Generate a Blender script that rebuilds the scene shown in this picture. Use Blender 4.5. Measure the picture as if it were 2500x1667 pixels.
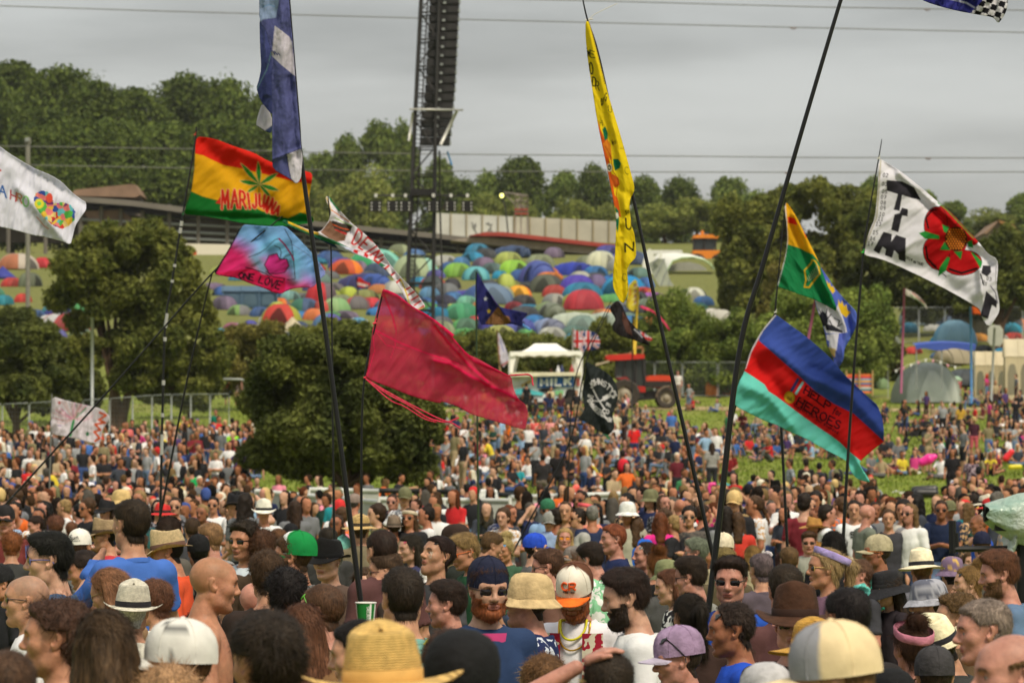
import bpy,random
from math import*
import numpy as np
NA,LS,CC,SK=np.array,np.linspace,np.concatenate,np.stack
import mathutils
Vc=mathutils.Vector;Matrix=mathutils.Matrix;Euler=mathutils.Euler
R=radians
sc=bpy.context.scene
COL=sc.collection
for o in list(bpy.data.objects):bpy.data.objects.remove(o)
F=9000.0;CAMH=2.1;HY=1152.0
cam=bpy.data.cameras.new('camera');camo=bpy.data.objects.new('camera',cam);COL.objects.link(camo)
camo.location=(0,0,CAMH);camo.rotation_euler=(R(90),0,0)
cam.sensor_width=36;cam.lens=F/2500*36;cam.shift_y=(HY-833.5)/2500
cam.clip_start=0.5;cam.clip_end=3000
cam.dof.use_dof=True;cam.dof.focus_distance=19.5;cam.dof.aperture_fstop=8.0
sc.camera=camo
sc.view_settings.view_transform='Standard';sc.view_settings.look='None'
sc.view_settings.exposure=0.1;sc.view_settings.gamma=1
SUN_EL,SUN_AZ=52,150
w=bpy.data.worlds.new('World');sc.world=w;w.use_nodes=True
nt=w.node_tree;N=nt.nodes;L=nt.links
bg=N['Background']
sky=N.new('ShaderNodeTexSky');sky.sky_type='NISHITA';sky.sun_disc=False
sky.sun_elevation=R(SUN_EL);sky.sun_rotation=R(SUN_AZ)
tc=N.new('ShaderNodeTexCoord');sep=N.new('ShaderNodeSeparateXYZ');L.new(tc.outputs['Generated'],sep.inputs[0])
def wm_(op,a,b=None,c=None):
 n=N.new('ShaderNodeMath');n.operation=op
 for i,v in enumerate((a,b,c)):
  if v is None:continue
  if isinstance(v,(int,float)):n.inputs[i].default_value=v
  else:L.new(v,n.inputs[i])
 return n.outputs[0]
z=wm_('MAXIMUM',sep.outputs['Z'],0.0)
grad=wm_('MULTIPLY_ADD',z,0.40,0.50)
mp=N.new('ShaderNodeMapping');L.new(tc.outputs['Generated'],mp.inputs[0]);mp.inputs['Scale'].default_value=(4,4,26)
mp.inputs['Rotation'].default_value=(0,R(5),0)
nz=N.new('ShaderNodeTexNoise');L.new(mp.outputs[0],nz.inputs[0]);nz.inputs['Scale'].default_value=1.3;nz.inputs['Detail'].default_value=5;nz.inputs['Roughness'].default_value=0.5
cl=N.new('ShaderNodeMapRange');L.new(nz.outputs[0],cl.inputs[0]);cl.inputs[1].default_value=.3;cl.inputs[2].default_value=.7
cl.inputs[3].default_value=0.7;cl.inputs[4].default_value=1.17;cl.interpolation_type='SMOOTHSTEP'
lum=wm_('MULTIPLY',grad,cl.outputs[0])
cr=N.new('ShaderNodeValToRGB');L.new(wm_('MULTIPLY',sep.outputs['Z'],7.0),cr.inputs[0])
cr.color_ramp.elements[0].color=(1.1,1.05,.94,1);cr.color_ramp.elements[0].position=0.1
cr.color_ramp.elements[1].color=(0.9,.925,.9,1);cr.color_ramp.elements[1].position=.85
e=cr.color_ramp.elements.new(.45);e.color=(.95,.95,.9,1)
vm=N.new('ShaderNodeVectorMath');vm.operation='SCALE';L.new(cr.outputs[0],vm.inputs[0]);L.new(lum,vm.inputs['Scale'])
sk=N.new('ShaderNodeVectorMath');sk.operation='SCALE';L.new(sky.outputs[0],sk.inputs[0]);sk.inputs['Scale'].default_value=.12
mx=N.new('ShaderNodeMix');mx.data_type='RGBA';mx.inputs[0].default_value=.96
L.new(sk.outputs[0],mx.inputs[6]);L.new(vm.outputs[0],mx.inputs[7]);L.new(mx.outputs[2],bg.inputs[0]);bg.inputs[1].default_value=1.0
sun=bpy.data.lights.new('sun','SUN');sun.energy=3.2;sun.angle=R(14);sun.color=(1,.89,.7)
suno=bpy.data.objects.new('sun',sun);COL.objects.link(suno)
suno.rotation_euler=Vc((-sin(R(SUN_AZ))*cos(R(SUN_EL)),-cos(R(SUN_AZ))*cos(R(SUN_EL)),-sin(R(SUN_EL)))).to_track_quat('-Z','Y').to_euler()
def P(px,py,d):return Vc(((px-1250)/F*d,d,CAMH+(HY-py)/F*d))
def lin(c):
 c=c/255.0;return c/12.92 if c<=.04045 else((c+.055)/1.055)**2.4
def rgb(r,g=None,b=None):
 if g is None:r,g,b=r
 return(lin(r),lin(g),lin(b))
def clp(x,a,b):return max(a,min(b,x))
def ss(a,b,x):
 t=np.clip((x-a)/(b-a),0,1);return t*t*(3-2*t)
class Mat:
 """small node helper"""
 def __init__(s,name,rough=.7,spec=.3):
  s.m=bpy.data.materials.new(name);s.m.use_nodes=True
  s.nt=s.m.node_tree;s.N=s.nt.nodes;s.L=s.nt.links;s.b=s.N['Principled BSDF']
  s.b.inputs['Roughness'].default_value=rough;s.b.inputs['Specular IOR Level'].default_value=spec
 def new(s,t,**k):
  n=s.N.new(t)
  for a,b in k.items():setattr(n,a,b)
  return n
 def link(s,a,b):s.L.new(a,b)
 def math(s,op,a,b=0.0,c=None):
  n=s.new('ShaderNodeMath',operation=op)
  for i,v in enumerate((a,b,c)):
   if v is None:continue
   if isinstance(v,(int,float)):n.inputs[i].default_value=v
   else:s.link(v,n.inputs[i])
  return n.outputs[0]
 def oat(s,name):
  n=s.new('ShaderNodeAttribute',attribute_type='OBJECT');n.attribute_name=name;return n.outputs['Color']
 def attr(s,name):
  n=s.new('ShaderNodeAttribute');n.attribute_name=name;return n
 def noise(s,scale,detail=3,coord='Object',rough=.5,vec=None):
  n=s.new('ShaderNodeTexNoise');n.inputs['Scale'].default_value=scale;n.inputs['Detail'].default_value=detail;n.inputs['Roughness'].default_value=rough
  if vec is None:
   t=s.new('ShaderNodeTexCoord');vec=t.outputs[coord]
  s.link(vec,n.inputs['Vector']);return n.outputs['Fac']
 def rng(s,v,a,b,lo=.3,hi=.7):
  n=s.new('ShaderNodeMapRange');s.link(v,n.inputs[0]);n.inputs[1].default_value=lo;n.inputs[2].default_value=hi
  n.inputs[3].default_value=a;n.inputs[4].default_value=b;return n.outputs[0]
 def scale(s,col,f):
  n=s.new('ShaderNodeVectorMath',operation='SCALE')
  if isinstance(col,tuple):n.inputs[0].default_value=col[:3]
  else:s.link(col,n.inputs[0])
  if isinstance(f,(int,float)):n.inputs['Scale'].default_value=f
  else:s.link(f,n.inputs['Scale'])
  return n.outputs[0]
 def mix(s,f,a,b):
  n=s.new('ShaderNodeMix',data_type='RGBA')
  if isinstance(f,(int,float)):n.inputs[0].default_value=f
  else:s.link(f,n.inputs[0])
  for i,v in((6,a),(7,b)):
   if isinstance(v,tuple):n.inputs[i].default_value=(*v[:3],1)
   else:s.link(v,n.inputs[i])
  return n.outputs[2]
 def base(s,c):
  if isinstance(c,tuple):s.b.inputs['Base Color'].default_value=(*c[:3],1)
  else:s.link(c,s.b.inputs['Base Color'])
  return s
 def bump(s,h,strength=.3,dist=.01):
  n=s.new('ShaderNodeBump');n.inputs['Strength'].default_value=strength;n.inputs['Distance'].default_value=dist
  s.link(h,n.inputs['Height']);s.link(n.outputs[0],s.b.inputs['Normal']);return s
 def trl(s,col,f=.35):
  t=s.new('ShaderNodeBsdfTranslucent');s.link(col,t.inputs[0]) if not isinstance(col,tuple) else setattr(t.inputs[0],'default_value',(*col,1))
  m=s.new('ShaderNodeMixShader');m.inputs[0].default_value=f
  s.link(s.b.outputs[0],m.inputs[1]);s.link(t.outputs[0],m.inputs[2])
  s.link(m.outputs[0],s.N['Material Output'].inputs['Surface']);return s
_simple={}
def sm(name,c,rough=.6,var=.12,scale=6,spec=.3,metal=0,bump=0):
 """plain painted / plastic / fabric surface with slight mottling; c in sRGB"""
 k=(name,c,rough,metal)
 if k in _simple:return _simple[k]
 m=Mat(name,rough,spec);n=m.noise(scale,4)
 m.base(m.scale(rgb(c),m.rng(n,1-var,1+var)));m.b.inputs['Metallic'].default_value=metal
 if bump:m.bump(m.noise(scale*6,4),bump,.01)
 _simple[k]=m.m;return m.m
def oc(name,key='col',rough=.75,var=.15,scale=25,bump=.3,spec=.25,transl=0):
 m=Mat(name,rough,spec);n=m.noise(scale,4);c=m.scale(m.oat(key),m.rng(n,1-var,1+var));m.base(c)
 if bump:m.bump(m.noise(scale*2,3),bump,.01)
 if transl:m.trl(c,transl)
 return m.m
def mnp(name,v,f,mats=(),sm_=True,fm=None):
 """v (n,3); f a list/array of quads or triangles (or a list of both)"""
 me=bpy.data.meshes.new(name);v=np.asarray(v,np.float32)
 fl=f if isinstance(f,(list,tuple)) and len(f) and hasattr(f[0],'ndim') else[np.asarray(f)]
 fl=[np.asarray(a,np.int32) for a in fl if len(a)]
 idx=CC([a.ravel() for a in fl]) if fl else np.zeros(0,np.int32)
 tot=CC([np.full(len(a),a.shape[1],np.int32) for a in fl]) if fl else np.zeros(0,np.int32)
 me.vertices.add(len(v));me.vertices.foreach_set('co',v.ravel())
 me.loops.add(len(idx));me.loops.foreach_set('vertex_index',idx)
 me.polygons.add(len(tot));st=np.zeros(len(tot),np.int32)
 if len(tot):st[1:]=np.cumsum(tot)[:-1]
 me.polygons.foreach_set('loop_start',st)
 if fm is not None:me.polygons.foreach_set('material_index',np.asarray(fm,np.int32))
 for m in mats:me.materials.append(m)
 me.update(calc_edges=True)
 me.polygons.foreach_set('use_smooth',np.full(len(tot),bool(sm_)))
 me.validate();return me
def vcol(me,cols,name='Col'):
 a=me.color_attributes.new(name,'FLOAT_COLOR','POINT')
 c=np.ones((len(me.vertices),4),np.float32);cols=np.asarray(cols,np.float32);c[:,:cols.shape[1]]=cols
 a.data.foreach_set('color',c.ravel())
def obj(name,me,parent=None,loc=None,rot=None,scl=None,**kw):
 o=bpy.data.objects.new(name,me);COL.objects.link(o)
 if parent:o.parent=parent
 if loc is not None:o.location=loc
 if rot is not None:o.rotation_euler=rot
 if scl is not None:o.scale=scl if hasattr(scl,'__len__') else(scl,)*3
 for k,v in kw.items():o[k]=v
 return o
def tag(o,lbq=None,cat=None,gp=None,kind=None):
 if lbq:o['label']=lbq
 if cat:o['category']=cat
 if gp:o['group']=gp
 if kind:o['kind']=kind
 return o
def tng(name,lbq,cat,loc=(0,0,0),rz=0,gp=None):
 o=bpy.data.objects.new(name,None);COL.objects.link(o);o.location=loc;o.rotation_euler=(0,0,rz);o.empty_display_size=.2
 return tag(o,lbq,cat,gp)
class MB:
 """collects boxes, tubes, lathes, cards into one mesh"""
 def __init__(s):s.v=[];s.q=[];s.t=[];s.n=0;s.qm=[];s.tm=[];s.mi=0
 def add(s,v,q=(),t=()):
  v=np.asarray(v,float).reshape(-1,3)
  if len(q):s.q.append(np.asarray(q)+s.n);s.qm+=[s.mi]*len(q)
  if len(t):s.t.append(np.asarray(t)+s.n);s.tm+=[s.mi]*len(t)
  s.v.append(v);s.n+=len(v);return s
 def box(s,a,b,bev=0,M=None):
  (x0,y0,z0),(x1,y1,z1)=a,b
  v=NA([(x,y,z) for z in(z0,z1) for y in(y0,y1) for x in(x0,x1)],float)
  if M is not None:v=NA([tuple(M@Vc(p)) for p in v])
  return s.add(v,[(0,2,3,1),(4,5,7,6),(0,1,5,4),(2,6,7,3),(0,4,6,2),(1,3,7,5)])
 def tbq(s,pts,r,n=8,cap=True):
  pts=[Vc(p) for p in pts];rs=r if hasattr(r,'__len__') else[r]*len(pts)
  rings=[];up=None
  for i,p in enumerate(pts):
   d=(pts[min(i+1,len(pts)-1)]-pts[max(i-1,0)]).normalized()
   if up is None:up=Vc((0,0,1)) if abs(d.z)<.9 else Vc((1,0,0))
   a=d.cross(up);a=a.normalized() if a.length>1e-6 else Vc((1,0,0));b=a.cross(d).normalized();up=b
   rings.append([p+(a*cos(t)+b*sin(t))*rs[i] for t in[2*pi*k/n for k in range(n)]])
  v=[tuple(q) for r_ in rings for q in r_];q=[]
  for i in range(len(pts)-1):
   for k in range(n):q.append((i*n+k,i*n+(k+1)%n,(i+1)*n+(k+1)%n,(i+1)*n+k))
  t=[]
  if cap:
   for base,flip in((0,1),((len(pts)-1)*n,0)):
    for k in range(1,n-1):t.append((base,base+k+1,base+k) if not flip else(base,base+k,base+k+1))
  return s.add(v,q,t)
 def grid(s,g,closed_u=False):
  g=np.asarray(g,float);nu,nv=g.shape[:2];q=[]
  for i in range(nu-1+(1 if closed_u else 0)):
   for j in range(nv-1):
    a=i*nv+j;b=((i+1)%nu)*nv+j;q.append((a,b,b+1,a+1))
  return s.add(g.reshape(-1,3),q)
 def lh(s,prof,n=24,c=(0,0,0),sx=1,sy=1):
  g=[[(c[0]+r*cos(2*pi*i/n)*sx,c[1]+r*sin(2*pi*i/n)*sy,c[2]+z) for r,z in prof] for i in range(n)]
  return s.grid(g,True)
 def poly(s,pts,thick):
  """flat polygon prism: pts in 3D (planar, roughly convex fan), thick vector"""
  n=len(pts);p=np.asarray(pts,float);t=np.asarray(thick,float);v=CC([p,p+t])
  q=[(i,(i+1)%n,n+(i+1)%n,n+i) for i in range(n)]
  tr=[(0,k+1,k) for k in range(1,n-1)]+[(n,n+k,n+k+1) for k in range(1,n-1)]
  return s.add(v,q,tr)
 def mesh(s,name,mats,sm_=False):
  f=[];fm=[]
  if s.q:f.append(CC(s.q));fm+=s.qm
  if s.t:f.append(CC(s.t));fm+=s.tm
  if not isinstance(mats,(list,tuple)):mats=[mats]
  return mnp(name,CC(s.v),f,mats,sm_,fm)
 def bd(s,name,mats,parent=None,sm_=False,**k):return obj(name,s.mesh(name,mats,sm_),parent,**k)
_rs=np.random.RandomState(7);_G=_rs.rand(32,32,32).astype(np.float32)
def vnoise(p):
 p=np.asarray(p,np.float32);i=np.floor(p).astype(int);f=p-i;f=f*f*(3-2*f);i&=31;j=(i+1)&31
 x0,y0,z0=i[...,0],i[...,1],i[...,2];x1,y1,z1=j[...,0],j[...,1],j[...,2];fx,fy,fz=f[...,0],f[...,1],f[...,2]
 a=_G[x0,y0,z0]*(1-fx)+_G[x1,y0,z0]*fx;b=_G[x0,y1,z0]*(1-fx)+_G[x1,y1,z0]*fx
 c=_G[x0,y0,z1]*(1-fx)+_G[x1,y0,z1]*fx;d=_G[x0,y1,z1]*(1-fx)+_G[x1,y1,z1]*fx
 return(a*(1-fy)+b*fy)*(1-fz)+(c*(1-fy)+d*fy)*fz-.5
def fbm(p,oct=3):
 p=np.asarray(p,np.float32);s=0;a=1.
 for k in range(oct):s=s+a*vnoise(p*2**k+k*7.3);a*=.5
 return s
def profile(d):
 return np.interp(d,[0,90,100,108,118,145,170,200,220,232,242,262,340,420,445,480,505,560,700,1500],[0,0,.35,.85,1.4,2.35,3.2,4.5,5.6,6.4,6.9,11.4,19,26.9,28.4,29.8,31.5,37,42,50])
def ground_z(x,y):
 x=np.asarray(x,float);y=np.asarray(y,float)
 k=9*np.ones_like(y);z=(profile(y-6)+profile(y)+profile(y+6))/3
 px=1250+x/np.maximum(y,1)*F
 hill=ss(900,200,px)*ss(485,640,y)*17.0
 return z+hill+fbm(SK([x*.06,y*.06,x*0],-1),2)*.35*ss(100,130,y)*.8
SURVEY=([0,45,60,68,80,100,112,130,137,150,165,190,205,230,260,292,330,370,700],[0,45,75,95,105,178,200,226,238,268,300,345,370,430,480,560,620,700,1300])
def DD(d):return float(np.interp(d,*SURVEY))
DRAFT=[False]
def gz(x,y):
 if DRAFT[0]:k=DD(y)/y;return CAMH+(float(ground_z(x*k,y*k))-CAMH)/k
 return float(ground_z(x,y))
def settle(roots):
 for t in roots:
  k=DD(t.location.y)/t.location.y
  if abs(k-1)>1e-4:t.scale=tuple(q*k for q in t.scale);t.location=(t.location.x*k,t.location.y*k,CAMH+(t.location.z-CAMH)*k)
def drafted(fn):
 before=set(o.name for o in bpy.data.objects);DRAFT[0]=True;fn();DRAFT[0]=False
 settle([o for o in bpy.data.objects if o.name not in before and o.parent is None])
class Field:
 def __init__(s,xs,ys,zs):
  s.x,s.y,s.z=[np.asarray(a,np.float32) for a in(xs,ys,zs)]
  s.f=np.full((len(xs),len(ys),len(zs)),.5,np.float32)
 def op(s,fn,lo,hi,k=.01,sub=False):
  m=k+.035
  i0,i1=np.searchsorted(s.x,[lo[0]-m,hi[0]+m]);j0,j1=np.searchsorted(s.y,[lo[1]-m,hi[1]+m]);k0,k1=np.searchsorted(s.z,[lo[2]-m,hi[2]+m])
  if i0>=i1 or j0>=j1 or k0>=k1:return
  X,Y,Z=np.meshgrid(s.x[i0:i1],s.y[j0:j1],s.z[k0:k1],indexing='ij')
  d=fn(SK([X,Y,Z],-1));a=s.f[i0:i1,j0:j1,k0:k1]
  if sub:
   d=-d;h=np.clip(.5-.5*(d-a)/k*-1,0,1);h=np.clip(.5+.5*(d-a)/k,0,1);r=a*(1-h)+d*h+k*h*(1-h)
  else:
   h=np.clip(.5+.5*(a-d)/k,0,1);r=a*(1-h)+d*h-k*h*(1-h)
  s.f[i0:i1,j0:j1,k0:k1]=r
 def mesh(s):
  f=s.f;nx,ny,nz=f.shape;ins=f<0
  c=np.zeros((nx-1,ny-1,nz-1),np.uint8)
  for a in(0,1):
   for b in(0,1):
    for d in(0,1):c+=ins[a:nx-1+a,b:ny-1+b,d:nz-1+d]
  cells=np.argwhere((c>0)&(c<8));vid=np.full(c.shape,-1,np.int32);vid[tuple(cells.T)]=np.arange(len(cells))
  acc=np.zeros((len(cells),3));cnt=np.zeros(len(cells))
  ax=[s.x,s.y,s.z]
  for d in range(3):
   o1,o2=[q for q in range(3) if q!=d]
   for a in(0,1):
    for b in(0,1):
     p=cells.copy();p[:,o1]+=a;p[:,o2]+=b;q=p.copy();q[:,d]+=1
     fa=f[tuple(p.T)];fb=f[tuple(q.T)];m=(fa<0)!=(fb<0);t=np.where(m,fa/np.where(m,fa-fb,1),0)
     pos=SK([ax[k][p[:,k]] for k in range(3)],1).astype(float);pos[:,d]+=t*(ax[d][q[:,d]]-ax[d][p[:,d]])
     acc+=pos*m[:,None];cnt+=m
  v=acc/cnt[:,None];quads=[]
  for d in range(3):
   o1,o2=[(1,2),(2,0),(0,1)][d]
   sl=[slice(1,-1)]*3;sl[d]=slice(0,None)
   A=[slice(1,n-1) for n in f.shape];A[d]=slice(0,f.shape[d]-1);B=list(A);B[d]=slice(1,f.shape[d])
   sa=ins[tuple(A)];sb=ins[tuple(B)]
   e=np.argwhere(sa!=sb);base=e.copy()
   for k in range(3):
    if k!=d:base[:,k]+=1
   flip=~sa[tuple(e.T)]
   def V(a,b):
    q=base.copy();q[:,o1]-=a;q[:,o2]-=b;return vid[tuple(q.T)]
   Q=SK([V(1,1),V(0,1),V(0,0),V(1,0)],1);Q[flip]=Q[flip][:,::-1];quads.append(Q)
  return v,CC(quads)
def cps(a,b,ra,rb):
 a=NA(a,np.float32);b=NA(b,np.float32);ba=b-a;L2=float(ba@ba)+1e-9
 def fn(p):
  t=np.clip(((p-a)@ba)/L2,0,1);return np.linalg.norm(p-a-t[...,None]*ba,axis=-1)-(ra+(rb-ra)*t)
 r=max(ra,rb);return fn,np.minimum(a,b)-r,np.maximum(a,b)+r
def ellip(c,r,rot=None):
 c=NA(c,np.float32);r=NA(r,np.float32);Rm=None if rot is None else NA(Euler(rot).to_matrix(),np.float32)
 def fn(p):
  q=p-c
  if Rm is not None:q=q@Rm
  k0=np.linalg.norm(q/r,axis=-1);k1=np.linalg.norm(q/(r*r),axis=-1)+1e-9;return k0*(k0-1)/k1
 m=float(r.max()) if rot is not None else r
 return fn,c-m,c+m
HEADZ=1.62
def spaced(parts):
 """non-uniform grid coordinates: [(start, stop, step), ...] joined"""
 out=[]
 for a,b,s in parts:out+=list(np.arange(a,b-1e-6,s))
 out.append(parts[-1][1]);return NA(out)
def head_prims(c,tilt=None,fine=True,female=False):
 """list of (prim, k, sub, tag) for a head centred at c; tilt = 3x3 rotation about the neck"""
 c=NA(c,float);T=np.eye(3) if tilt is None else NA(tilt);piv=NA((0,-.03,-.13))
 def W(p):return c+piv+T@(NA(p)-piv)
 rot=None if tilt is None else tuple(Matrix(T.tolist()).to_euler())
 o=[]
 def C(a,b,ra,rb,k=.012,sub=False,tag='skin'):o.append((cps(W(a),W(b),ra,rb),k,sub,tag))
 def E(a,r,k=.012,sub=False,tag='skin',rt=None):
  if rt is not None:m=Matrix(T.tolist())@Euler(rt).to_matrix();rr=tuple(m.to_euler())
  else:rr=rot
  o.append((ellip(W(a),r,rr),k,sub,tag))
 jw=.9 if female else 1.0
 E((0,-.014,.03),(.076,.096,.087),tag='skull')
 E((0,.028,-.03),(.061,.06,.088),.03)
 E((0,.052,.035),(.056,.035,.05),.03)
 if not fine:
  C((0,.055,-.085),(0,.055,-.085),.03,.03,.02);C((0,.08,.01),(0,.1,-.025),.01,.015,.01)
  for s_ in(-1,1):E((s_*.078,-.012,-.005),(.01,.02,.032))
 else:
  C((0,.066,-.094),(0,.066,-.094),.021,.021,.03)
  for s_ in(-1,1):
   C((s_*.053*jw,-.008,-.05),(s_*.046*jw,.012,-.075),.018,.016,.03)
   C((s_*.046*jw,.012,-.075),(s_*.012,.06,-.1),.015,.014,.03)
   E((s_*.043,.052,-.02),(.022,.024,.02),.03)
   C((s_*.012,.083,.026),(s_*.045,.07,.027),.010,.009,.022)
   E((s_*.031,.094,.004),(.019,.018,.013),.012,True)
   E((s_*.031,.0705,.003),(.0145,.0135,.0125),.003)
   E((s_*.012,.093,-.030),(.0085,.011,.008),.008)
   E((s_*.0785,-.016,-.004),(.0075,.019,.033),.006,rt=(R(12),R(s_*14),R(s_*-22)))
   E((s_*.083,-.010,.002),(.005,.0105,.018),.005,True,rt=(R(12),R(s_*10),R(s_*-22)))
  C((0,.082,.022),(0,.103,-.02),.0085,.0095,.012)
  C((0,.105,-.025),(0,.1,-.026),.0115,.012,.008)
  C((-.021,.078,-.057),(.021,.078,-.057),.008,.008,.012);C((-.01,.0865,-.056),(.01,.0865,-.056),.007,.007,.008)
  C((-.014,.081,-.0675),(.014,.081,-.0675),.0075,.0075,.009)
  C((-.024,.091,-.0625),(.024,.091,-.0625),.0022,.0022,.004,True)
  E((0,.088,-.08),(.02,.01,.006),.012,True)
 return o
def body_prims(J,fine_hands=(),slim=1.0,sleeves='short',legs='long',neckless=False):
 o=[]
 def C(a,b,ra,rb,k=.03,tag='skin'):o.append((cps(J[a] if isinstance(a,str) else a,J[b] if isinstance(b,str) else b,ra,rb),k,False,tag))
 def E(c,r,k,tag,rt=None):o.append((ellip(J[c] if isinstance(c,str) else c,r,rt),k,False,tag))
 ch=Vc(J['chest']);pe=Vc(J['pelvis']);hd=Vc(J['head']);sh=Vc(J['shR'])*.5+Vc(J['shL'])*.5
 across=(Vc(J['shL'])-Vc(J['shR'])).normalized();upv=(ch-pe).normalized();m=Matrix((across,upv.cross(across),upv)).transposed();rt=tuple(m.to_euler())
 neckb=sh+upv*.035
 o.append((cps(hd+Vc((0,-.02,-.07)),neckb,.054*slim**.5,.06*slim),.03,False,'skin'))
 for q in 'LR':
  C(neckb*.85+Vc(J['sh'+q])*.15-upv*.012,'sh'+q,.046*slim,.047*slim,.05,'top')
 E(ch,(.165*slim,.108*slim,.2),.05,'top',rt);E((ch+pe)/2-upv*.02,(.142*slim,.098*slim,.2),.06,'top',rt)
 E(pe,(.162*slim,.112*slim,.115),.05,'legs',rt)
 for q in 'LR':
  if 'hip'+q in J:
   lt='legs' if legs=='long' else 'skin'
   C('hip'+q,'kn'+q,.084*slim,.056,.05,'legs');C('kn'+q,'an'+q,.055,.037,.03,lt)
   an=Vc(J['an'+q]);t=Vc(J.get('toe'+q,tuple(an+Vc((0,.15,-.06)))))
   o.append((cps(an+(t-an)*.0+Vc((0,-.02,-.03)),t,.04,.032),.03,False,'shoes'))
  s,e,h=Vc(J['sh'+q]),Vc(J['el'+q]),Vc(J['ha'+q])
  mid=s.lerp(e,.7)
  o.append((cps(s,mid,.048*slim,.044*slim),.03,False,'top' if sleeves!='none' else 'skin'))
  o.append((cps(mid,e,.042,.038),.02,False,'top' if sleeves=='long' else 'skin'))
  o.append((cps(e,e.lerp(h,.82),.039,.026),.02,False,'top' if sleeves=='long' else 'skin'))
  d=(h-e).normalized();palm=h+d*.03
  if q in fine_hands:
   side=Vc(J['side'+q]).normalized();nrm=Vc(J['nrm'+q]).normalized()
   for k in range(4):
    off=side*(k-1.5)*.019;base=h+off*.9+d*.03;Lf=(.07,.078,.072,.055)[k]
    o.append((cps(h-d*.03+off*.6,base,.016,.012),.012,False,'hand'))
    m1=base+d*Lf*.5-nrm*Lf*.12*(1+.2*k);m2=m1+d*Lf*.42-nrm*Lf*.28
    o.append((cps(base,m1,.0095,.0088),.004,False,'hand'));o.append((cps(m1,m2,.0088,.0072),.003,False,'hand'))
   tb=h-d*.015-side*.03;o.append((cps(tb,tb-side*.03+d*.03,.014,.011),.01,False,'hand'))
   o.append((cps(tb-side*.03+d*.03,tb-side*.038+d*.06-nrm*.01,.0105,.008),.003,False,'hand'))
  else:
   o.append((cps(e.lerp(h,.82),palm+d*.02,.028,.03),.02,False,'skin'));o.append((cps(palm,palm+d*.085,.026,.017),.02,False,'skin'))
 return o
def sdm(prims,xs,ys,zs):
 F_=Field(xs,ys,zs)
 for(fn,lo,hi),k,sub,t in prims:F_.op(fn,lo,hi,k,sub)
 v,q=F_.mesh()
 tags=sorted({t for*_,sub,t in prims});best=np.full(len(v),9.);lab=np.zeros(len(v),int);names=[]
 for(fn,lo,hi),k,sub,t in prims:
  if sub:continue
  if t not in names:names.append(t)
  d=fn(v.astype(np.float32));m=d<best;best[m]=d[m];lab[m]=names.index(t)
 return v,q,lab,names
def nls(v,q):
 a=v[q[:,2]]-v[q[:,0]];b=v[q[:,3%q.shape[1]]]-v[q[:,1]]
 n=np.cross(a,b);N_=np.zeros_like(v)
 for k in range(q.shape[1]):np.add.at(N_,q[:,k],n)
 return N_/(np.linalg.norm(N_,axis=1,keepdims=True)+1e-12)
def sbs(v,q,mask,off,n,tuck=True,sm_=0):
 """faces whose corners are all in mask, pushed out by off; the rim is tucked in"""
 fm=mask[q].all(1);qq=q[fm];used=np.unique(qq);remap=-np.ones(len(v),int);remap[used]=np.arange(len(used))
 edge=np.zeros(len(v),bool);rim=q[~fm].ravel();edge[rim]=True
 o=np.where(edge,np.minimum(off,.001 if tuck is True else tuck),off) if tuck else off
 r=(v+n*np.asarray(o)[:,None])[used];f_=remap[qq]
 e=CC([f_[:,[k,(k+1)%f_.shape[1]]] for k in range(f_.shape[1])]);es=np.sort(e,1)
 key=es[:,0].astype(np.int64)*len(used)+es[:,1];_,inv,cnt=np.unique(key,return_inverse=True,return_counts=True);be=e[cnt[inv]==1]
 for _ in range(sm_):
  acc=r*0;c_=np.zeros(len(r));np.add.at(acc,be[:,0],r[be[:,1]]);np.add.at(acc,be[:,1],r[be[:,0]]);np.add.at(c_,be[:,0],1);np.add.at(c_,be[:,1],1)
  m_=c_>0;r[m_]=r[m_]*.4+.6*acc[m_]/c_[m_][:,None]
 return r,f_
def skin_mat():
 m=Mat('skin',.52,.35);c=m.scale(m.oat('skin'),m.math('MULTIPLY',m.rng(m.noise(38,4),.82,1.14),m.rng(m.noise(7,2),.88,1.1)));a=m.attr('Col')
 red=m.mix(m.rng(m.noise(11,2),0,.22,.35,.7),c,(.42,.10,.06));m.base(m.mix(a.outputs['Alpha'],red,a.outputs['Color']))
 m.bump(m.noise(120,4),.3,.004);m.b.inputs['Subsurface Weight'].default_value=.12
 m.b.inputs['Subsurface Radius'].default_value=(.01,.004,.002);return m.m
def hair_mat():
 m=Mat('hair',.62,.22);t=m.new('ShaderNodeTexCoord');mp=m.new('ShaderNodeMapping');m.link(t.outputs['Object'],mp.inputs[0]);mp.inputs['Scale'].default_value=(1,1,.22)
 n=m.noise(150,3,vec=mp.outputs[0]);n2=m.noise(16,2)
 c=m.scale(m.oat('hair'),m.math('MULTIPLY',m.rng(n,.6,1.5,.3,.7),m.rng(n2,.7,1.35)));gi=m.new('ShaderNodeNewGeometry');m.base(m.scale(c,m.rng(gi.outputs['Random Per Island'],.7,1.4,0,1)));m.bump(n,.35,.008);return m.m
def cloth_mat(name,key):
 m=Mat(name,.85,.15);t=m.new('ShaderNodeTexCoord')
 n=m.noise(9,4);w_=m.noise(260,2);pat=m.noise(24,1)
 c=m.scale(m.oat(key),m.rng(n,.86,1.1));a=m.new('ShaderNodeAttribute',attribute_type='OBJECT');a.attribute_name='patt'
 msk=m.math('MULTIPLY',m.math('GREATER_THAN',pat,.53),a.outputs['Fac'])
 m.base(m.mix(msk,c,m.oat('pcol')));m.bump(m.math('ADD',m.math('MULTIPLY',w_,.15),n),.45,.02);return m.m
M_SKIN=skin_mat();M_HAIR=hair_mat();M_TOP=cloth_mat('shirt fabric','top');M_LEGS=cloth_mat('trouser fabric','legs')
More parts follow.
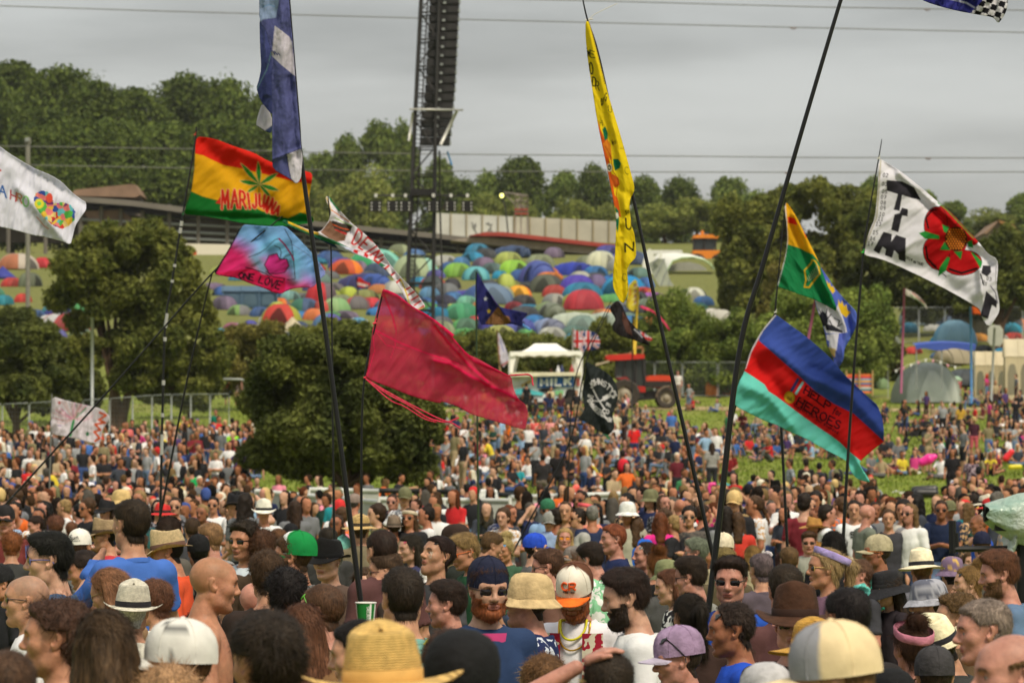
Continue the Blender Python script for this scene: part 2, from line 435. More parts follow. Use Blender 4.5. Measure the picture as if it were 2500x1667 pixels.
M_SHOE=sm('shoe leather',(52,46,42));
SKINS=[rgb(214,160,126),rgb(205,146,112),rgb(222,172,142),rgb(196,132,100),rgb(190,128,92),rgb(210,150,128),rgb(165,108,76)]
SKINS=[tuple(c*f for c,f in zip(s,(.76,.78,.82))) for s in SKINS]
HAIRC=dict(black=(24,20,18),dark=(44,32,24),brown=(72,50,34),mid=(98,70,46),red=(130,72,40),sandy=(140,108,68),blonde=(178,146,96),grey=(120,114,106),white=(178,174,166),purple=(96,84,92),pink=(214,130,150))
HAIRC={k:tuple(c*.8 for c in rgb(v)) for k,v in HAIRC.items()}
def stand_joints(**kw):
 J=dict(head=(0,.02,HEADZ),chest=(0,-.01,1.26),pelvis=(0,-.01,.93),shL=(-.165,-.025,1.385),shR=(.165,-.025,1.385),elL=(-.225,-.035,1.11),elR=(.225,-.035,1.11),haL=(-.235,.06,.90),haR=(.235,.06,.90),hipL=(-.09,0,.9),hipR=(.09,0,.9),knL=(-.1,.02,.49),knR=(.1,.02,.49),anL=(-.105,-.01,.09),anR=(.105,-.01,.09),toeL=(-.12,.15,.035),toeR=(.12,.15,.035))
 J.update(kw);return J
def fine_body(J,fine_hands=(),female=False,lo=(-.34,-.2),hi=(.34,.26),ztop=1.80,hz=1.455,sleeves='short',step=.0036):
 pr=body_prims(J,fine_hands,.86 if female else 1.0,sleeves=sleeves)+head_prims(J['head'],None,True,female)
 xs=spaced([(lo[0],-.108,.014),(-.108,.108,step),(.108,hi[0],.014)]) if not fine_hands else spaced([(lo[0],-.13,.009),(-.13,.13,step*1.1),(.13,hi[0],.009)])
 ys=spaced([(lo[1],-.108,.014),(-.108,.150,step),(.150,hi[1],.014)])
 zs=spaced([(-.01,1.42,.014),(1.42,1.49,.007),(1.49,ztop,step*(1.0 if not fine_hands else 1.2))])
 return sdm(pr,xs,ys,zs)
def fp_(h,v,lab,names,skinmul=None,rnd=random):
 """pigment of lips, eyes, brows, stubble and beard on the head; h = dict(beard=colour or None, brow=colour, shaved=colour)"""
 c=v-NA((0,.02,HEADZ));x,y,z_=np.abs(c[:,0]),c[:,1],c[:,2];n=len(v)
 col=np.zeros((n,4),np.float32);f=y>.04
 def put(m,rgb_,a):
  m=np.clip(m,0,1)*a;col[:,:3]=np.where(m[:,None]>col[:,3:4],NA(rgb_,np.float32)[None],col[:,:3]);col[:,3]=np.maximum(col[:,3],m)
 nz_=fbm(c*90,2)
 put(np.where(f&(x<.027)&(np.abs(z_+.0615)<.0115-.18*np.maximum(x-.008,0)),1.,0),(.40,.13,.11),.75)
 lip=f&(np.abs(z_+.0625)<.0018)&(x<.024);put(lip*1.,(.12,.03,.03),.9)
 ex=(x-.031)/.0135;ez=(z_-.002)/.0048;er=ex**2+ez**2
 put((f&(er<1)&(y>.076))*1.,(.45,.40,.36),.85)
 ir=((x-.031)/.0062)**2+((z_-.003)/.0062)**2;put((f&(ir<1)&(er<1.1)&(y>.076))*1.,(.03,.02,.015),1.)
 put((f&(np.abs(er-1.15)<.25)&(z_>.002))*1.,(.05,.03,.02),.85)
 b=f&(x>.014)&(x<.050)&(np.abs(z_-.024-.10*(x-.012)+1.9*np.maximum(x-.034,0)**2*20)<.0052-.05*np.maximum(x-.03,0));put(b*(1.+nz_),h['brow'],.85)
 if h.get('beard') is not None:
  m=ss(-.028,-.05,z_-.35*(y-.03)*0-.06*(x>.045)*0)*ss(-.02,.012,y)*ss(-.135,-.12,z_)
  m=np.maximum(m,ss(.05,.06,x)*ss(.035,.02,z_)*ss(.0,.012,y)*ss(.045,.03,y)*.9)
  mo=(x<.03)&(np.abs(z_+.047)<.007)&f;hole=(x<.024)&(np.abs(z_+.0625)<.01)&f
  m=np.maximum(np.where(hole,0,m),mo*.9)*np.clip(.8+nz_*.8,.2,1);m=np.where((z_>-.05)&(y>.07)&~mo,m*.25,m)*ss(-.15,-.13,z_)*(x<.1)
  put(m*(lab==names.index('skin')),h['beard'],h.get('bk',.85))
 if h.get('shaved') is not None:
  m=hair_region(c)[0]*np.clip(.75+nz_*.5,0,1);put(m,h['shaved'],h.get('sk',.45))
 return col
def hair_region(c,fringe=.074,nape=-.085):
 """soft mask of the scalp in head coordinates"""
 x,y,z_=np.abs(c[:,0]),c[:,1],c[:,2]
 line=np.interp(y,[-.12,-.06,-.028,-.012,.02,.034,.05,.09],[nape,nape,-.035,.012,.022,.035,fringe-.012,fringe+.008])
 m=ss(-.006,.006,z_-line);m=m*ss(-.155,-.12,z_)*(1-(x>.0665)*(z_<.03)*(y>-.045)*(y<.02));return m,line
class FineBase:pass
def make_base(J=None,**kw):
 b=FineBase();b.v,b.q,b.lab,b.names=fine_body(J or stand_joints(),**kw);b.n=nls(b.v,b.q);return b
def warp_head(v,hp):
 """individual face: widths and lengths, kept small on the skull so that hair and hats fit"""
 c=v-NA((0,.02,HEADZ));x,y,z_=c[:,0].copy(),c[:,1].copy(),c[:,2].copy()
 on=ss(-.16,-.12,z_);low=ss(.02,-.06,z_)*on
 x=x*(1+hp.get('jaw',0)*low+hp.get('wide',0)*on)
 nose=np.exp(-(x/.022)**2-((z_+.018)/.028)**2)*ss(.075,.1,y);y=y+nose*hp.get('nose',0)
 chin=np.exp(-(x/.04)**2-((z_+.1)/.03)**2)*ss(.03,.07,y);y=y+chin*hp.get('chin',0);z_=z_-chin*hp.get('long',0)
 r=v.copy();r[:,0]=x;r[:,1]=y+.02;r[:,2]=z_+HEADZ
 f=hp.get('fat',0);wz=ss(1.50,1.40,v[:,2])*ss(.75,.95,v[:,2]);r[:,0]*=1+f*.35*wz;r[:,1]*=1+f*wz
 nk=np.exp(-((v[:,2]-1.49)/.04)**2);r[:,0]*=1+f*.35*nk;r[:,1]*=1+f*.2*nk
 return r
PIV=NA((0,-.01,1.49))
def hrt(pitch=0,roll=0,turn=0):return NA(Euler((R(pitch),R(roll),R(turn)),'XYZ').to_matrix())
def bend(v,Rm):
 wgt=ss(1.455,1.545,v[:,2])[:,None];c=v-PIV;return v*(1-wgt)+(c@Rm.T+PIV)*wgt
def strands(rs,v,n,mask,count,length,width,flow,lift,curl=0):
 """thin tapering blades on the surface"""
 idx=rs.choice(np.nonzero(mask)[0],count);p=v[idx]+rs.normal(0,.002,(count,3));nn=n[idx]
 fl=flow(p)+rs.normal(0,.25,(count,3));fl-=nn*(fl*nn).sum(1,keepdims=True);fl/=np.linalg.norm(fl,axis=1,keepdims=True)+1e-9
 side=np.cross(fl,nn);side/=np.linalg.norm(side,axis=1,keepdims=True)+1e-9
 Ls=length*rs.uniform(.5,1.3,(count,1));W_=width*rs.uniform(.6,1.3,(count,1));lf=lift*rs.uniform(.2,1.6,(count,1))
 c1=rs.normal(0,curl,(count,3));a=p;m=p+fl*Ls*.5+nn*Ls*lf+c1*Ls;e=p+fl*Ls+nn*Ls*lf*.9-NA((0,0,1))*Ls*.15+c1*Ls*2.2
 V_=SK([a-side*W_,a+side*W_,m+side*W_*.8,m-side*W_*.8,e],1).reshape(-1,3);b=np.arange(count)[:,None]*5
 return V_,b+NA([[0,1,2,3]]),b+NA([[3,2,4]])
_hair={}
def hm_(style,base):
 if style in _hair:return _hair[style]
 rs=np.random.RandomState(abs(hash_(style))%9999);H0=NA((0,.02,HEADZ));c=base.v-H0
 fr,nape=.074,-.085;kind=style.rstrip('0123456789')
 if kind=='receding':fr=.115
 if kind in('long','bun','pony','bob'):fr=.082
 reg,line=hair_region(c,fr,nape if kind not in('under',) else -.05);x,y,z_=c.T
 if kind=='horseshoe':reg=reg*ss(.055,.03,z_+.25*y);
 near=z_>-.16
 mask=(reg>.5)&near
 top=ss(.03,.1,z_);front=ss(-.02,.08,y);nz_=fbm(c*14+hash_(style)%17,3);fine_=fbm(c*NA((70,70,30)),2)
 base_t=dict(short=.009,under=.007,receding=.007,horseshoe=.006,messy=.013,curly=.020,afro=.03,long=.014,bun=.009,pony=.010,bob=.018,quiff=.009,crop=.005)[kind]
 t=base_t+top*dict(short=.012,under=.024,messy=.016,curly=.014,quiff=.018,afro=.02,long=.006,bob=.008,receding=.004).get(kind,.002)
 if kind in('quiff','under'):t=t+top*front*.018
 t=t*.8*(1+nz_*(.9 if kind in('curly','afro') else .6 if kind=='messy' else .45))+fine_*(.007 if kind in('curly','afro','messy') else .002)
 t=t*ss(.0,.022,np.where(near,z_-line,0)+.004)+.0015
 sv,sq=sbs(base.v,base.q,mask,t,base.n,.0005);parts=[(sv,sq)]
 if kind in('long','bob','pony','bun'):
  pr=[]
  if kind=='long':
   for s_ in(-1,1):pr+=[(cps((s_*.062,-.03,HEADZ+.02),(s_*.085,-.045,HEADZ-.2),.036,.042),.03,False,'h')]
   pr+=[(cps((0,-.06,HEADZ+.02),(0,-.1,HEADZ-.26),.06,.07),.04,False,'h')]
  if kind=='bob':
   for s_ in(-1,1):pr+=[(cps((s_*.066,-.02,HEADZ+.03),(s_*.078,-.02,HEADZ-.09),.032,.034),.03,False,'h')]
   pr+=[(cps((0,-.055,HEADZ+.02),(0,-.06,HEADZ-.1),.062,.06),.04,False,'h')]
  if kind=='pony':pr+=[(cps((0,-.1,HEADZ+.06),(0,-.15,HEADZ+.02),.024,.03),.02,False,'h'),(cps((0,-.15,HEADZ+.02),(.01,-.13,HEADZ-.2),.034,.018),.02,False,'h')]
  if kind=='bun':pr+=[(ellip((0,-.06,HEADZ+.135),(.04,.04,.034)),.01,False,'h')]
  lo=np.min([p[0][1] for p in pr],0)-.03;hi=np.max([p[0][2] for p in pr],0)+.03
  hv,hq,*_=sdm(pr,*[np.arange(lo[k],hi[k],.009) for k in range(3)])
  hn=nls(hv,hq);hv=hv+hn*(fbm(hv*NA((60,60,9)),2)[:,None]*.014);parts.append((hv,hq))
 V_,Q_,T_=[],[],[];n0=0
 for pv,pq in parts:V_.append(pv);Q_.append(pq+n0);n0+=len(pv)
 for pv,pq in parts:
  pn=nls(pv,pq);cc=pv-H0
  cnt=int(dict(crop=500,curly=2600,afro=2800,messy=4200).get(kind,3600)*(1 if pv is parts[0][0] else .7))
  ln,wd,lf,cu=dict(short=(.02,.0008,.16,.06),under=(.032,.0009,.12,.06),messy=(.034,.0009,.11,.1),curly=(.024,.0011,.22,.35),afro=(.026,.0016,.5,.5),crop=(.01,.001,.5,.1),quiff=(.03,.0009,.15,.08),receding=(.02,.0011,.3,.1),horseshoe=(.016,.0011,.3,.1)).get(kind,(.06,.0009,.05,.03))
  def flow(p):
   c_=p-H0;o=np.zeros_like(p)
   if kind in('curly','afro'):return rs.normal(0,1,p.shape)
   if kind=='messy':return SK([.6+c_[:,0]*9,.5+0*c_[:,0],-.35+0*c_[:,0]],1)+rs.normal(0,.5,p.shape)
   tp=(c_[:,2]>.06)[:,None]
   return np.where(tp,SK([c_[:,0]*6+.3,np.full(len(p),.5 if kind in('quiff','under','short') else -.6),c_[:,0]*0-.1],1),SK([c_[:,0]*0,c_[:,1]*0-.25,c_[:,0]*0-1],1))
  a,b,d=strands(rs,pv,pn,np.ones(len(pv),bool),cnt,ln,wd,flow,lf,cu)
  V_.append(a);Q_.append(b+n0);T_.append(d+n0);n0+=len(a)
 me=mnp('hair_'+kind,CC(V_)-PIV,[CC(Q_),CC(T_)],(M_HAIR,));_hair[style]=me;return me
def hash_(s):
 h=5381
 for ch in str(s):h=(h*33+ord(ch))&0x7fffffff
 return h
def beard_mesh(base):
 if 'beard' in _hair:return _hair['beard']
 rs=np.random.RandomState(3);c=base.v-NA((0,.02,HEADZ));x,y,z_=np.abs(c[:,0]),c[:,1],c[:,2]
 m=(z_<-.045+.02*(x>.05))&(z_>-.135)&(y>.0)&~((x<.026)&(np.abs(z_+.0625)<.011)&(y>.07))|((x>.052)&(z_<-.01)&(z_>-.06)&(y>.004)&(y<.03))
 m&=(z_>-.115)|(y>.03)
 t=.0035+.006*ss(-.06,-.1,z_)+fbm(c*40,3)*.005
 sv,sq=sbs(base.v,base.q,m,t,base.n,.0008);pn=nls(sv,sq)
 a,b,d=strands(rs,sv,pn,np.ones(len(sv),bool),1200,.009,.0008,lambda p:np.tile([0,.25,-1.],(len(p),1)),.3,.2)
 me=mnp('beard',CC([sv,a])-PIV,[CC([sq,b+len(sv)]),d+len(sv)],(M_HAIR,));_hair['beard']=me;return me
M_HAT=oc('hat fabric','hat',.85,.22,22,.6);M_BAND=oc('hat band fabric','band',.8,.1,20,.2)
def straw_mat():
 m=Mat('woven straw',.7,.25);t=m.new('ShaderNodeTexCoord');w1=m.new('ShaderNodeTexWave',wave_type='BANDS',bands_direction='Z');w1.inputs['Scale'].default_value=55;w1.inputs['Distortion'].default_value=1.5
 m.link(t.outputs['Object'],w1.inputs[0]);c=m.scale(m.oat('hat'),m.math('MULTIPLY',m.rng(w1.outputs['Fac'],.7,1.1,0,1),m.rng(m.noise(60,2),.78,1.16)));m.base(c);m.bump(w1.outputs['Fac'],.8,.006);return m.m
M_STRAW=straw_mat()
M_LENS=sm('dark glasses lens',(14,12,14),.12,.02,spec=.6)
M_FRAME=oc('glasses frame plastic','frame',.35,.05,10,0,.5);M_LENSC=oc('tinted lens','lens',.15,.05,8,0,.6)
HOFF=NA((0,.03,HEADZ-1.49))
_hat={}
def hat_mesh(kind):
 if kind in _hat:return _hat[kind]
 th=LS(0,2*np.pi,49)[:-1];out={};cx,cy=HOFF[0],HOFF[1]-.016
 def ring(rx,ry,zf,a=th):return SK([cx+rx*np.sin(a),cy+ry*np.cos(a),HOFF[2]+zf+0*a],1)
 def wr(g,amp=.004,fr=22):g=NA(g);return g+fbm(g*fr,2)[...,None]*amp
 if kind in('cap','trucker','capback'):
  g=[ring(.084*(1-.0*k),.105,.012+.0) if k==0 else None for k in range(1)]
  prof=[(1.0,.008),(1.01,.03),(.99,.058),(.91,.084),(.76,.106),(.55,.121),(.28,.13),(.02,.132)]
  g=[ring(.083*a+.0,.104*a,z_) for a,z_ in prof];m=MB();m.grid(wr(NA(g).transpose(1,0,2),.003),True);
  m.lh([(.008,.0),(.006,.006),(0,.007)],10,(cx,cy,HOFF[2]+.131))
  for a in range(6):m.tbq([(cx+.0838*k_*sin(R(60*a)),cy+.1048*k_*cos(R(60*a)),HOFF[2]+z_+.001) for k_,z_ in prof],.0013,4)
  out['crown']=m
  b=MB();s_=-1 if kind=='capback' else 1;us=LS(-1,1,15);rows=[]
  for t in LS(0,1,6):
   rows.append([(cx+.078*u*(1-.12*t*t),cy+s_*(.104*sqrt(max(0,1-(u*.9)**2))+t*.072*sqrt(max(0,1-(abs(u)**3)*.85))),HOFF[2]+.014-.020*u*u-t*.010) for u in us])
  g1=NA(rows);b.grid(g1);g2=g1.copy();g2[...,2]-=.003;b.grid(g2[::-1]);out['brim']=b
 elif kind in('fedora','trilby','panama','floppy','straw','cowboy'):
  bw=dict(fedora=.06,trilby=.045,panama=.075,floppy=.11,straw=.085,cowboy=.09)[kind];ht=dict(fedora=.125,trilby=.12,panama=.125,floppy=.115,straw=.105,cowboy=.125)[kind]
  m=MB();rows=[]
  for a,z_ in[(1.0,.02),(.99,.05),(.95,.075),(.9,.1),(.84,ht),(.76,ht+.009),(.5,ht+.002),(.25,ht-.008),(.01,ht-.01)]:
   r_=ring(.086*a,.108*a,z_);fr=np.cos(th)
   if z_>.085 and kind!='floppy':
    pinch=np.clip(fr,0,1)**2*np.abs(np.sin(th))*.035;r_[:,0]-=np.sign(np.sin(th))*pinch*.5;r_[:,2]+=fr*.012+.006*np.cos(2*th)
   if kind=='floppy' and z_>.085:r_[:,2]+=.012*(1-a)
   rows.append(r_)
  m.grid(wr(NA(rows).transpose(1,0,2),.003),True);out['crown']=m
  b=MB();rows=[]
  for t in LS(0,1,7):
   z_=.02-.012*t+(.03*np.abs(np.sin(th))**3*t*t if kind in('fedora','trilby','cowboy') else -.01*t+.012*np.sin(3*th)*t*t*(1 if kind=='floppy' else .4))-(.02*t*np.clip(np.cos(th),0,1) if kind in('trilby','fedora') else 0)-(.03*t*t if kind=='floppy' else 0)
   r_=ring(.086+bw*t,.108+bw*t,0);r_[:,2]=HOFF[2]+z_;rows.append(r_)
  g1=NA(rows).transpose(1,0,2);b.grid(g1,True);g2=g1.copy();g2[...,2]-=.003;b.grid(g2[:,::-1],True);out['brim']=b
  k=MB();k.grid(NA([ring(.0885,.1105,.018),ring(.0885,.1105,.024),ring(.088,.11,.046),ring(.084,.106,.048)]).transpose(1,0,2),True);out['band']=k
 elif kind=='bucket':
  m=MB();m.grid(wr(NA([ring(.09*a,.11*a,z_) for a,z_ in[(1.02,.015),(1.0,.045),(.93,.08),(.84,.105),(.66,.122),(.4,.13),(.01,.132)]]).transpose(1,0,2),.006),True);out['crown']=m
  b=MB();g1=wr(NA([ring((.09+.036*t)*1.02,(.11+.038*t)*1.02,.017-.036*t) for t in LS(0,1,5)]).transpose(1,0,2),.007,14);b.grid(g1,True);g2=g1.copy();g2[...,2]-=.003;b.grid(g2[:,::-1],True);out['brim']=b
 elif kind in('beanie','bandana','headband'):
  m=MB();pf=[(1.0,.02),(1.04,.04),(1.03,.07),(.93,.1),(.72,.122),(.4,.136),(.01,.14)] if kind!='headband' else[(.98,.03),(1.03,.036),(1.035,.066),(.98,.07)]
  m.grid(wr(NA([ring(.081*a,.103*a,z_+(.02 if kind!='beanie' else 0)*np.cos(th)) for a,z_ in pf]).transpose(1,0,2),.005),True);out['crown']=m
 _hat[kind]={k:m.mesh('hat_'+k,M_HAT if k!='band' else M_BAND,True) for k,m in out.items()}
 return _hat[kind]
_strawhat={}
def ah_(person,kind,col,band=(30,26,26),T=None,straw=False,brimcol=None,scale=1.04):
 ms=hat_mesh(kind);root=None
 for part in('crown','brim','band'):
  if part not in ms:continue
  me=ms[part]
  if straw and part!='band':
   if(kind,part) not in _strawhat:me2=me.copy();me2.materials[0]=M_STRAW;_strawhat[(kind,part)]=me2
   me=_strawhat[(kind,part)]
  o=obj({'crown':'hat','brim':'brim','band':'hat_band'}[part],me,root or person)
  o['hat']=list(rgb(brimcol if(part=='brim' and brimcol) else col));o['band']=list(rgb(band))
  if root is None:root=o;o.location=tuple(PIV);o.rotation_euler=Matrix(T.tolist()).to_euler() if T is not None else(0,0,0);o.scale=(scale,)*3
 return root
_gl={}
def glasses_mesh(up=False):
 k='g'
 if k in _gl:return _gl[k]
 fr=MB();ln=MB()
 for s_ in(-1,1):
  c=HOFF+NA((s_*.034,.088,.002));t=LS(0,2*np.pi,21)
  sq=lambda a,rx,rz:(np.sign(np.cos(a))*np.abs(np.cos(a))**.75*rx,np.sign(np.sin(a))*np.abs(np.sin(a))**.75*rz)
  X,Z_=sq(t,.027,.0195);yy=-.012*((X*s_+.03)/.06)
  fr.tbq([(c[0]+a,c[1]+b,c[2]+d) for a,b,d in zip(X,yy,Z_)],.0022,5)
  X,Z_=sq(t[:-1],.0265,.019);yy=-.012*((X*s_+.03)/.06);ring=[(c[0]+a,c[1]+b,c[2]+d) for a,b,d in zip(X,yy,Z_)]
  ln.add(ring+[(c[0],c[1]+.004,c[2])],t=[(20,(i+1)%20,i) for i in range(20)])
  fr.tbq([(s_*.060,c[1]-.012,c[2]+.008),(s_*.079,HOFF[1]+.03,c[2]+.008),(s_*.080,HOFF[1]-.02,c[2]+.004),(s_*.079,HOFF[1]-.035,c[2]-.012)],.0024,5)
 fr.tbq([(-.009,HOFF[1]+.094,HOFF[2]+.007),(.009,HOFF[1]+.094,HOFF[2]+.007)],.0025,5)
 _gl[k]=(fr.mesh('glasses_frame',M_FRAME,True),ln.mesh('glasses_lens',M_LENSC,True));return _gl[k]
def agl(person,T=None,frame=(20,18,20),lens=(16,14,18),up=False,back=False):
 a,b=glasses_mesh();f=obj('sunglasses',a,person);l=obj('lens',b,f);f['frame']=list(rgb(frame));l['lens']=list(rgb(lens))
 Tm=Matrix(T.tolist()) if T is not None else Matrix.Identity(3);f.location=tuple(PIV)
 if up:
  c=Vc(HOFF);U=Matrix.Translation(c)@Euler((R(48),0,0)).to_matrix().to_4x4()@Matrix.Translation(-c);U=Matrix.Translation(Vc((0,.006,.012)))@U
  Tm=(Tm.to_4x4()@U);f.matrix_local=Matrix.Translation(Vc(PIV))@Tm
 else:f.rotation_euler=Tm.to_euler()
 return f
PO=dict(stand=stand_joints(),folded=stand_joints(elL=(-.24,.02,1.12),elR=(.24,.02,1.12),haL=(.06,.19,1.17),haR=(-.06,.17,1.13)),phone=stand_joints(head=(0,.05,HEADZ-.01),elL=(-.2,.04,1.13),elR=(.2,.04,1.13),haL=(-.05,.27,1.17),haR=(.05,.27,1.17)),drink=stand_joints(elR=(.25,.06,1.15),haR=(.13,.25,1.33)),shade=stand_joints(elR=(.30,.10,1.42),haR=(.13,.12,1.62),haL=(-.17,.14,.98)),hips=stand_joints(elL=(-.34,-.05,1.14),elR=(.34,-.05,1.14),haL=(-.19,.04,.97),haR=(.19,.04,.97)),walk=stand_joints(knL=(-.1,.14,.5),anL=(-.1,.2,.1),toeL=(-.11,.36,.06),knR=(.1,-.02,.48),anR=(.1,-.2,.12),toeR=(.1,-.06,.03),haL=(-.24,-.1,.9),haR=(.24,.2,.93)),lean=stand_joints(head=(0,.28,1.50),chest=(0,.1,1.2),shL=(-.165,.17,1.31),shR=(.165,.17,1.31),elL=(-.22,.25,1.07),elR=(.22,.25,1.07),haL=(-.1,.42,1.1),haR=(.1,.42,1.1)),sitcross=dict(head=(0,.06,.80),chest=(0,0,.42),pelvis=(0,0,.12),shL=(-.165,0,.56),shR=(.165,0,.56),elL=(-.25,.1,.32),elR=(.25,.1,.32),haL=(-.1,.3,.22),haR=(.1,.3,.22),hipL=(-.09,.03,.11),hipR=(.09,.03,.11),knL=(-.34,.3,.17),knR=(.34,.3,.17),anL=(.06,.42,.07),anR=(-.06,.36,.07),toeL=(.18,.46,.04),toeR=(-.18,.42,.04)),sitknees=dict(head=(0,.1,.80),chest=(0,.02,.43),pelvis=(0,-.03,.12),shL=(-.165,.05,.57),shR=(.165,.05,.57),elL=(-.24,.25,.42),elR=(.24,.25,.42),haL=(-.04,.44,.42),haR=(.05,.45,.40),hipL=(-.09,0,.11),hipR=(.09,0,.11),knL=(-.12,.38,.46),knR=(.12,.38,.46),anL=(-.12,.56,.07),anR=(.12,.56,.07),toeL=(-.13,.72,.03),toeR=(.13,.72,.03)),sitlean=dict(head=(0,-.12,.78),chest=(0,-.1,.41),pelvis=(0,0,.11),shL=(-.17,-.16,.55),shR=(.17,-.16,.55),elL=(-.24,-.32,.32),elR=(.24,-.32,.32),haL=(-.25,-.4,.05),haR=(.25,-.4,.05),hipL=(-.09,.05,.1),hipR=(.09,.05,.1),knL=(-.12,.46,.2),knR=(.14,.42,.34),anL=(-.12,.86,.07),anR=(.16,.66,.07),toeL=(-.14,.94,.15),toeR=(.18,.8,.04)),sitside=dict(head=(.05,.05,.79),chest=(.02,0,.42),pelvis=(0,0,.12),shL=(-.14,-.02,.55),shR=(.18,.02,.57),elL=(-.24,-.05,.3),elR=(.26,.14,.36),haL=(-.3,.0,.05),haR=(.1,.3,.3),hipL=(-.09,.03,.11),hipR=(.09,.03,.11),knL=(.1,.38,.12),knR=(.3,.34,.2),anL=(.42,.2,.07),anR=(.46,.1,.07),toeL=(.55,.16,.04),toeR=(.58,.06,.04)),chair=dict(head=(0,.04,1.13),chest=(0,-.03,.76),pelvis=(0,0,.46),shL=(-.165,-.02,.90),shR=(.165,-.02,.90),elL=(-.24,.02,.65),elR=(.24,.02,.65),haL=(-.14,.26,.6),haR=(.14,.26,.6),hipL=(-.09,.04,.45),hipR=(.09,.04,.45),knL=(-.13,.44,.5),knR=(.13,.44,.5),anL=(-.13,.5,.09),anR=(.13,.5,.09),toeL=(-.14,.66,.04),toeR=(.14,.66,.04)),lie=dict(head=(0,-.62,.17),chest=(0,-.28,.13),pelvis=(0,.08,.12),shL=(-.165,-.42,.12),shR=(.165,-.42,.12),elL=(-.26,-.2,.08),elR=(.33,-.55,.08),haL=(-.1,-.02,.24),haR=(.12,-.66,.08),hipL=(-.09,.12,.11),hipR=(.09,.12,.11),knL=(-.12,.5,.34),knR=(.12,.55,.12),anL=(-.12,.72,.07),anR=(.13,.96,.07),toeL=(-.12,.86,.04),toeR=(.2,.99,.14)))
def rot_lie():return NA(Euler((R(70),0,0)).to_matrix())
_tmpl={}
def tpl(pose,sleeves='short',legs='long',step=.021,slim=1.0):
 k=(pose,sleeves,legs,step,slim)
 if k in _tmpl:return _tmpl[k]
 J=PO[pose];T=rot_lie() if pose=='lie' else None
 pr=body_prims(J,(),slim,sleeves,legs)+head_prims(J['head'],T,False)
 lo=np.min([p[0][1] for p in pr],0)-.05;hi=np.max([p[0][2] for p in pr],0)+.05
 hc=NA(J['head']);fs=step*.5
 ax=[spaced([(lo[i],hc[i]-.13,step),(hc[i]-.13,hc[i]+.13,fs),(hc[i]+.13,max(hi[i],hc[i]+.14),step)]) if hc[i]-.13>lo[i] else spaced([(lo[i],hc[i]+.13,fs),(hc[i]+.13,max(hi[i],hc[i]+.14),step)]) for i in range(3)]
 v,q,lab,names=sdm(pr,*ax);lab=lab.copy()
 sk=names.index('skin')
 for i,n_ in enumerate(names):
  if n_ in('skull','hand'):lab[lab==i]=sk
 n=nls(v,q);out=dict(v=v,q=q,lab=lab,names=names,n=n,head=NA(J['head']),T=T)
 out['body']=mnp('body',v,q,(M_SKIN,));
 c=v-hc
 if T is not None:c=c@T
 pc=np.zeros((len(v),4));xx=np.abs(c[:,0]);hd_=(c[:,1]>.04)&(np.linalg.norm(c,axis=1)<.15)
 pc[hd_&(np.abs(xx-.031)<.016)&(np.abs(c[:,2]-.005)<.012)]=(.04,.02,.015,.75);pc[hd_&(xx<.022)&(np.abs(c[:,2]+.06)<.008)]=(.25,.06,.05,.7)
 pc[hd_&(np.abs(xx-.031)<.02)&(np.abs(c[:,2]-.028)<.007)]=(.05,.03,.02,.6)
 vcol(out['body'],pc)
 for part,tg,m,off in(('shirt','top',M_TOP,.008),('trousers','legs',M_LEGS,.007),('shoes','shoes',M_SHOE,.004)):
  if tg in names:
   mk=lab==names.index(tg)
   if tg=='top' and 'legs' in names:mk=dil(q,mk,3,(lab==names.index('legs'))|mk);off=.013
   sv,sq=sbs(v,q,mk,off+np.abs(fbm(v*11,2))*.02,n,.003,2)
   if len(sq):out[part]=mnp(part,sv,sq,(m,))
 _tmpl[k]=out;return out
def dil(q,mask,n=1,cond=None):
 for _ in range(n):
  hit=mask[q].any(1);m2=mask.copy();m2[q[hit].ravel()]=True;mask=m2 if cond is None else(mask|(m2&cond))
 return mask
def hlo(kind,step=.02):
 k=('low',kind,step)
 if k in _hair:return _hair[k]
 E_=lambda c,r:(ellip(c,r),.02,False,'h');C_=lambda a,b,ra,rb:(cps(a,b,ra,rb),.02,False,'h')
 if kind=='short':pr=[E_((0,-.024,.05),(.086,.099,.088)),E_((0,-.06,-.015),(.072,.066,.07))]
 if kind=='crop':pr=[E_((0,-.028,.045),(.08,.092,.078)),E_((0,-.058,-.01),(.068,.06,.06))]
 if kind=='curly':pr=[E_((0,-.035,.055),(.1,.11,.098)),E_((0,-.06,-.02),(.082,.07,.075))]
 if kind=='long':pr=[E_((0,-.03,.045),(.086,.097,.085)),C_((0,-.07,0),(0,-.1,-.24),.07,.07)]+[C_((s_*.07,-.02,.02),(s_*.09,-.03,-.2),.03,.035) for s_ in(-1,1)]
 if kind=='pony':pr=[E_((0,-.026,.048),(.084,.097,.086)),E_((0,-.06,-.01),(.07,.062,.065)),C_((0,-.12,.05),(0,-.15,-.1),.03,.025)]
 if kind=='bun':pr=[E_((0,-.026,.048),(.084,.097,.086)),E_((0,-.06,-.01),(.07,.062,.065)),E_((0,-.05,.14),(.04,.04,.035))]
 lo=np.min([p[0][1] for p in pr],0)-.04;hi=np.max([p[0][2] for p in pr],0)+.04
 v,q,*_=sdm(pr,*[np.arange(lo[i],hi[i],step) for i in range(3)]);v=v+nls(v,q)*(fbm(v*40,2)[:,None]*.02)
 _hair[k]=(mnp('hair',v,q,(M_HAIR,)),v,q);return _hair[k]
_lowhat={}
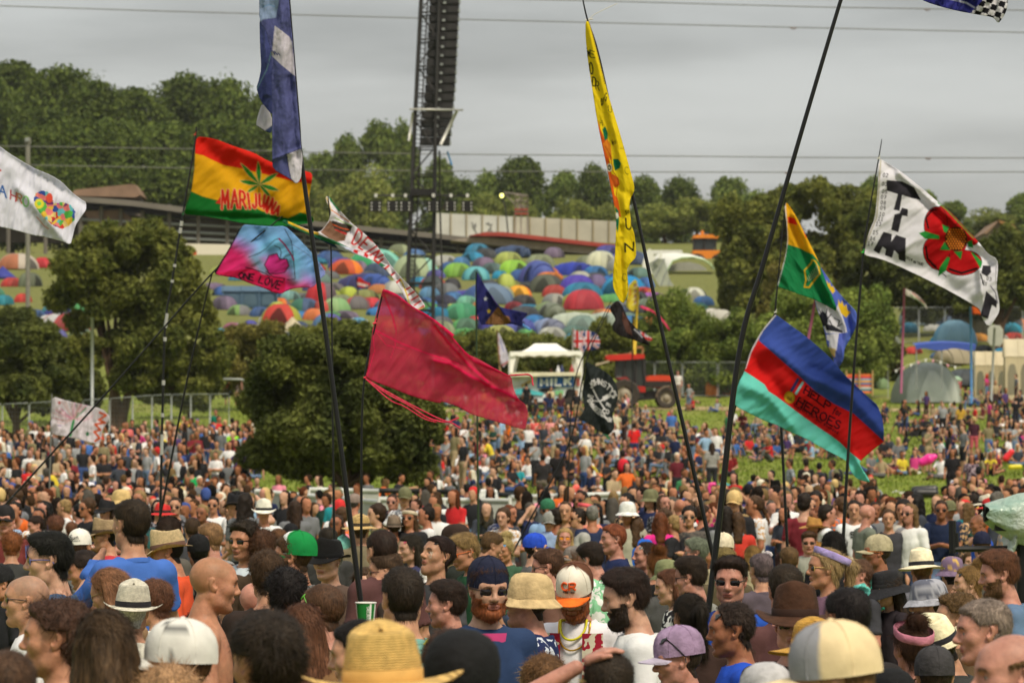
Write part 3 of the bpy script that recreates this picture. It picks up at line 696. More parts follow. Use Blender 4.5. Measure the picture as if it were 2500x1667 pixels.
def lp_(pose,x,y,ang,s=1.,skin=0,top=(80,80,90),legs=(50,55,70),hair=('short','brown'),sleeves='short',leg='long',hat=None,slim=1.,z=None,glasses=False,backpack=None,pcol=None,gp=None,lbq=''):
 """mid-distance figure: body with shirt, trousers, shoes and hair as parts"""
 t=tng('person',lbq,'person',(x,y,gz(x,y) if z is None else z),R(ang-90),gp);t.scale=(s,)*3
 T=tpl(pose,sleeves,leg,slim=slim)
 b=obj('body',T['body'],t);b['skin']=list(SKINS[skin%len(SKINS)])
 o=obj('shirt',T['shirt'],t);o['top']=list(rgb(top));o['patt']=1. if pcol else 0.;o['pcol']=list(rgb(pcol)) if pcol else[0.,0.,0.]
 if 'trousers' in T:o=obj('trousers',T['trousers'],t);o['legs']=list(rgb(legs));o['patt']=0.;o['pcol']=[0.,0.,0.]
 if 'shoes' in T:obj('shoes',T['shoes'],t)
 hr=(0,0,0) if T['T'] is None else Matrix(T['T'].tolist()).to_euler()
 if hair:o=obj('hair',hlo(hair[0])[0],t,loc=tuple(T['head']),rot=hr);o['hair']=[k_*.48 for k_ in HAIRC[hair[1]]]
 if hat and T['T'] is None:
  h=ah_(t,hat[0],hat[1],hat[2] if len(hat)>2 else(40,36,34),None,scale=1.13);h.location=tuple(T['head']-HOFF*1.13+NA((0,0,0)))
 if glasses:
  g=agl(t,None);g.location=tuple(T['head']-HOFF)
 return t
def cr(ox,oy,s,*uv):return[(ox+uv[i]/s,oy+uv[i+1]/s) for i in range(0,len(uv),2)]
def cA(*u):return cr(0,0,2.6138,*u)
def cB(*u):return cr(700,0,2.6138,*u)
def cC(*u):return cr(1400,0,1.96,*u)
def cD(*u):return cr(1850,300,2.4123,*u)
def cE(*u):return cr(0,500,2.24,*u)
def cF(*u):return cr(480,480,3.675,*u)
def cG(*u):return cr(1060,480,3.1784,*u)
def cH(*u):return cr(1060,780,3.336,*u)
def cI(*u):return cr(500,800,3.136,*u)
def cJ(*u):return cr(1650,850,2.767,*u)
def cK(*u):return cr(1700,400,2.6138,*u)
def cL(*u):return cr(400,280,3.5625,*u)
def chk(p,n=1,closed=True):
 for _ in range(n):
  o=[];m=len(p)
  for i in range(m if closed else m-1):
   a,b=p[i],p[(i+1)%m];o+=[(a[0]*.8+b[0]*.2,a[1]*.8+b[1]*.2),(a[0]*.2+b[0]*.8,a[1]*.2+b[1]*.8)]
  p=o if closed else[p[0]]+o[1:-1]+[p[-1]]
 return p
def inpoly(X,poly):
 x,y=X[:,0],X[:,1];r=np.zeros(len(X),bool);n=len(poly)
 for i in range(n):
  x1,y1=poly[i];x2,y2=poly[(i+1)%n]
  if y1==y2:continue
  c=((y1>y)!=(y2>y))&(x<(x2-x1)*(y-y1)/(y2-y1)+x1);r^=c
 return r
def segd(X,pts,closed=False):
 """distance of points to a polyline"""
 d=np.full(len(X),1e9);m=len(pts)
 for i in range(m if closed else m-1):
  a=NA(pts[i],float);b=NA(pts[(i+1)%m],float);ba=b-a;t=np.clip(((X-a)@ba)/(ba@ba+1e-9),0,1)
  d=np.minimum(d,np.hypot(*(X-a-t[:,None]*ba).T))
 return d
def arc(cx,cy,rx,ry,a0,a1,n=8):return[(cx+rx*cos(R(a0+(a1-a0)*i/n)),cy+ry*sin(R(a0+(a1-a0)*i/n))) for i in range(n+1)]
GL={'A':[[(0,0),(.5,1),(1,0)],[(.2,.38),(.8,.38)]],'B':[[(0,0),(0,1),(.6,1)]+arc(.6,.76,.32,.24,90,-90)+[(0,.52),(.65,.52)]+arc(.65,.26,.35,.26,90,-90)+[(0,0)]],'C':[arc(.55,.5,.55,.5,45,315,12)],'D':[[(0,0),(0,1),(.4,1)]+arc(.4,.5,.6,.5,90,-90,10)+[(0,0)]],'E':[[(.9,1),(0,1),(0,0),(.95,0)],[(0,.52),(.7,.52)]],'F':[[(.9,1),(0,1),(0,0)],[(0,.52),(.7,.52)]],'G':[arc(.55,.5,.55,.5,45,330,12)+[(1,.45),(.6,.45)]],'H':[[(0,0),(0,1)],[(1,0),(1,1)],[(0,.52),(1,.52)]],'I':[[(.5,0),(.5,1)]],'J':[[(.8,1),(.8,.3)]+arc(.42,.3,.38,.3,0,-170)],'K':[[(0,0),(0,1)],[(.95,1),(0,.42)],[(.3,.6),(1,0)]],'L':[[(0,1),(0,0),(.9,0)]],'M':[[(0,0),(.08,1),(.5,.3),(.92,1),(1,0)]],'N':[[(0,0),(0,1),(1,0),(1,1)]],'O':[arc(.5,.5,.5,.5,0,360,16)],'P':[[(0,0),(0,1),(.6,1)]+arc(.6,.74,.36,.26,90,-90)+[(0,.48)]],'Q':[arc(.5,.5,.5,.5,0,360,16),[(.6,.3),(1,-.05)]],'R':[[(0,0),(0,1),(.6,1)]+arc(.6,.75,.34,.25,90,-90)+[(0,.5)],[(.45,.5),(1,0)]],'S':[arc(.5,.75,.42,.25,35,270,8)+arc(.5,.25,.45,.25,90,-150,8)],'T':[[(0,1),(1,1)],[(.5,1),(.5,0)]],'U':[[(0,1),(0,.35)]+arc(.5,.35,.5,.35,180,360)+[(1,1)]],'V':[[(0,1),(.5,0),(1,1)]],'W':[[(0,1),(.25,0),(.5,.7),(.75,0),(1,1)]],'X':[[(0,0),(1,1)],[(0,1),(1,0)]],'Y':[[(0,1),(.5,.5),(1,1)],[(.5,.5),(.5,0)]],'Z':[[(0,1),(1,1),(0,0),(1,0)]],'0':[arc(.5,.5,.42,.5,0,360,14)],'1':[[(.25,.8),(.55,1),(.55,0)],[(.2,0),(.9,0)]],'2':[arc(.5,.72,.4,.28,160,-30)+[(.05,0),(.95,0)]],'3':[arc(.45,.74,.4,.26,150,-80)+arc(.45,.26,.45,.27,80,-150)],'4':[[(.7,0),(.7,1),(.05,.3),(.95,.3)]],'5':[[(.9,1),(.15,1),(.1,.55)]+arc(.45,.3,.45,.3,120,-140)],'6':[[(.8,1),(.15,.5)]+arc(.5,.28,.4,.28,150,-210,12)],'7':[[(.05,1),(.95,1),(.4,0)],[(.35,.5),(.8,.5)]],'8':[arc(.5,.75,.34,.25,0,360,10),arc(.5,.26,.42,.27,0,360,10)],'9':[arc(.5,.72,.38,.28,0,360,10),[(.88,.72),(.7,0)]],'!':[[(.5,1),(.5,.3)],[(.5,.05),(.5,0)]],"'":[[(.5,1),(.4,.75)]],'.':[[(.5,.05),(.5,0)]],'-':[[(.1,.5),(.9,.5)]],'f':[[(1,.85)]+arc(.75,.8,.25,.2,60,170,4)+[(.4,-.2)],[(.1,.55),(.85,.55)]],'o':[arc(.5,.32,.4,.32,0,360,10)],'r':[[(.2,0),(.25,.6)],[(.25,.4),(.5,.62),(.8,.6)]],'u':[[(.1,.6),(.1,.2),(.4,0),(.8,.25)],[(.85,.6),(.85,0)]],'p':[[(.15,-.3),(.15,.6)],arc(.45,.32,.35,.3,0,360,8)],'t':[[(.4,.85),(.4,.1),(.7,0)],[(.1,.6),(.8,.6)]],'n':[[(.1,0),(.1,.6)],[(.1,.4)]+arc(.5,.35,.35,.27,160,0,5)+[(.85,0)]],'d':[[(.85,0),(.85,1)],arc(.48,.3,.37,.3,0,360,8)],'e':[[(.1,.32),(.88,.35)]+arc(.5,.32,.4,.31,10,300,8)],'m':[[(0,0),(0,.6)],[(0,.4),(.25,.6),(.5,.4),(.5,0)],[(.5,.4),(.75,.6),(1,.4),(1,0)]],' ':[]}
NARROW={'I':.35,"'":.3,'!':.3,'.':.3,' ':.5,'f':.6,'r':.6,'t':.6}
def ltr(text,top,bot,serif=False,gap=.25):
 """polylines of a word laid between an upper and a lower line (photo pixels)"""
 ws=[NARROW.get(c,.8) for c in text];tot=sum(ws)+gap*(len(text)-1);out=[];x=0
 def at(line,t):
  n=len(line)-1;k=min(int(t*n),n-1);f=t*n-k;return(line[k][0]*(1-f)+line[k+1][0]*f,line[k][1]*(1-f)+line[k+1][1]*f)
 for c,w_ in zip(text,ws):
  pl=[list(p) for p in GL.get(c,GL.get(c.upper(),[]))]
  if serif and c.isupper():
   for p in list(pl):
    for e in(p[0],p[-1]):
     if e[1] in(0,1) and 0<=e[0]<=1:pl.append([(max(e[0]-.16,-.1),e[1]),(min(e[0]+.16,1.1),e[1])])
  if c=='I':pl=[[(.5,y) for _,y in p] if abs(p[0][0]-p[-1][0])<.01 else p for p in pl]
  for p in pl:
   o=[]
   for u,v in p:
    t=clp((x+u*w_)/tot,0,1);a=at(top,t);b=at(bot,t);o.append((b[0]*(1-v)+a[0]*v,b[1]*(1-v)+a[1]*v))
   out.append(o)
  x+=w_+gap
 return out
def paint(X,base,layers):
 """colours of points X (photo pixels) from a list of layers; four sub-samples each for soft edges"""
 cols=np.tile(NA(rgb(base),np.float32),(len(X),1))
 for l in layers:
  k=l[0];a=np.zeros(len(X));subs=[(-.45,-.3),(.3,-.45),(.45,.3),(-.3,.45)]
  if k=='p':_,pts,c=l
  if k=='l':_,pts,wd,c=l
  if k=='e':_,(cx,cy,rx,ry,ang),c=l
  if k=='t':_,pls,wd,c=l;
  if k=='fn':_,fn,c=l;cols2=fn(X,cols);cols=cols2;continue
  for s_ in subs:
   Y=X+NA(s_)*1.2
   if k=='p':a+=inpoly(Y,pts)
   elif k=='l':a+=segd(Y,pts)<wd/2
   elif k=='e':
    q=Y-NA((cx,cy));ca,sa=cos(R(ang)),sin(R(ang));u=q[:,0]*ca+q[:,1]*sa;v=-q[:,0]*sa+q[:,1]*ca;a+=(u/rx)**2+(v/ry)**2<1
   elif k=='t':
    A_=NA([p for pl in pls for p in pl]);box=(Y[:,0]>A_[:,0].min()-wd)&(Y[:,0]<A_[:,0].max()+wd)&(Y[:,1]>A_[:,1].min()-wd)&(Y[:,1]<A_[:,1].max()+wd);ii=np.nonzero(box)[0]
    if len(ii):
     d=np.full(len(ii),1e9)
     for pl in pls:d=np.minimum(d,segd(Y[ii],pl))
     a[ii]+=d<wd/2
  a=(a/4)[:,None];cols=cols*(1-a)+NA(rgb(c),np.float32)*a
 return cols
def cloth_m(name,transl=.35,alpha=None):
 m=Mat(name,.8,.15);c=m.attr('Col').outputs['Color'];t=m.new('ShaderNodeTexCoord')
 c2=m.scale(c,m.rng(m.noise(7,4),.92,1.05));m.base(c2);m.bump(m.math('ADD',m.noise(5,4),m.math('MULTIPLY',m.noise(420,2),.05)),.5,.03);m.trl(c2,transl)
 if alpha is not None:
  mixs=m.N['Mix Shader'];tr=m.new('ShaderNodeBsdfTransparent');m2=m.new('ShaderNodeMixShader');
  n=m.noise(3,2);m.link(m.rng(m.attr('thin').outputs['Fac'],alpha,0.02,0,1),m2.inputs[0]);m.link(mixs.outputs[0],m2.inputs[1]);m.link(tr.outputs[0],m2.inputs[2]);m.link(m2.outputs[0],m.N['Material Output'].inputs['Surface'])
 return m.m
M_CLOTH=cloth_m('printed flag cloth');M_SHEER=cloth_m('sheer ribbon fabric',.5,.37)
def cloth(name,outline,d,base,layers,parent=None,folds=(),amp=.03,nscale=.012,ndir=(1,.25),cell=2.0,mat=None,seed=0,sm_=1,dgrad=(0,0,0,0),thin=None,thick=.0015):
 """a cloth whose outline is given in photo pixels, hanging at distance d; folds push it towards or away from the camera"""
 poly=chk(outline,sm_);A_=NA(poly);x0,y0=A_.min(0)-cell;x1,y1=A_.max(0)+cell
 xs=np.arange(x0,x1+cell,cell);ys=np.arange(y0,y1+cell,cell);G=SK(np.meshgrid(xs,ys,indexing='ij'),-1);nx,ny=G.shape[:2];X=G.reshape(-1,2)
 ins=inpoly(X,poly).reshape(nx,ny);cellin=(ins[:-1,:-1].astype(int)+ins[1:,:-1]+ins[:-1,1:]+ins[1:,1:])>=3
 I=np.arange(nx*ny).reshape(nx,ny);Q=SK([I[:-1,:-1],I[:-1,1:],I[1:,1:],I[1:,:-1]],-1)[cellin]
 cnt=np.zeros(nx*ny,int);np.add.at(cnt,Q.ravel(),1);used=np.nonzero(cnt)[0];rim=used[cnt[used]<4]
 XR=X[rim];best=np.full(len(rim),1e9);bp=XR.copy()
 for i in range(len(poly)):
  a=A_[i];b=A_[(i+1)%len(poly)];ba=b-a;t=np.clip(((XR-a)@ba)/(ba@ba+1e-9),0,1);q=a+t[:,None]*ba;dd=np.hypot(*(XR-q).T);m=dd<best;best[m]=dd[m];bp[m]=q[m]
 X=X.copy();X[rim]=np.where((best<cell*1.6)[:,None],bp,XR)
 rm=-np.ones(nx*ny,int);rm[used]=np.arange(len(used));V2=X[used];Q=rm[Q]
 k=d/F;dy=fbm(SK([(V2[:,0]*ndir[0]+V2[:,1]*ndir[1])*nscale*2.2,(V2[:,1]*ndir[0]-V2[:,0]*ndir[1])*nscale*.7,V2[:,0]*0+seed*3.7],-1),4)*amp*2
 for line,wd,a in folds:
  s_=segd(V2,line)/wd;dy=dy-a*np.exp(-s_**2)
 dy=dy+(V2[:,0]-dgrad[2])*dgrad[0]*k+(V2[:,1]-dgrad[3])*dgrad[1]*k
 D=d+dy;v=SK([(V2[:,0]-1250)/F*D,D,CAMH+(HY-V2[:,1])/F*D],-1);c0=v.mean(0)
 if parent is not None and parent.type=='EMPTY':off=NA(parent.location)
 elif parent is not None:off=NA(parent.matrix_world.translation)
 else:off=c0
 me=mnp(name,v-off,Q,(mat or M_CLOTH,));vcol(me,paint(V2,base,layers))
 if thin is not None:
  a=me.attributes.new('thin','FLOAT','POINT');a.data.foreach_set('value',thin(V2).astype(np.float32))
 o=obj(name,me,parent)
 if parent is None:o.location=off
 if thick:md=o.modifiers.new('thickness','SOLIDIFY');md.thickness=thick;md.offset=0
 return o
def off_of(root):return root.location
M_POLE=sm('black carbon pole',(22,22,24),.4,.1,3)
def pp_(root,pts,r0,r1,mat=None,name='pole',n=8,d=None):
 """pts: (px, py, depth)"""
 P3=[P(*p)-root.location for p in pts];m=10;P4=[]
 if len(P3)>2:
  for i in range(len(P3)-1):
   a,b,c,e=P3[max(i-1,0)],P3[i],P3[i+1],P3[min(i+2,len(P3)-1)]
   for j in range(m):t=j/m;P4.append(.5*((2*b)+(c-a)*t+(2*a-5*b+4*c-e)*t*t+(3*b-a-3*c+e)*t**3))
  P4.append(P3[-1])
 else:P4=P3
 rr=[r0+(r1-r0)*i/(len(P4)-1) for i in range(len(P4))]
 mb=MB();mb.tbq(P4,rr,n);return mb.bd(name,mat or M_POLE,root,sm_=True)
def fgp(lbq,pts,r0,r1,cat='flag',name='flag',gp=None):
 """root of a flag on its pole; the pole runs on down to the ground at its foot"""
 x,y,d=pts[0];t=tng(name,lbq,cat,tuple(P(x,y,d)),0,gp)
 return t
def tog(pts):
 x,y,d=pts[-1];x2,y2,_=pts[-2];g=gz(P(x,y,d).x,d);p=P(x,y,d);q=P(*pts[-2]);dr=(p-q).normalized()
 if p.z-g>.05 and dr.z<-.05:e=p+dr*((p.z-g)/-dr.z);pts=list(pts)+[(1250+e.x/e.y*F,HY-(e.z-CAMH)/e.y*F,e.y)]
 return pts
WHITE=(232,230,236)
def knot(root,px,py,d,col=(200,200,190)):
 m=MB();p=P(px,py,d)-root.location;m.tbq([p+Vc((-.012,-.012,.0)),p+Vc((.012,-.012,.004))],.006,6);m.tbq([p+Vc((0,-.014,.006)),p+Vc((.012,-.014,.03))],.003,5);m.bd('tie',sm('cord',col,.7),root)
def build_flags():
 pts=tog([(700,-60,16.0),(727,280,16.),(738,410,16.),(800,850,16.),(882,1480,16.)])
 r=fgp('furled blue and white diagonal cross flag hanging down the thick black pole',pts,0,0);pp_(r,pts,.007,.0135)
 navy=(92,97,150);pale=(150,170,205)
 cloth('cloth',cA(1655,-60,1840,-60,1856,160,1868,270,1882,460,1892,600,1908,780,1922,950,1931,1010,1925,1080,1922,1130,1908,1160,1890,1175,1855,1145,1740,1080,1738,1000,1737,700,1733,360,1728,330,1700,200,1655,140),15.95,navy,[('p',cA(1655,-60,1782,-60,1778,20,1762,115,1680,125,1655,150),pale),('l',cA(1680,45,1720,30,1755,45),2,(120,160,205)),('p',cA(1754,165,1800,200,1850,240,1866,280,1880,420,1885,490,1800,420,1734,357),(205,200,212)),('l',cA(1738,325,1756,352,1752,328,1770,352,1775,340),2,(60,66,130)),('l',cA(1780,344,1786,356),2,(60,66,130)),('p',cA(1830,985,1920,950,1940,1010,1930,1130,1890,1180,1858,1140,1840,1060),(214,210,220)),('l',cA(1742,1020,1830,985,1922,948),1.5,(40,42,80)),('l',cA(1858,1145,1840,1060,1830,985),1.6,(40,42,80))],r,folds=[(cA(1735,360,1740,1080),8,-.02),(cA(1790,0,1805,500,1850,980),12,.02),(cA(1850,500,1890,1000),8,-.015),(cA(1740,1020,1920,950),5,.01)],amp=.012,nscale=.03,ndir=(1,.12))
 cloth('fold',cA(1655,110,1700,150,1735,300,1740,400,1740,720,1735,735,1670,655,1650,610,1636,560,1650,520,1668,440,1660,300),16.15,(80,88,146),[('l',cA(1640,570,1700,450,1732,330),2,(120,160,170)),('l',cA(1680,120,1690,330,1720,420),2.5,(84,92,140))],r,amp=.012,nscale=.03,ndir=(1,.2),folds=[(cA(1690,120,1700,600),7,.02)])
 cloth('hem',cA(1674,655,1735,735,1736,855,1690,838,1655,815,1632,800,1650,720),16.2,(208,204,214),[('p',cA(1690,835,1740,800,1745,870,1700,850),(70,84,130)),('l',cA(1632,800,1690,838,1736,858),1.6,(40,42,70))],r,amp=.015)
 d=40;pts=tog([(479,310,d),(476,350,d),(447,520,d),(420,690,d),(404,790,d),(397,991,d),(392,1230,d)])
 r=fgp('red, gold and green striped flag with a green leaf and red lettering',pts,0,0);pp_(r,pts,.008,.016)
 for a,b in((540,552),(556,570),(645,652),(683,690),(765,800),(823,833),(928,940),(1008,1018),(1060,1110)):
  i=np.interp([a,b],[310,520,690,790,991,1230],[479,447,420,404,397,392]);m=MB();m.tbq([P(i[0],a,d)-r.location,P(i[1],b,d)-r.location],.0185,8);m.bd('tape',sm('silver tape',(160,160,158),.4),r)
 lf=[]
 for(tx,ty) in((670,425),(820,410),(990,510),(1000,660),(930,720),(718,682),(660,577)):
  cx,cy=832,608;dx,dy=tx-cx,ty-cy;n_=hypot(dx,dy);px_,py_=-dy/n_,dx/n_;w_=15 if n_>150 else 11
  lp=[(cx,cy)]+[(cx+dx*t+px_*w_*s,cy+dy*t+py_*w_*s) for t,s in((.25,.75),(.5,1.25),(.75,.9))]+[(tx,ty)]+[(cx+dx*t-px_*w_*s,cy+dy*t-py_*w_*s) for t,s in((.75,.9),(.5,1.25),(.25,.75))]
  pp=cL(*[q for p in lp for q in p]);lf+=[('l',pp+[pp[0]],2.4,(206,178,110)),('p',pp,(40,128,44))]
 tl=ltr('MARIJUANA',cL(505,660,640,655,740,690,860,694,950,730,1015,815),cL(505,820,640,812,760,818,850,800,900,850,990,872),gap=.34)
 cloth('cloth',cL(280,190,400,203,480,225,620,280,780,330,880,390,950,420,1090,462,1220,490,1292,508,1285,600,1265,690,1262,780,1268,860,1305,905,1300,940,1100,968,900,972,700,950,520,910,330,880,170,868,200,780,240,668,262,500,272,340),d+.05,(222,168,20),[('p',cL(240,100,1400,100,1400,620,1290,606,1100,575,950,535,800,500,680,470,520,440,400,385,340,355,270,340),(214,36,22)),('p',cL(120,640,240,668,330,710,420,735,560,765,700,795,800,812,850,838,980,880,1085,900,1130,880,1185,850,1262,868,1330,900,1330,1100,120,1100),(22,112,44))]+lf+[('l',cL(828,610,828,685),1.5,(40,128,44)),('p',cL(450,772,500,700,520,760,505,780),(206,50,36)),('t',tl,8,(224,176,130)),('t',tl,5.6,(204,40,30))],r,folds=[(cL(280,200,520,420,700,600,1000,900),22,-.08),(cL(600,290,900,430,1290,560),14,.06),(cL(520,330,640,640,700,940),30,.05),(cL(1120,480,1100,900),18,-.06),(cL(170,868,800,900,1300,925),8,-.05)],amp=.05,nscale=.008,ndir=(.7,.7))
 knot(r,476,330,d,(190,60,40));knot(r,447,524,d,(40,110,60))
 d=36;pts=tog([(690,528,d),(600,601,d),(518,667,d),(280,937,d),(42,1200,d),(0,1246,d)])
 r=fgp('pink and blue sprayed flag with outlined hands, reading one love',pts,0,0);pp_(r,pts,.006,.013)
 def blend(X,c):
  t=ss(430,640,(X[:,1]-540)*3.2+(640-X[:,0])*1.7+262)[:,None];a=NA(rgb(128,176,226));b=NA(rgb(216,44,118));mid_=NA(rgb(176,130,205))
  t2=np.exp(-((X[:,0]-690)/55)**2-((X[:,1]-625)/70)**2)[:,None];c=np.where(t<.5,a*(1-2*t)+mid_*2*t,mid_*(2-2*t)+b*(2*t-1))
  e_=np.exp(-(segd(X,cF(600,660,520,540,700,400,880,560,900,720))/16)**2)[:,None];c=c*(1-e_*.8)+NA(rgb(120,190,226))*e_*.8
  rt_=ss(760,800,X[:,0]+(X[:,1]-620)*.1)[:,None];return(c*(1-rt_)+NA(rgb(140,150,210))*rt_).astype(np.float32)
 blk=(40,22,40)
 cloth('cloth',cF(400,250,560,262,690,270,790,262,880,340,1030,500,1100,590,1165,690,1110,740,1040,820,960,815,860,825,800,850,760,872,700,865,600,820,480,780,360,730,240,715,150,690,200,610,300,450),d-.05,(200,80,150),[('fn',blend,None),('p',cF(160,690,500,640,600,700,800,730,790,850,740,880,600,830,400,750),(206,28,84)),('p',cF(610,610,650,530,720,510,750,560,810,560,830,620,790,680,720,690,650,690),(206,52,140)),('l',cF(610,610,650,530,720,510,745,560,810,560,830,620,790,680,720,692,650,690,608,612),2.2,blk),('l',cF(465,545,560,510,620,470,700,390,750,375),1.8,blk),('l',cF(700,440,745,460,760,500,750,560),1.8,blk),('l',cF(620,670,690,720,790,735,780,760),2.2,blk),('l',cF(440,635,520,655,620,690,660,720),2.4,blk),('l',cF(790,290,850,400,870,560,885,740,810,745),1.8,blk),('l',cF(740,380,790,430,850,520,870,570),4,(150,30,90)),('l',cF(780,560,800,530,850,520),1.6,blk),('l',cF(860,430,1000,520,1160,690),1.2,(100,110,150)),('t',ltr('ONE',cF(385,680,520,700),cF(375,725,510,755),gap=.2),3.6,blk),('t',ltr('LOVE',cF(575,715,670,735,780,770),cF(555,770,650,800,740,832),gap=.2),3.6,blk),('l',cF(405,250,300,450,160,690),6,(28,26,26)),('l',cF(160,690,400,740,600,820,740,872,850,830,1040,820),1.6,(60,20,40))],r,amp=.045,nscale=.01,ndir=(.5,.8),folds=[(cF(870,300,880,740),14,.05),(cF(520,270,640,520),16,-.04),(cF(1030,500,1030,820),12,-.05)])
 pp=tog([(518,667,d+.02),(495,760,d+.1),(450,960,d+.2),(400,1215,d+.3)]);pp_(r,pp,.007,.013,name='prop_pole')
 d=30;r=fgp('long thin white banner with red letters and a painted cap face, blowing to the right',[(818,482,d)],0,0)
 pts=tog([(801,478,d),(808,600,d),(812,1000,d),(815,1240,d)])
 red=(206,40,42);tl=ltr('DEIN',cF(1450,290,1590,410,1680,520),cF(1390,420,1490,480,1590,560),gap=.5)
 cloth('cloth',cF(1158,5,1180,-6,1200,8,1230,60,1290,130,1380,230,1480,310,1560,380,1640,470,1710,570,1760,640,1850,740,1920,810,1990,890,2050,975,2050,1000,1935,1035,1900,960,1860,880,1810,800,1740,700,1650,620,1580,570,1440,520,1330,490,1270,470,1050,360,900,300,770,232,765,215,790,208,830,225,1010,300,1100,325,1180,230,1212,130,1165,50),d,(226,222,230),[('p',cF(760,200,800,205,1000,310,1230,390,1330,440,1560,540,1700,620,1640,640,1440,530,1250,480,1000,360,760,240),(44,120,84)),('p',cF(820,215,1000,300,1100,322,1090,345,1000,320,820,240),(226,186,40)),('p',cF(1000,345,1240,430,1290,480,1180,450,1000,362),(44,60,110)),('p',cF(1240,425,1420,470,1600,560,1560,580,1380,520,1290,490),(206,210,230)),('p',cF(1180,-6,1205,10,1250,80,1300,135,1270,130,1200,40),(40,130,80)),('l',cF(1165,10,1190,70,1212,130),2.5,(226,186,40)),('p',cF(1220,215,1300,240,1400,260,1380,310,1330,340,1240,300,1190,300,1180,240),(70,62,56)),('l',cF(1220,250,1300,285,1370,300),2.2,(214,90,40)),('l',cF(1240,300,1340,335),5,(206,60,60)),('p',cF(1110,320,1200,210,1240,300,1340,345,1330,395,1260,405,1180,370),(140,104,84)),('l',cF(1210,120,1280,170,1370,225),2.2,(214,120,60)),('l',cF(1240,190,1310,230,1390,260),2.2,(150,190,90)),('t',tl,4.2,red),('l',cF(1420,490,1510,520,1620,600),8,red),('l',cF(1460,505,1490,515),8,(226,222,230)),('l',cF(1550,545,1575,560),8,(230,226,232))]+[('l',cF(1640+k*52-8,590+k*62,1670+k*52,560+k*62),5,red) for k in range(4)]+[('l',cF(1870+k*28,840+k*45,1940+k*24,800+k*45),4,red) for k in range(5)]+[('l',cF(1830,740,1880,860,1930,1030,2050,995),3,(222,198,60))],r,amp=.03,nscale=.02,ndir=(.7,.7),folds=[(cF(1200,20,1430,400,1700,600,1990,960),8,-.04),(cF(1100,325,1400,500,1700,640),6,.04)],sm_=1)
 pp_(r,pts,.004,.012)
 d=22;pts=tog([(937,706,d),(915,800,d),(890,925,d),(883,1060,d),(882,1290,d)])
 r=fgp('large sheer magenta banner with ribbons streaming out below the tent field',pts,0,0);pp_(r,pts,.004,.009)
 M2=(206,30,74);HS=(230,40,100)
 lines=[(cF(1670,835,1800,880,1950,990,2150,1110,2352,1280),13),(cH(0,0,130,120,270,290,330,340,500,410,640,460),9),(cH(0,330,130,360,280,450,430,530,570,590,680,650),10),(cH(0,50,110,180,200,280,290,380,440,510),7),(cF(1680,880,1760,1080,1790,1200),4),(cF(1590,1190,1800,1300,2050,1400,2352,1500),5),(cF(1600,1200,1700,1330,1870,1370),2.5),(cF(1790,1200,1780,1340,1740,1450),2),(cI(1285,0,1300,180,1240,380),3)]
 ol=cF(1665,840,1690,828,1800,875,1930,980,2100,1075,2200,1150,2352,1270)+cH(130,120,270,280,360,320,430,360,540,420,630,465,640,540,660,600,690,650,745,690,765,760,755,830,742,900,640,870,520,835,400,800,300,770,180,700,60,665)+cI(1800,580,1600,530,1400,450,1225,385,1250,300,1270,130,1285,0)
 def thin(X):
  t=np.zeros(len(X))
  for l_,w_ in lines:t=np.maximum(t,np.exp(-(segd(X,l_)/(w_*.55))**2))
  return np.clip(t+.8*np.exp(-(segd(X,cI(1225,385,1400,460,1800,590,2000,640))/9)**2)+.15*vnoise(SK([X[:,0]*.05,X[:,1]*.05,X[:,0]*0],-1)),0,1)
 cloth('cloth',ol,d,(210,66,96),[('l',l_,w_*.6,HS) for l_,w_ in lines],r,mat=M_SHEER,amp=.06,nscale=.007,ndir=(.8,.5),folds=[(l_,w_*1.3,.05) for l_,w_ in lines[:4]]+[(cH(300,350,620,700),25,-.06)],thin=thin,cell=2.5)
 for k,(l_,w_) in enumerate([(cI(1225,385,1400,510,1560,590,1700,690,1850,730,1950,685),4),(cI(1240,395,1380,480,1600,600,1800,700,1900,730,1960,770),3.5),(cI(1230,390,1420,560,1530,600,1680,700,1780,725),3),(cH(600,455,700,450,770,445,800,470,800,520,810,540),4)]):
  A_=NA(l_);n_=len(l_);tn=np.gradient(A_,axis=0);nn=SK([-tn[:,1],tn[:,0]],1)/np.hypot(*tn.T)[:,None];wv=w_/2
  cloth('ribbon',[tuple(p) for p in A_+nn*wv]+[tuple(p) for p in(A_-nn*wv)[::-1]],d-.05-.03*k,(232,50,90),[('l',l_,1,(240,120,140))],r,amp=.02,cell=1.4,sm_=2)
 knot(r,915,790,d,(220,60,80));knot(r,893,922,d,(220,60,80))
 d=44;pts=tog([(1163,664,d),(1163,790,d),(1165,1000,d),(1168,1290,d)])
 r=fgp('small navy flag with one white and one yellow star',pts,0,0);pp_(r,pts,.01,.014,sm('dark green pole',(44,60,36),.5))
 st=lambda cx,cy,ro:[(cx+(ro if k%2==0 else ro*.42)*sin(R(36*k)),cy-(ro if k%2==0 else ro*.42)*cos(R(36*k))) for k in range(10)]
 s1,s2=cG(399,793)[0],cG(425,890)[0]
 cloth('cloth',cG(328,580,350,610,390,690,440,760,500,850,560,870,640,885,735,905,700,940,680,960,690,990,680,1010,600,985,500,998,330,990),d,(44,46,110),[('p',st(s1[0],s1[1],6.5),(200,204,214)),('p',st(s2[0],s2[1],6.5),(222,196,60)),('p',cG(395,985,420,950,480,870,500,855,540,920,580,930,595,970,560,995,450,996),(140,100,66)),('l',cG(480,900,540,960),2,(90,60,50)),('l',cG(440,750,490,840),2,(120,80,190))],r,amp=.06,nscale=.02,folds=[(cG(430,740,520,870,600,980),6,.06)])
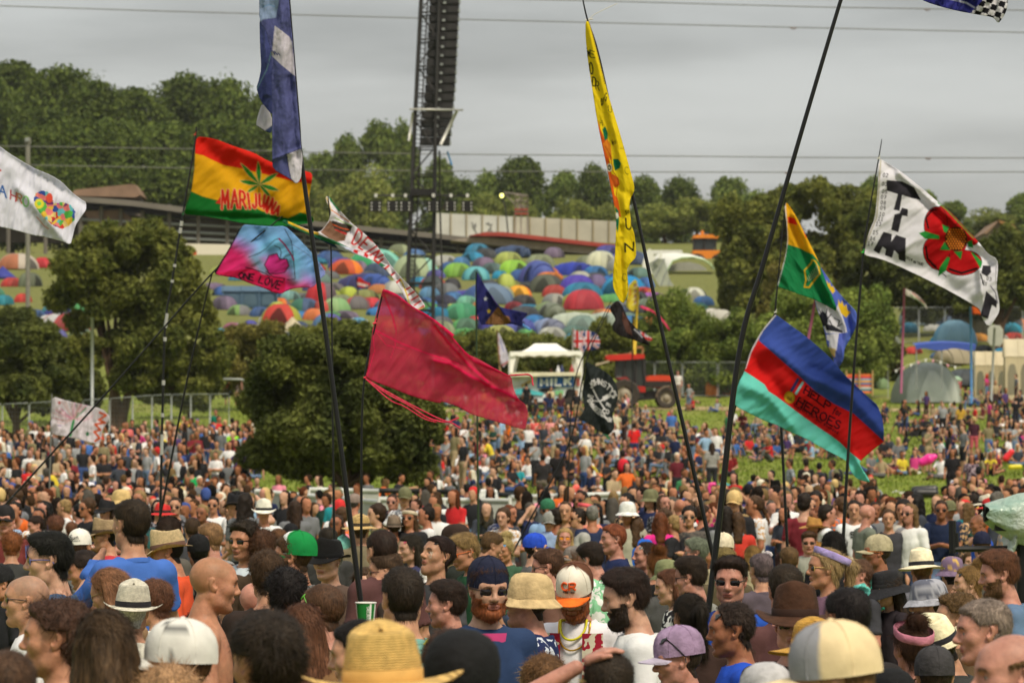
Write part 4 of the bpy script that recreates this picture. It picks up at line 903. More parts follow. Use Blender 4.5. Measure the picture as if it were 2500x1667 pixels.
 cloth('fold',cG(672,960,690,985,760,1030,740,1040,690,1010,665,985),d+.03,(96,150,214),[('l',cG(672,960,750,1030),1,(150,190,230))],r,amp=.01)
 d=24;pts=tog([(1421,-10,d),(1434,48,d),(1460,130,d),(1505,330,d),(1545,480,d),(1614,800,d),(1738,1345,d)])
 r=fgp('long narrow yellow flag with black scribbles and an orange and green emblem',pts,0,0);pp_(r,pts,.004,.016)
 Y=(236,212,30);ink=(40,36,24)
 tx=[]
 for word,tp,bt,w_ in(('W',(62,228,75,240),(66,270,82,272),2),('E',(80,240,102,250),(82,275,104,278),2),('O',(76,300,90,300),(80,356,96,356),3),('D',(90,370,108,372),(92,412,108,416),3),('R',(106,388,122,392),(108,428,124,434),2),('org',(128,455,160,445),(134,512,158,480),2),('U',(166,506,180,510),(168,536,184,540),1.4),('H',(126,575,136,578),(128,602,140,602),1.2),('T',(240,700,245,720),(222,700,226,720),1.0),('C',(244,800,262,800),(246,830,264,838),1.0),('wer',(180,672,200,664),(188,696,206,686),1),('so',(248,1010,264,1000),(250,1028,266,1018),1.5),('U',(250,1045,280,1040),(252,1096,276,1100),3.5),('N',(246,1165,288,1160),(248,1205,286,1200),4),('C',(234,1310,252,1310),(236,1345,252,1345),1.2)):
  tx.append(('t',ltr(word,cC(*tp),cC(*bt)),w_,ink))
 G_,O_=(20,120,84),(214,96,30)
 cloth('cloth',cC(58,102,75,104,92,160,135,330,165,450,205,580,240,700,262,780,292,890,290,920,272,950,268,1000,278,1080,292,1120,300,1190,300,1232,270,1262,256,1290,262,1350,262,1390,250,1430,240,1452,222,1440,200,1400,188,1370,190,1290,198,1230,203,1120,205,1060,198,1000,180,900,160,800,130,660,110,560,92,440,70,300,58,180),d-.04,Y,[('p',cC(118,575,130,620,160,690,185,850,200,960,205,1000,180,960,120,690),O_),('p',cC(138,620,152,605,165,640,162,690,148,668),G_),('p',cC(190,762,215,762,228,782,222,805,200,818,192,790),G_),('p',cC(140,690,160,665,178,690,185,780,160,740),(226,140,40)),('e',(*cC(172,803)[0],6.5,10,0),(220,214,190)),('e',(*cC(172,803)[0],4,7,0),(60,60,60)),('e',(*cC(172,803)[0],2,3,0),(220,214,190)),('p',cC(180,830,215,850,222,885,200,900,184,880),(220,110,40)),('l',cC(150,700,176,740,190,820,215,860,205,930,226,1040),1.6,(180,70,30)),('p',cC(196,930,215,960,228,1040,206,1030),O_),('p',cC(200,990,216,1010,218,1060,212,1115,203,1080),G_),('e',(*cC(208,1032)[0],4,8,0),(220,220,210)),('l',cC(256,1300,262,1400),2,(150,130,20)),('l',cC(75,104,120,270,150,400),2.5,(130,104,60))]+tx,r,folds=[(cC(66,110,150,450,240,800,250,1000),9,.04),(cC(232,1090,228,1300,240,1450),6,-.02),(cC(210,900,280,940),8,-.01),(cC(268,960,232,1130),5,.015)],amp=.014,nscale=.02,ndir=(1,-.3),cell=1.6)
 m=MB();a=[P(*q,d)-r.location for q in cC(66,100,100,70,150,45,210,18)];m.tbq(a,.0022,5);a=[P(*q,d)-r.location for q in cC(55,98,94,92)];m.tbq(a,.004,5);m.bd('cord',sm('pale cord',(205,200,190),.8),r)
 d=20;pts=tog([(2075,-60,d),(2053,0,d),(1950,345,d),(1865,640,d),(1805,860,d),(1751,1310,d)])
 r=fgp('tall thick black pole leaning to the right and out of the picture',pts,0,0,'flag pole','flag_pole');pp_(r,pts,.009,.0185)
 d=21;r=fgp('blue, white and black chequered flag corner at the top edge',[(2250,-40,d)],0,0)
 def chq(X,c):
  u=(X[:,0]-2392)*.9+(X[:,1])*.35;v=(X[:,1])*.9-(X[:,0]-2392)*.3;k=((np.floor(u/15)+np.floor(v/13))%2)[:,None];w2=np.where(k>0,NA(rgb(216,214,220)),NA(rgb(24,24,30)));m_=((X[:,0]+X[:,1]*.9)>2400)[:,None];return np.where(m_,w2,c).astype(np.float32)
 cloth('cloth',[(2230,-60),(2470,-60),(2462,-10),(2458,25),(2448,45),(2437,58),(2426,44),(2410,40),(2385,36),(2340,28),(2300,18),(2262,6),(2235,-8)],d,(54,56,140),[('fn',chq,None),('l',[(2310,-5),(2360,8),(2380,20)],5,(190,190,216))],r,amp=.05,nscale=.02)
 pp_(r,[(2245,-60,d),(2250,-160,d),(2262,-420,d)],.006,.005)
 d=30.5;pts=tog([(2153,340,d),(2145,388,d),(2122,520,d),(2108,620,d),(2085,900,d),(2068,1150,d),(2056,1362,d)])
 r=fgp('white flag with black letters, a column of small numbers and a big red rose',pts,0,0);pp_(r,pts,.003,.017)
 red=(190,18,24);gr=(44,148,62);bk=(52,50,58);W_=(228,226,234)
 L_=[('p',cD(758,338,850,345,920,380,962,455,910,445,850,425,835,520,800,512,825,420,760,400),bk),('p',cD(850,500,885,510,882,552,850,545,828,645,785,630,805,540,835,532),bk),('p',cD(740,642,790,655,786,700,815,660,872,680,870,820,830,805,828,775,805,750,790,795,748,780,755,745,735,730,715,772,680,750),bk)]
 cx,cy=1172,690
 pet=[((1232,640),50,90,-38),((1120,545),70,52,40),((1205,824),112,72,-4),((1048,592),66,96,8),((1052,770),72,98,-22)]
 for(a,b),rx,ry,an in pet:
  L_+=[('e',(*cD(a,b)[0],rx/2.41+1.6,ry/2.41+1.6,an),(40,20,22)),('e',(*cD(a,b)[0],rx/2.41,ry/2.41,an),red)]
 L_+=[('e',(*cD(1150,690)[0],78/2.41,92/2.41,-30),red),('l',cD(1005,620,990,560,1030,512,1052,510),4,(40,14,16)),('l',cD(990,730,1000,800,1050,850),4.5,(40,14,16)),('l',cD(1130,862,1200,885,1290,858),5.5,(40,14,16)),('l',cD(1110,905,1062,866,1020,830),2,(40,14,16)),('p',cD(948,650,985,638,1068,664,1070,684,985,682),gr),('p',cD(1115,788,1132,794,1108,870,1062,904,1072,850),gr),('p',cD(1085,598,1130,615,1110,650,1095,640),gr),('p',cD(1072,748,1100,700,1135,750),gr),('p',cD(1155,758,1205,756,1196,805),gr),('p',cD(1255,762,1270,765,1322,820,1312,858),gr),('p',cD(1235,700,1262,690,1270,735,1240,730),gr),('e',(*cD(1168,684)[0],66/2.41,72/2.41,0),(70,40,20))]
 for i in range(-4,5):
  for j in range(-4,5):
   a,b=i*15.5+(j%2)*7.7,j*13.8
   if(a/60)**2+(b/66)**2<1:L_.append(('e',(*cD(1168+a,684+b)[0],2.6,2.6,0),(216,124,36)))
 for w_,u,v in(('02',735,318),('03',730,370),('05',730,415),('07',724,447),('08',722,480),('09',720,510),('10',714,548),('11',706,575),('13',694,605),('15',676,655),('16',660,690),('17',646,720)):
  L_.append(('t',ltr(w_,cD(u+4,v-22,u+34,v-18),cD(u,v,u+30,v+3),gap=.4),1.5,(50,48,60)))
 L_+=[('t',ltr('2014',cD(872,784,912,800),cD(868,798,908,815),gap=.3),1.2,bk),('t',ltr('ON TOUR!',cD(918,812,975,826),cD(916,824,972,842),gap=.3),1.2,bk)]
 L_+=[('p',cD(1325,840,1372,842,1374,880,1350,906,1316,885),bk),('l',cD(1312,890,1330,955),3,bk),('t',ltr('03',cD(1350,905,1378,912),cD(1346,925,1374,932),gap=.3),1.4,bk),('t',ltr('05',cD(1328,925,1352,945),cD(1318,942,1344,960),gap=.3),1.4,bk),('p',cD(1345,990,1410,1050,1405,1090,1380,1070,1370,1105,1355,1155,1310,1135,1330,1060),bk),('l',cD(1405,845,1400,930,1420,1040),1.5,(150,146,160)),('l',cD(1370,960,1400,1000,1410,1060),2.5,(120,116,140)),('l',cD(724,215,712,400,700,560,640,700,628,745),3.5,(196,190,178)),('l',cD(1060,470,1120,520,1270,680),2.4,gr)]
 cloth('cloth',cD(712,208,760,235,840,285,960,380,1060,465,1150,540,1240,640,1300,700,1355,772,1412,802,1415,870,1405,960,1422,1050,1424,1110,1395,1160,1370,1198,1345,1190,1318,1140,1308,1100,1290,1085,1200,1030,1080,965,960,905,820,840,720,800,622,778,630,740,652,650,690,560,706,400),d,W_,L_,r,folds=[(cD(720,215,860,330,1010,480,1240,690,1370,830),14,-.07),(cD(830,300,1060,500,1300,730),9,.07),(cD(640,760,1000,870,1310,1080),20,-.05),(cD(1310,870,1330,1130),9,.06)],amp=.05,nscale=.007,ndir=(.6,.8),cell=1.6)
 knot(r,2145,388,d);knot(r,2106,617,d,(60,190,70))
 d=33;pts=tog([(1918,488,d),(1911,560,d),(1900,680,d),(1893,765,d),(1896,900,d),(1907,1040,d),(1922,1330,d)])
 r=fgp('four quartered flag of gold, green with a harp, white and blue with crowns',pts,0,0);pp_(r,pts,.003,.016)
 au=(226,180,30)
 hp=[('l',cK(780,660,760,622,740,612,735,632,690,680,700,740,690,785),3.2,au),('l',cK(690,785,720,788,740,760,788,700,780,660),4,au),('l',cK(700,760,770,690),2,(60,60,30))]+[('l',cK(708+k*9,725-k*12,718+k*9,748-k*5),.9,(210,206,180)) for k in range(8)]
 cloth('cloth',cK(570,245,590,262,640,340,690,440,740,540,780,620,800,680,830,760,870,850,895,920,892,940,850,915,760,868,700,848,600,812,518,785,520,760,540,690,565,600,580,510,578,400,562,270),d-.03,(28,130,78),[('p',cK(560,230,850,230,850,640,785,630,745,580,650,535,575,512),(232,178,28)),('p',cK(583,338,625,345,650,392,584,378),(222,50,28)),('l',cK(688,430,700,470),3,(222,50,28)),('l',cK(565,250,578,400,580,510,560,620,520,775),3.4,(206,204,208))]+hp,r,folds=[(cK(570,260,700,560,830,880),12,-.04),(cK(620,330,800,740,880,910),8,.06)],amp=.03,nscale=.015,ndir=(.9,-.45),cell=1.8)
 crown=lambda pts_:[('p',pts_,(226,190,40))]
 cloth('fold',cK(780,640,830,710,880,790,960,880,1015,935,1025,960,1020,1040,985,1110,945,1180,940,1250,905,1305,885,1285,860,1200,835,1160,822,1080,800,1010,770,930,752,865,800,850,850,880),d+.06,(88,110,200),[('p',cK(750,850,850,900,893,925,905,890,930,960,955,1040,962,1075,900,1085,830,1080,800,1010),(216,214,226)),('p',cK(822,1085,955,1080,940,1180,905,1305,860,1210),(92,108,196)),('p',cK(830,1090,910,1080,895,1190,845,1180,850,1130,835,1125),(214,212,224)),('p',cK(840,1170,890,1180,885,1235,860,1215),(206,180,130)),('l',cK(868,1215,878,1230),2,(200,150,50)),('e',(*cK(812,990)[0],10,18,-12),(44,44,56)),('p',cK(820,1020,870,1030,935,1068,930,1078,830,1060),(44,44,56)),('l',cK(780,925,800,960),2,(44,44,56)),('l',cK(800,935,815,970,790,990),2.4,(44,44,56)),('l',cK(835,925,825,970),2.6,(44,44,56)),('l',cK(880,985,915,1000,900,1040,930,1020),2.4,(60,60,80)),('l',cK(860,960,835,990),2.6,(44,44,56)),('l',cK(850,1000,880,1060),2,(44,44,56))]+crown(cK(830,735,842,765,852,755,860,785,872,780,886,810,870,830,850,800,835,780))+crown(cK(905,862,920,895,930,870,942,912,958,895,965,935,985,945,955,982,925,955,905,905)),r,folds=[(cK(830,760,960,1070,930,1260),9,.05),(cK(960,890,985,1100),7,-.05)],amp=.035,nscale=.015,ndir=(1,-.3),cell=1.8)
 d=31.5;pts=tog([(1893,762,d),(1850,855,d),(1797,985,d),(1775,1120,d),(1756,1292,d)])
 r=fgp('blue, red and pale turquoise charity flag reading help for heroes, with a medal',pts,0,0);pp_(r,pts,.006,.014)
 top_=cK(505,960,560,1000,700,1100,850,1230,940,1340)+cJ(1220,255,1310,340,1360,380,1395,470,1406,560,1404,632);bl=cJ(1404,632,1350,670,1240,765,1250,800,1290,860,1316,905,1280,900,1220,880,1180,830,1165,770,1120,740,1000,680,880,610,760,560,700,525,600,490,500,440,400,390,398,350,420,240,465,155)
 navy=(62,86,170)
 mint=(112,208,196)
 wd=[('l',cJ(825,210,782,285),6.5,(44,62,130)),('l',cJ(835,214,792,292),2,(190,40,60)),('l',cJ(857,232,812,305),6,(150,205,210)),('e',(*cJ(768,332)[0],13,15,-10),(190,150,30)),('e',(*cJ(768,332)[0],10,12,-10),(214,176,50)),('t',ltr('HELP',cJ(752,322,786,334),cJ(750,330,784,342)),.9,(120,90,20)),('t',ltr('HEROES',cJ(750,332,786,346),cJ(748,342,784,356)),.9,(120,90,20))]
 tk=(36,10,30)
 cloth('cloth',top_+bl+cK(345,1190,420,1060,495,970)[::1],d-.05,(216,30,30),[('p',cK(400,880,505,940,505,960)+cK(2300,900,2300,1600)+cJ(1470,640,1404,628,1380,605,1300,530,1200,440,1060,370,940,290,830,185,700,70,620,0)+cK(400,1130),navy),('p',cJ(380,130,465,155,520,190,600,245,625,290,680,325,760,385,860,460,960,530,1050,590,1110,635,1170,695,1250,760,1400,900,1300,1000,380,700),mint),('l',cK(500,965,420,1060,345,1195,310,1300),7,(206,202,208)),('t',ltr('HELP',cJ(880,255,960,312,1050,372),cJ(862,300,945,352,1030,420),True,.3),3.5,tk),('t',ltr('for',cJ(1075,395,1125,428),cJ(1058,432,1108,462)),2.4,tk),('t',ltr('HEROES',cJ(836,330,930,392,1030,450,1120,500),cJ(812,375,910,440,1010,500,1100,548),True,.3),3.5,tk),('t',ltr('Support for our Wounded',cJ(800,372,900,432,1000,500,1100,562),cJ(795,388,893,448,993,515,1094,578),gap=.35),1.3,tk)]+wd,r,folds=[(cJ(560,100,700,300,900,480,1160,740),20,-.06),(cJ(640,0,900,180,1200,330,1400,560),18,.07),(cJ(900,140,1180,260,1360,420),14,-.05),(cJ(460,250,640,330,800,540),16,.05),(cJ(1200,720,1300,890),9,.05)],amp=.05,nscale=.007,ndir=(.6,.8),cell=1.6)
 knot(r,1893,763,d)
 d=26;r=fgp('white flag with rainbow letters and a patchwork heart at the left edge',[(-40,300,d)],0,0)
 hx=cA(228,1235,260,1218,300,1222,330,1260,345,1300,400,1290,450,1310,480,1350,478,1400,440,1440,395,1462,340,1440,270,1380,225,1320,215,1270)
 rs=np.random.RandomState(4);pal=[(206,60,50),(60,90,170),(90,180,80),(226,190,70),(190,90,160),(226,130,130),(110,190,200),(224,200,130),(120,60,120)]
 cells=[(p,rs.randint(9)) for p in SK([rs.uniform(75,190,90),rs.uniform(460,565,90)],1)]
 def patch(X,c):
  m_=inpoly(X,hx);C_=NA([p for p,_ in cells]);dd=((X[m_][:,None]-C_[None])**2).sum(-1);k=dd.argmin(1);c=c.copy();c[m_]=NA([rgb(pal[cells[i][1]]) for i in k]);return c
 cloth('cloth',cA(-200,800,-60,890,0,935,60,980,150,1035,230,1080,330,1120,400,1165,450,1220,520,1275,550,1290,550,1340,520,1380,480,1440,462,1520,450,1562,400,1540,300,1515,200,1500,100,1470,0,1448,-200,1400),d,(222,222,234),[('fn',patch,None),('e',(*cA(250,1300)[0],12,12,0),(214,206,60)),('e',(*cA(250,1300)[0],5,5,0),(120,200,90)),('e',(*cA(315,1265)[0],8,12,0),(226,90,70)),('t',ltr('A',cA(-4,1185,35,1185),cA(-6,1240,40,1262)),4,(60,110,180)),('t',ltr('H',cA(70,1215,105,1230),cA(66,1270,100,1285)),3.5,(190,80,90)),('t',ltr('R',cA(112,1235,140,1245),cA(110,1280,140,1300)),3,(200,140,90)),('t',ltr('O',cA(150,1250,185,1260),cA(145,1310,180,1325)),3.5,(140,205,120)),('l',cA(-20,1080,5,1090),4,(196,70,60)),('l',cA(235,1385,280,1440,310,1460),3,(214,170,170))],r,amp=.05,nscale=.01,folds=[(cA(120,1200,300,1400,430,1560),14,.06),(cA(0,960,300,1150,540,1300),16,-.05)])
 pp_(r,tog([(-78,250,d),(-80,600,d),(-84,1300,d)]),.008,.014)
 d=60;r=fgp('small white flag with a painted pink tree and orange zigzag edge',[(126,966,d)],0,0)
 L_=[('l',cE(385,1260,395,1210,405,1170,430,1140),6,(60,160,96)),('l',cE(440,1140,470,1110),3,(80,160,110))];rs=np.random.RandomState(5)
 for k in range(26):
  a=R(rs.uniform(150,390));q=60+rs.rand()*45;L_.append(('l',cE(400,1170,400+q*.6*cos(a),1170+q*.6*sin(a),400+q*cos(a)*1.1,1150+q*sin(a)*.85),1.6,(216,140+rs.randint(50),180)))
 L_+=[('l',cE(545,1135,580,1150,540,1175,575,1190,520,1200,550,1230,515,1240,545,1275,520,1290),5,(222,104,60)),('e',(*cE(478,1252)[0],4,5,0),(60,130,90)),('e',(*cE(325,1082)[0],4,4,0),(190,110,110)),('l',cE(315,1205,335,1208),2,(120,90,150))]
 cloth('cloth',cE(285,1045,360,1070,470,1095,560,1115,605,1160,590,1185,560,1230,548,1310,480,1295,380,1270,300,1258,275,1240,280,1140),d,(222,214,222),L_,r,amp=.08,nscale=.02,cell=1.6)
 pp_(r,tog([(127,960,d),(124,1060,d),(121,1200,d)]),.012,.014,sm('grey pole',(110,110,108),.5))
 d=46;r=fgp('black flag with white scissors and comb between curved lettering',[(1430,880,d)],0,0);wt=(214,212,212)
 cloth('cloth',cH(1238,335,1290,370,1360,400,1440,460,1490,540,1500,620,1480,700,1450,780,1470,860,1460,900,1420,942,1370,925,1280,860,1200,815,1175,800,1225,740,1215,620,1205,580,1235,460),d,(44,50,50),[('t',ltr("JOHNSTY'S",cH(1258,530,1290,490,1350,480,1420,520,1470,580,1490,620),cH(1282,560,1310,530,1350,522,1400,555,1440,600,1455,640),gap=.3),3,wt),('t',ltr('BARBERSHOP',cH(1250,660,1275,700,1310,745,1350,780,1400,800,1440,800),cH(1285,640,1300,690,1335,720,1375,750,1420,830,1460,830)[::1],gap=.2),2.6,wt),('t',ltr('EST',cH(1255,610,1300,625),cH(1252,626,1296,645)),1.5,wt),('t',ltr('1911',cH(1402,672,1440,690),cH(1398,694,1436,712)),1.5,wt),('l',cH(1295,570,1330,640,1390,730),3.4,wt),('l',cH(1290,660,1350,665,1395,640),4,wt),('p',cH(1370,630,1435,595,1445,625,1380,665),wt),('e',(*cH(1390,745)[0],7,6,30),wt),('e',(*cH(1390,745)[0],4,3.2,30),(44,50,50)),('e',(*cH(1412,750)[0],4,6,0),wt),('e',(*cH(1412,750)[0],2,3.6,0),(44,50,50))],r,amp=.08,nscale=.015,cell=1.6,folds=[(cH(1240,340,1420,900),14,.08)])
 pp_(r,tog([cG(1360,870)[0]+(d,),(1432,880,d),(1390,1080,d+.1),(1285,1285,d+.2)]),.005,.014)
 d=48;r=fgp('crumpled black flag below the tip of the long yellow flag',[(1500,740,d)],0,0)
 cloth('cloth',cG(1420,800,1450,830,1475,880,1510,960,1560,1010,1600,1060,1665,1130,1680,1160,1620,1140,1540,1110,1440,1080,1385,1040,1380,1000,1410,950,1370,890,1360,860),d,(44,40,42),[('p',cG(1460,890,1510,960,1540,1080,1490,1050,1460,960),(92,62,54)),('l',cG(1555,1030,1615,1092),3.2,(190,190,200)),('l',cG(1560,1040,1608,1090),1.2,(60,60,66))],r,amp=.1,nscale=.02)
 pp_(r,tog([(1492,735,d),(1460,800,d),(1400,950,d),(1385,1290,d)]),.004,.012)
 def far(lbq,d,poleps,outl,base,layers,pr=.02,pm=None,amp=.1):
  r=fgp(lbq,[poleps[0]+(d,)],0,0);cloth('cloth',outl,d,base,layers,r,amp=amp,nscale=.03,cell=1.6);pp_(r,[p+(d,) for p in poleps],pr,pr,pm);settle([r]);return r
 uj=lambda cx,cy,w_,h,tilt=0:[('l',[(cx-w_,cy-h),(cx+w_,cy+h+tilt)],7,WHITE),('l',[(cx-w_,cy+h),(cx+w_,cy-h+tilt)],7,WHITE),('l',[(cx-w_,cy-h),(cx+w_,cy+h+tilt)],2.4,(200,40,50)),('l',[(cx-w_,cy+h),(cx+w_,cy-h+tilt)],2.4,(200,40,50)),('l',[(cx-w_,cy),(cx+w_,cy+tilt)],12,WHITE),('l',[(cx,cy-h),(cx,cy+h)],12,WHITE),('l',[(cx-w_,cy),(cx+w_,cy+tilt)],7,(206,44,44)),('l',[(cx,cy-h),(cx,cy+h)],7,(206,44,44))]
 cx,cy=cG(1195,1115)[0]
 far('red, white and blue union flag flying above the white gazebo corner',131,[(1398,800),(1399,990)],cG(1072,1022,1110,1045,1170,1040,1250,1050,1290,1110,1280,1180,1230,1195,1170,1190,1145,1230,1130,1180,1075,1165),(44,60,120),uj(cx,cy,36,24,3)+uj(cx-27,cy+2,13,24),.03,sm('white pole',(200,200,196),.5))
 cx,cy=cG(1620,1075)[0]
 far('half hidden red and white union flag behind the tractor mast',131,[(1547,780),(1547,860)],cG(1545,1015,1600,1040,1660,1080,1700,1105,1680,1125,1630,1110,1560,1070),(44,60,120),uj(cx,cy,26,12,12),.03,sm('yellow mast',(206,170,40),.5))
 far('white pennant with red and blue marks left of the milk stand',131,[(1213,805),(1222,920)],cG(488,1042,510,1070,560,1190,585,1270,560,1300,540,1330,515,1300,500,1180),(216,212,224),[('l',cG(510,1100,540,1200),2,(90,100,170)),('l',cG(525,1310,580,1275),3,(214,60,50)),('l',cG(495,1060,512,1300),1.5,(206,80,60))],.03,sm('thin wooden pole',(150,120,80),.7))
 far('yellow picture banner strip on a yellow mast',120,[(1558,700),(1550,865)],cG(1500,700,1570,628,1590,760,1590,840,1560,870,1545,900,1485,850,1500,780),(214,196,60),[('l',cG(1520,712,1518,770),2.2,(206,80,40)),('l',cG(1510,795,1512,815),2,(206,80,40))]+[('e',(*cG(1562,690+k*42)[0],4.5,4.5,0),(170,130,110)) for k in range(4)]+[('l',cG(1540,715+k*42,1588,685+k*42),1.5,(236,232,214)) for k in range(4)],.035,sm('yellow mast',(206,170,40),.5))
 far('long pink streamer trailing over the bushes',80,[(1545,770),(1542,1060)],cG(1595,840,1680,870,1750,920,1800,980,1835,1040,1820,1040,1770,970,1700,900,1600,865),(226,60,110),[('l',cG(1610,850,1740,920,1825,1035),1.5,(240,110,140))],.012)
 far('small white dragon pennant on a pink pole',95,[(2208,703),(2200,960)],cD(865,972,900,990,950,1020,990,1070,1005,1105,960,1060,900,1025,868,1015),(214,206,196),[('l',cD(900,1015,980,1075),3,(110,150,80)),('l',cD(910,1000,980,1060),2,(196,90,80))],.03,sm('pink pole',(150,80,110),.5))
 far('small orange pennant on a blue pole among the tents',118,[(2370,748),(2372,985)],cD(1254,1080,1290,1088,1325,1130,1290,1125,1254,1128),(222,104,40),[('l',cD(1260,1120,1310,1124),1.5,(180,60,30))],.04,sm('blue pole',(70,120,170),.5))
 far('tiny red and white flag among the dome tents',170,[(870,676),(874,720)],cF(1450,716,1490,740,1520,770,1565,780,1540,810,1480,820,1430,800),(214,50,40),[('l',cF(1440,780,1530,800),6,(226,214,210))],.03)
 far('faded pink and purple pole with a limp string flag by the right-hand bushes',75,[(1991,730),(1962,890)],[(1989,726),(1998,731),(2002,742),(1993,748)],(196,120,150),[('l',[(1990,736),(2001,740)],1.5,(120,80,120))],.03,sm('pink pole',(150,80,110),.5))
 far('tall silver mast with a blank white board',112,[(2428,800),(2420,980)],[(2411,793),(2449,795),(2449,846),(2411,844)],(206,206,196),[('l',[(2412,820),(2448,821)],.8,(180,180,172))],.035,sm('silver mast',(150,152,150),.4),amp=.0)
def build_ground():
 m=Mat('meadow grass',.95,.1);t=m.new('ShaderNodeTexCoord');n1=m.noise(.12,4,vec=t.outputs['Object']);n2=m.noise(3,4,vec=t.outputs['Object']);n3=m.noise(.5,5,vec=t.outputs['Object'])
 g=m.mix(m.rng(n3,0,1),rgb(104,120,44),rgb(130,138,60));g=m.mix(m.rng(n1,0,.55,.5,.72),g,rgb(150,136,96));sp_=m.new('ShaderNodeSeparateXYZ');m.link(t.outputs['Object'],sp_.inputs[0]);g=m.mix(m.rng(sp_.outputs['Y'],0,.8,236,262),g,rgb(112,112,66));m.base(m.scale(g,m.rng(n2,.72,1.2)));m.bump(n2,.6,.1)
 xs=CC([LS(-600,-80,24),LS(-76,76,150),LS(80,600,24)]);ys=CC([LS(-20,88,40),LS(90,280,160),LS(284,640,110),LS(650,1500,40)])
 X,Y_=np.meshgrid(xs,ys,indexing='ij');Z_=ground_z(X,Y_);g_=SK([X,Y_,Z_],-1)
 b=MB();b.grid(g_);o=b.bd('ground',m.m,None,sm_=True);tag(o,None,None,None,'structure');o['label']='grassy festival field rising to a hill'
 m2=Mat('trodden earth',.95,.1);m2.base(m2.scale(rgb(168,148,112),m2.rng(m2.noise(2,4),.75,1.15)))
 xs=LS(-4,60,80);b=MB();b.grid([[(x,y+sin(x*.2)*1.0-x*.05,gz(x,y+sin(x*.2)*1.0-x*.05)+.03) for y in LS(222,226,8)] for x in xs]);o=b.bd('path',m2.m,None,sm_=True);o['kind']='structure'
 rs=np.random.RandomState(1);n=60000;y=rs.uniform(90,236,n);px=rs.uniform(-50,2550,n);x=(px-1250)/F*y;zz=ground_z(x,y);h=rs.uniform(.05,.17,n);a=rs.uniform(0,6.28,n);w_=.045
 dx,dy=np.cos(a)*w_,np.sin(a)*w_;V_=SK([SK([x-dx,y-dy,zz-.01],1),SK([x+dx,y+dy,zz-.01],1),SK([x+rs.normal(0,.03,n),y+rs.normal(0,.03,n),zz+h],1)],1).reshape(-1,3)
 me=mnp('grass',V_,np.arange(3*n).reshape(-1,3),(lfm('grass blade',(106,126,44),(138,148,66)),));o=obj('grass',me);o['kind']='stuff';o['label']='short green grass on the hillside'
_lm={}
def lfm(name,a,b,transl=.32):
 if name in _lm:return _lm[name]
 m=Mat(name,.75,.2);g=m.new('ShaderNodeNewGeometry');n=m.noise(.9,3,vec=g.outputs['Position']);n2=m.noise(.2,2,vec=g.outputs['Position'])
 o=m.new('ShaderNodeObjectInfo');c=m.mix(m.rng(n,0,1,.35,.65),rgb(a),rgb(b));c=m.scale(c,m.math('MULTIPLY',m.rng(g.outputs['Random Per Island'],.6,1.35,0,1),m.rng(o.outputs['Random'],.85,1.12,0,1)))
 m.base(c);m.trl(c,transl);_lm[name]=m.m;return m.m
def leaves(rs,blobs,n,size,flat=.35):
 """n leaf sprays spread near the surfaces of blobs (cx,cy,cz,rx,ry,rz)"""
 B_=NA(blobs,float);w_=B_[:,3]*B_[:,4]+B_[:,4]*B_[:,5]+B_[:,3]*B_[:,5];k=rs.choice(len(B_),n,p=w_/w_.sum());d=rs.normal(size=(n,3));d/=np.linalg.norm(d,axis=1,keepdims=True)
 r=rs.uniform(.55,1.08,n)**.6*(1+.22*vnoise(d*3+k[:,None]*5.1)*2)*np.where(rs.rand(n)<.09,rs.uniform(1.05,1.35,n),1);p=B_[k,:3]+d*B_[k,3:]*r[:,None]
 a=d+rs.normal(0,.8,(n,3));a/=np.linalg.norm(a,axis=1,keepdims=True);u=np.cross(a,rs.normal(size=(n,3)));u/=np.linalg.norm(u,axis=1,keepdims=True);v=np.cross(a,u);s=size*rs.uniform(.5,1.4,(n,1))
 V_=SK([p-u*s,p-v*s*.45+a*s*.2,p+u*s,p+v*s*.45+a*s*.15],1).reshape(-1,3);return V_,np.arange(4*n).reshape(-1,4)
def crown_blobs(rs,w,h,z0,n=26,lean=0,depth=None):
 depth=depth or w;o=[]
 for i in range(n):
  t=rs.rand();z_=z0+h*(.08+.84*t);env=sqrt(max(.06,1-(2*t-.9)**2/1.25));a=rs.uniform(0,6.28);q=sqrt(rs.rand())
  rr=rs.uniform(.14,.27)*min(w,h*1.2);o.append((cos(a)*q*(w*.5*env-rr*.55)+lean*t,sin(a)*q*(depth*.5*env-rr*.55),z_,rr*rs.uniform(.85,1.25),rr,rr*rs.uniform(.65,.95)))
 return o
M_BARK=sm('bark',(84,66,50),.9,.25,3,bump=.6)
def trunk_mb(rs,h,r,w,z0,limbs=7):
 mb=MB();mb.tbq([(0,0,-.4),(rs.normal(0,.02)*h,0,h*.25),(rs.normal(0,.03)*h,rs.normal(0,.03)*h,h*.5),(0,0,h*.8)],[r*1.25,r,r*.75,r*.35],9)
 for i in range(limbs):
  a=i*6.28/limbs+rs.rand();q=w*.36;b=h*rs.uniform(.22,.5);mb.tbq([(0,0,b),(cos(a)*q*.4,sin(a)*q*.4,b+h*.14),(cos(a)*q,sin(a)*q,b+h*rs.uniform(.25,.4))],[r*.5,r*.33,r*.12],6)
 return mb
_tree={}
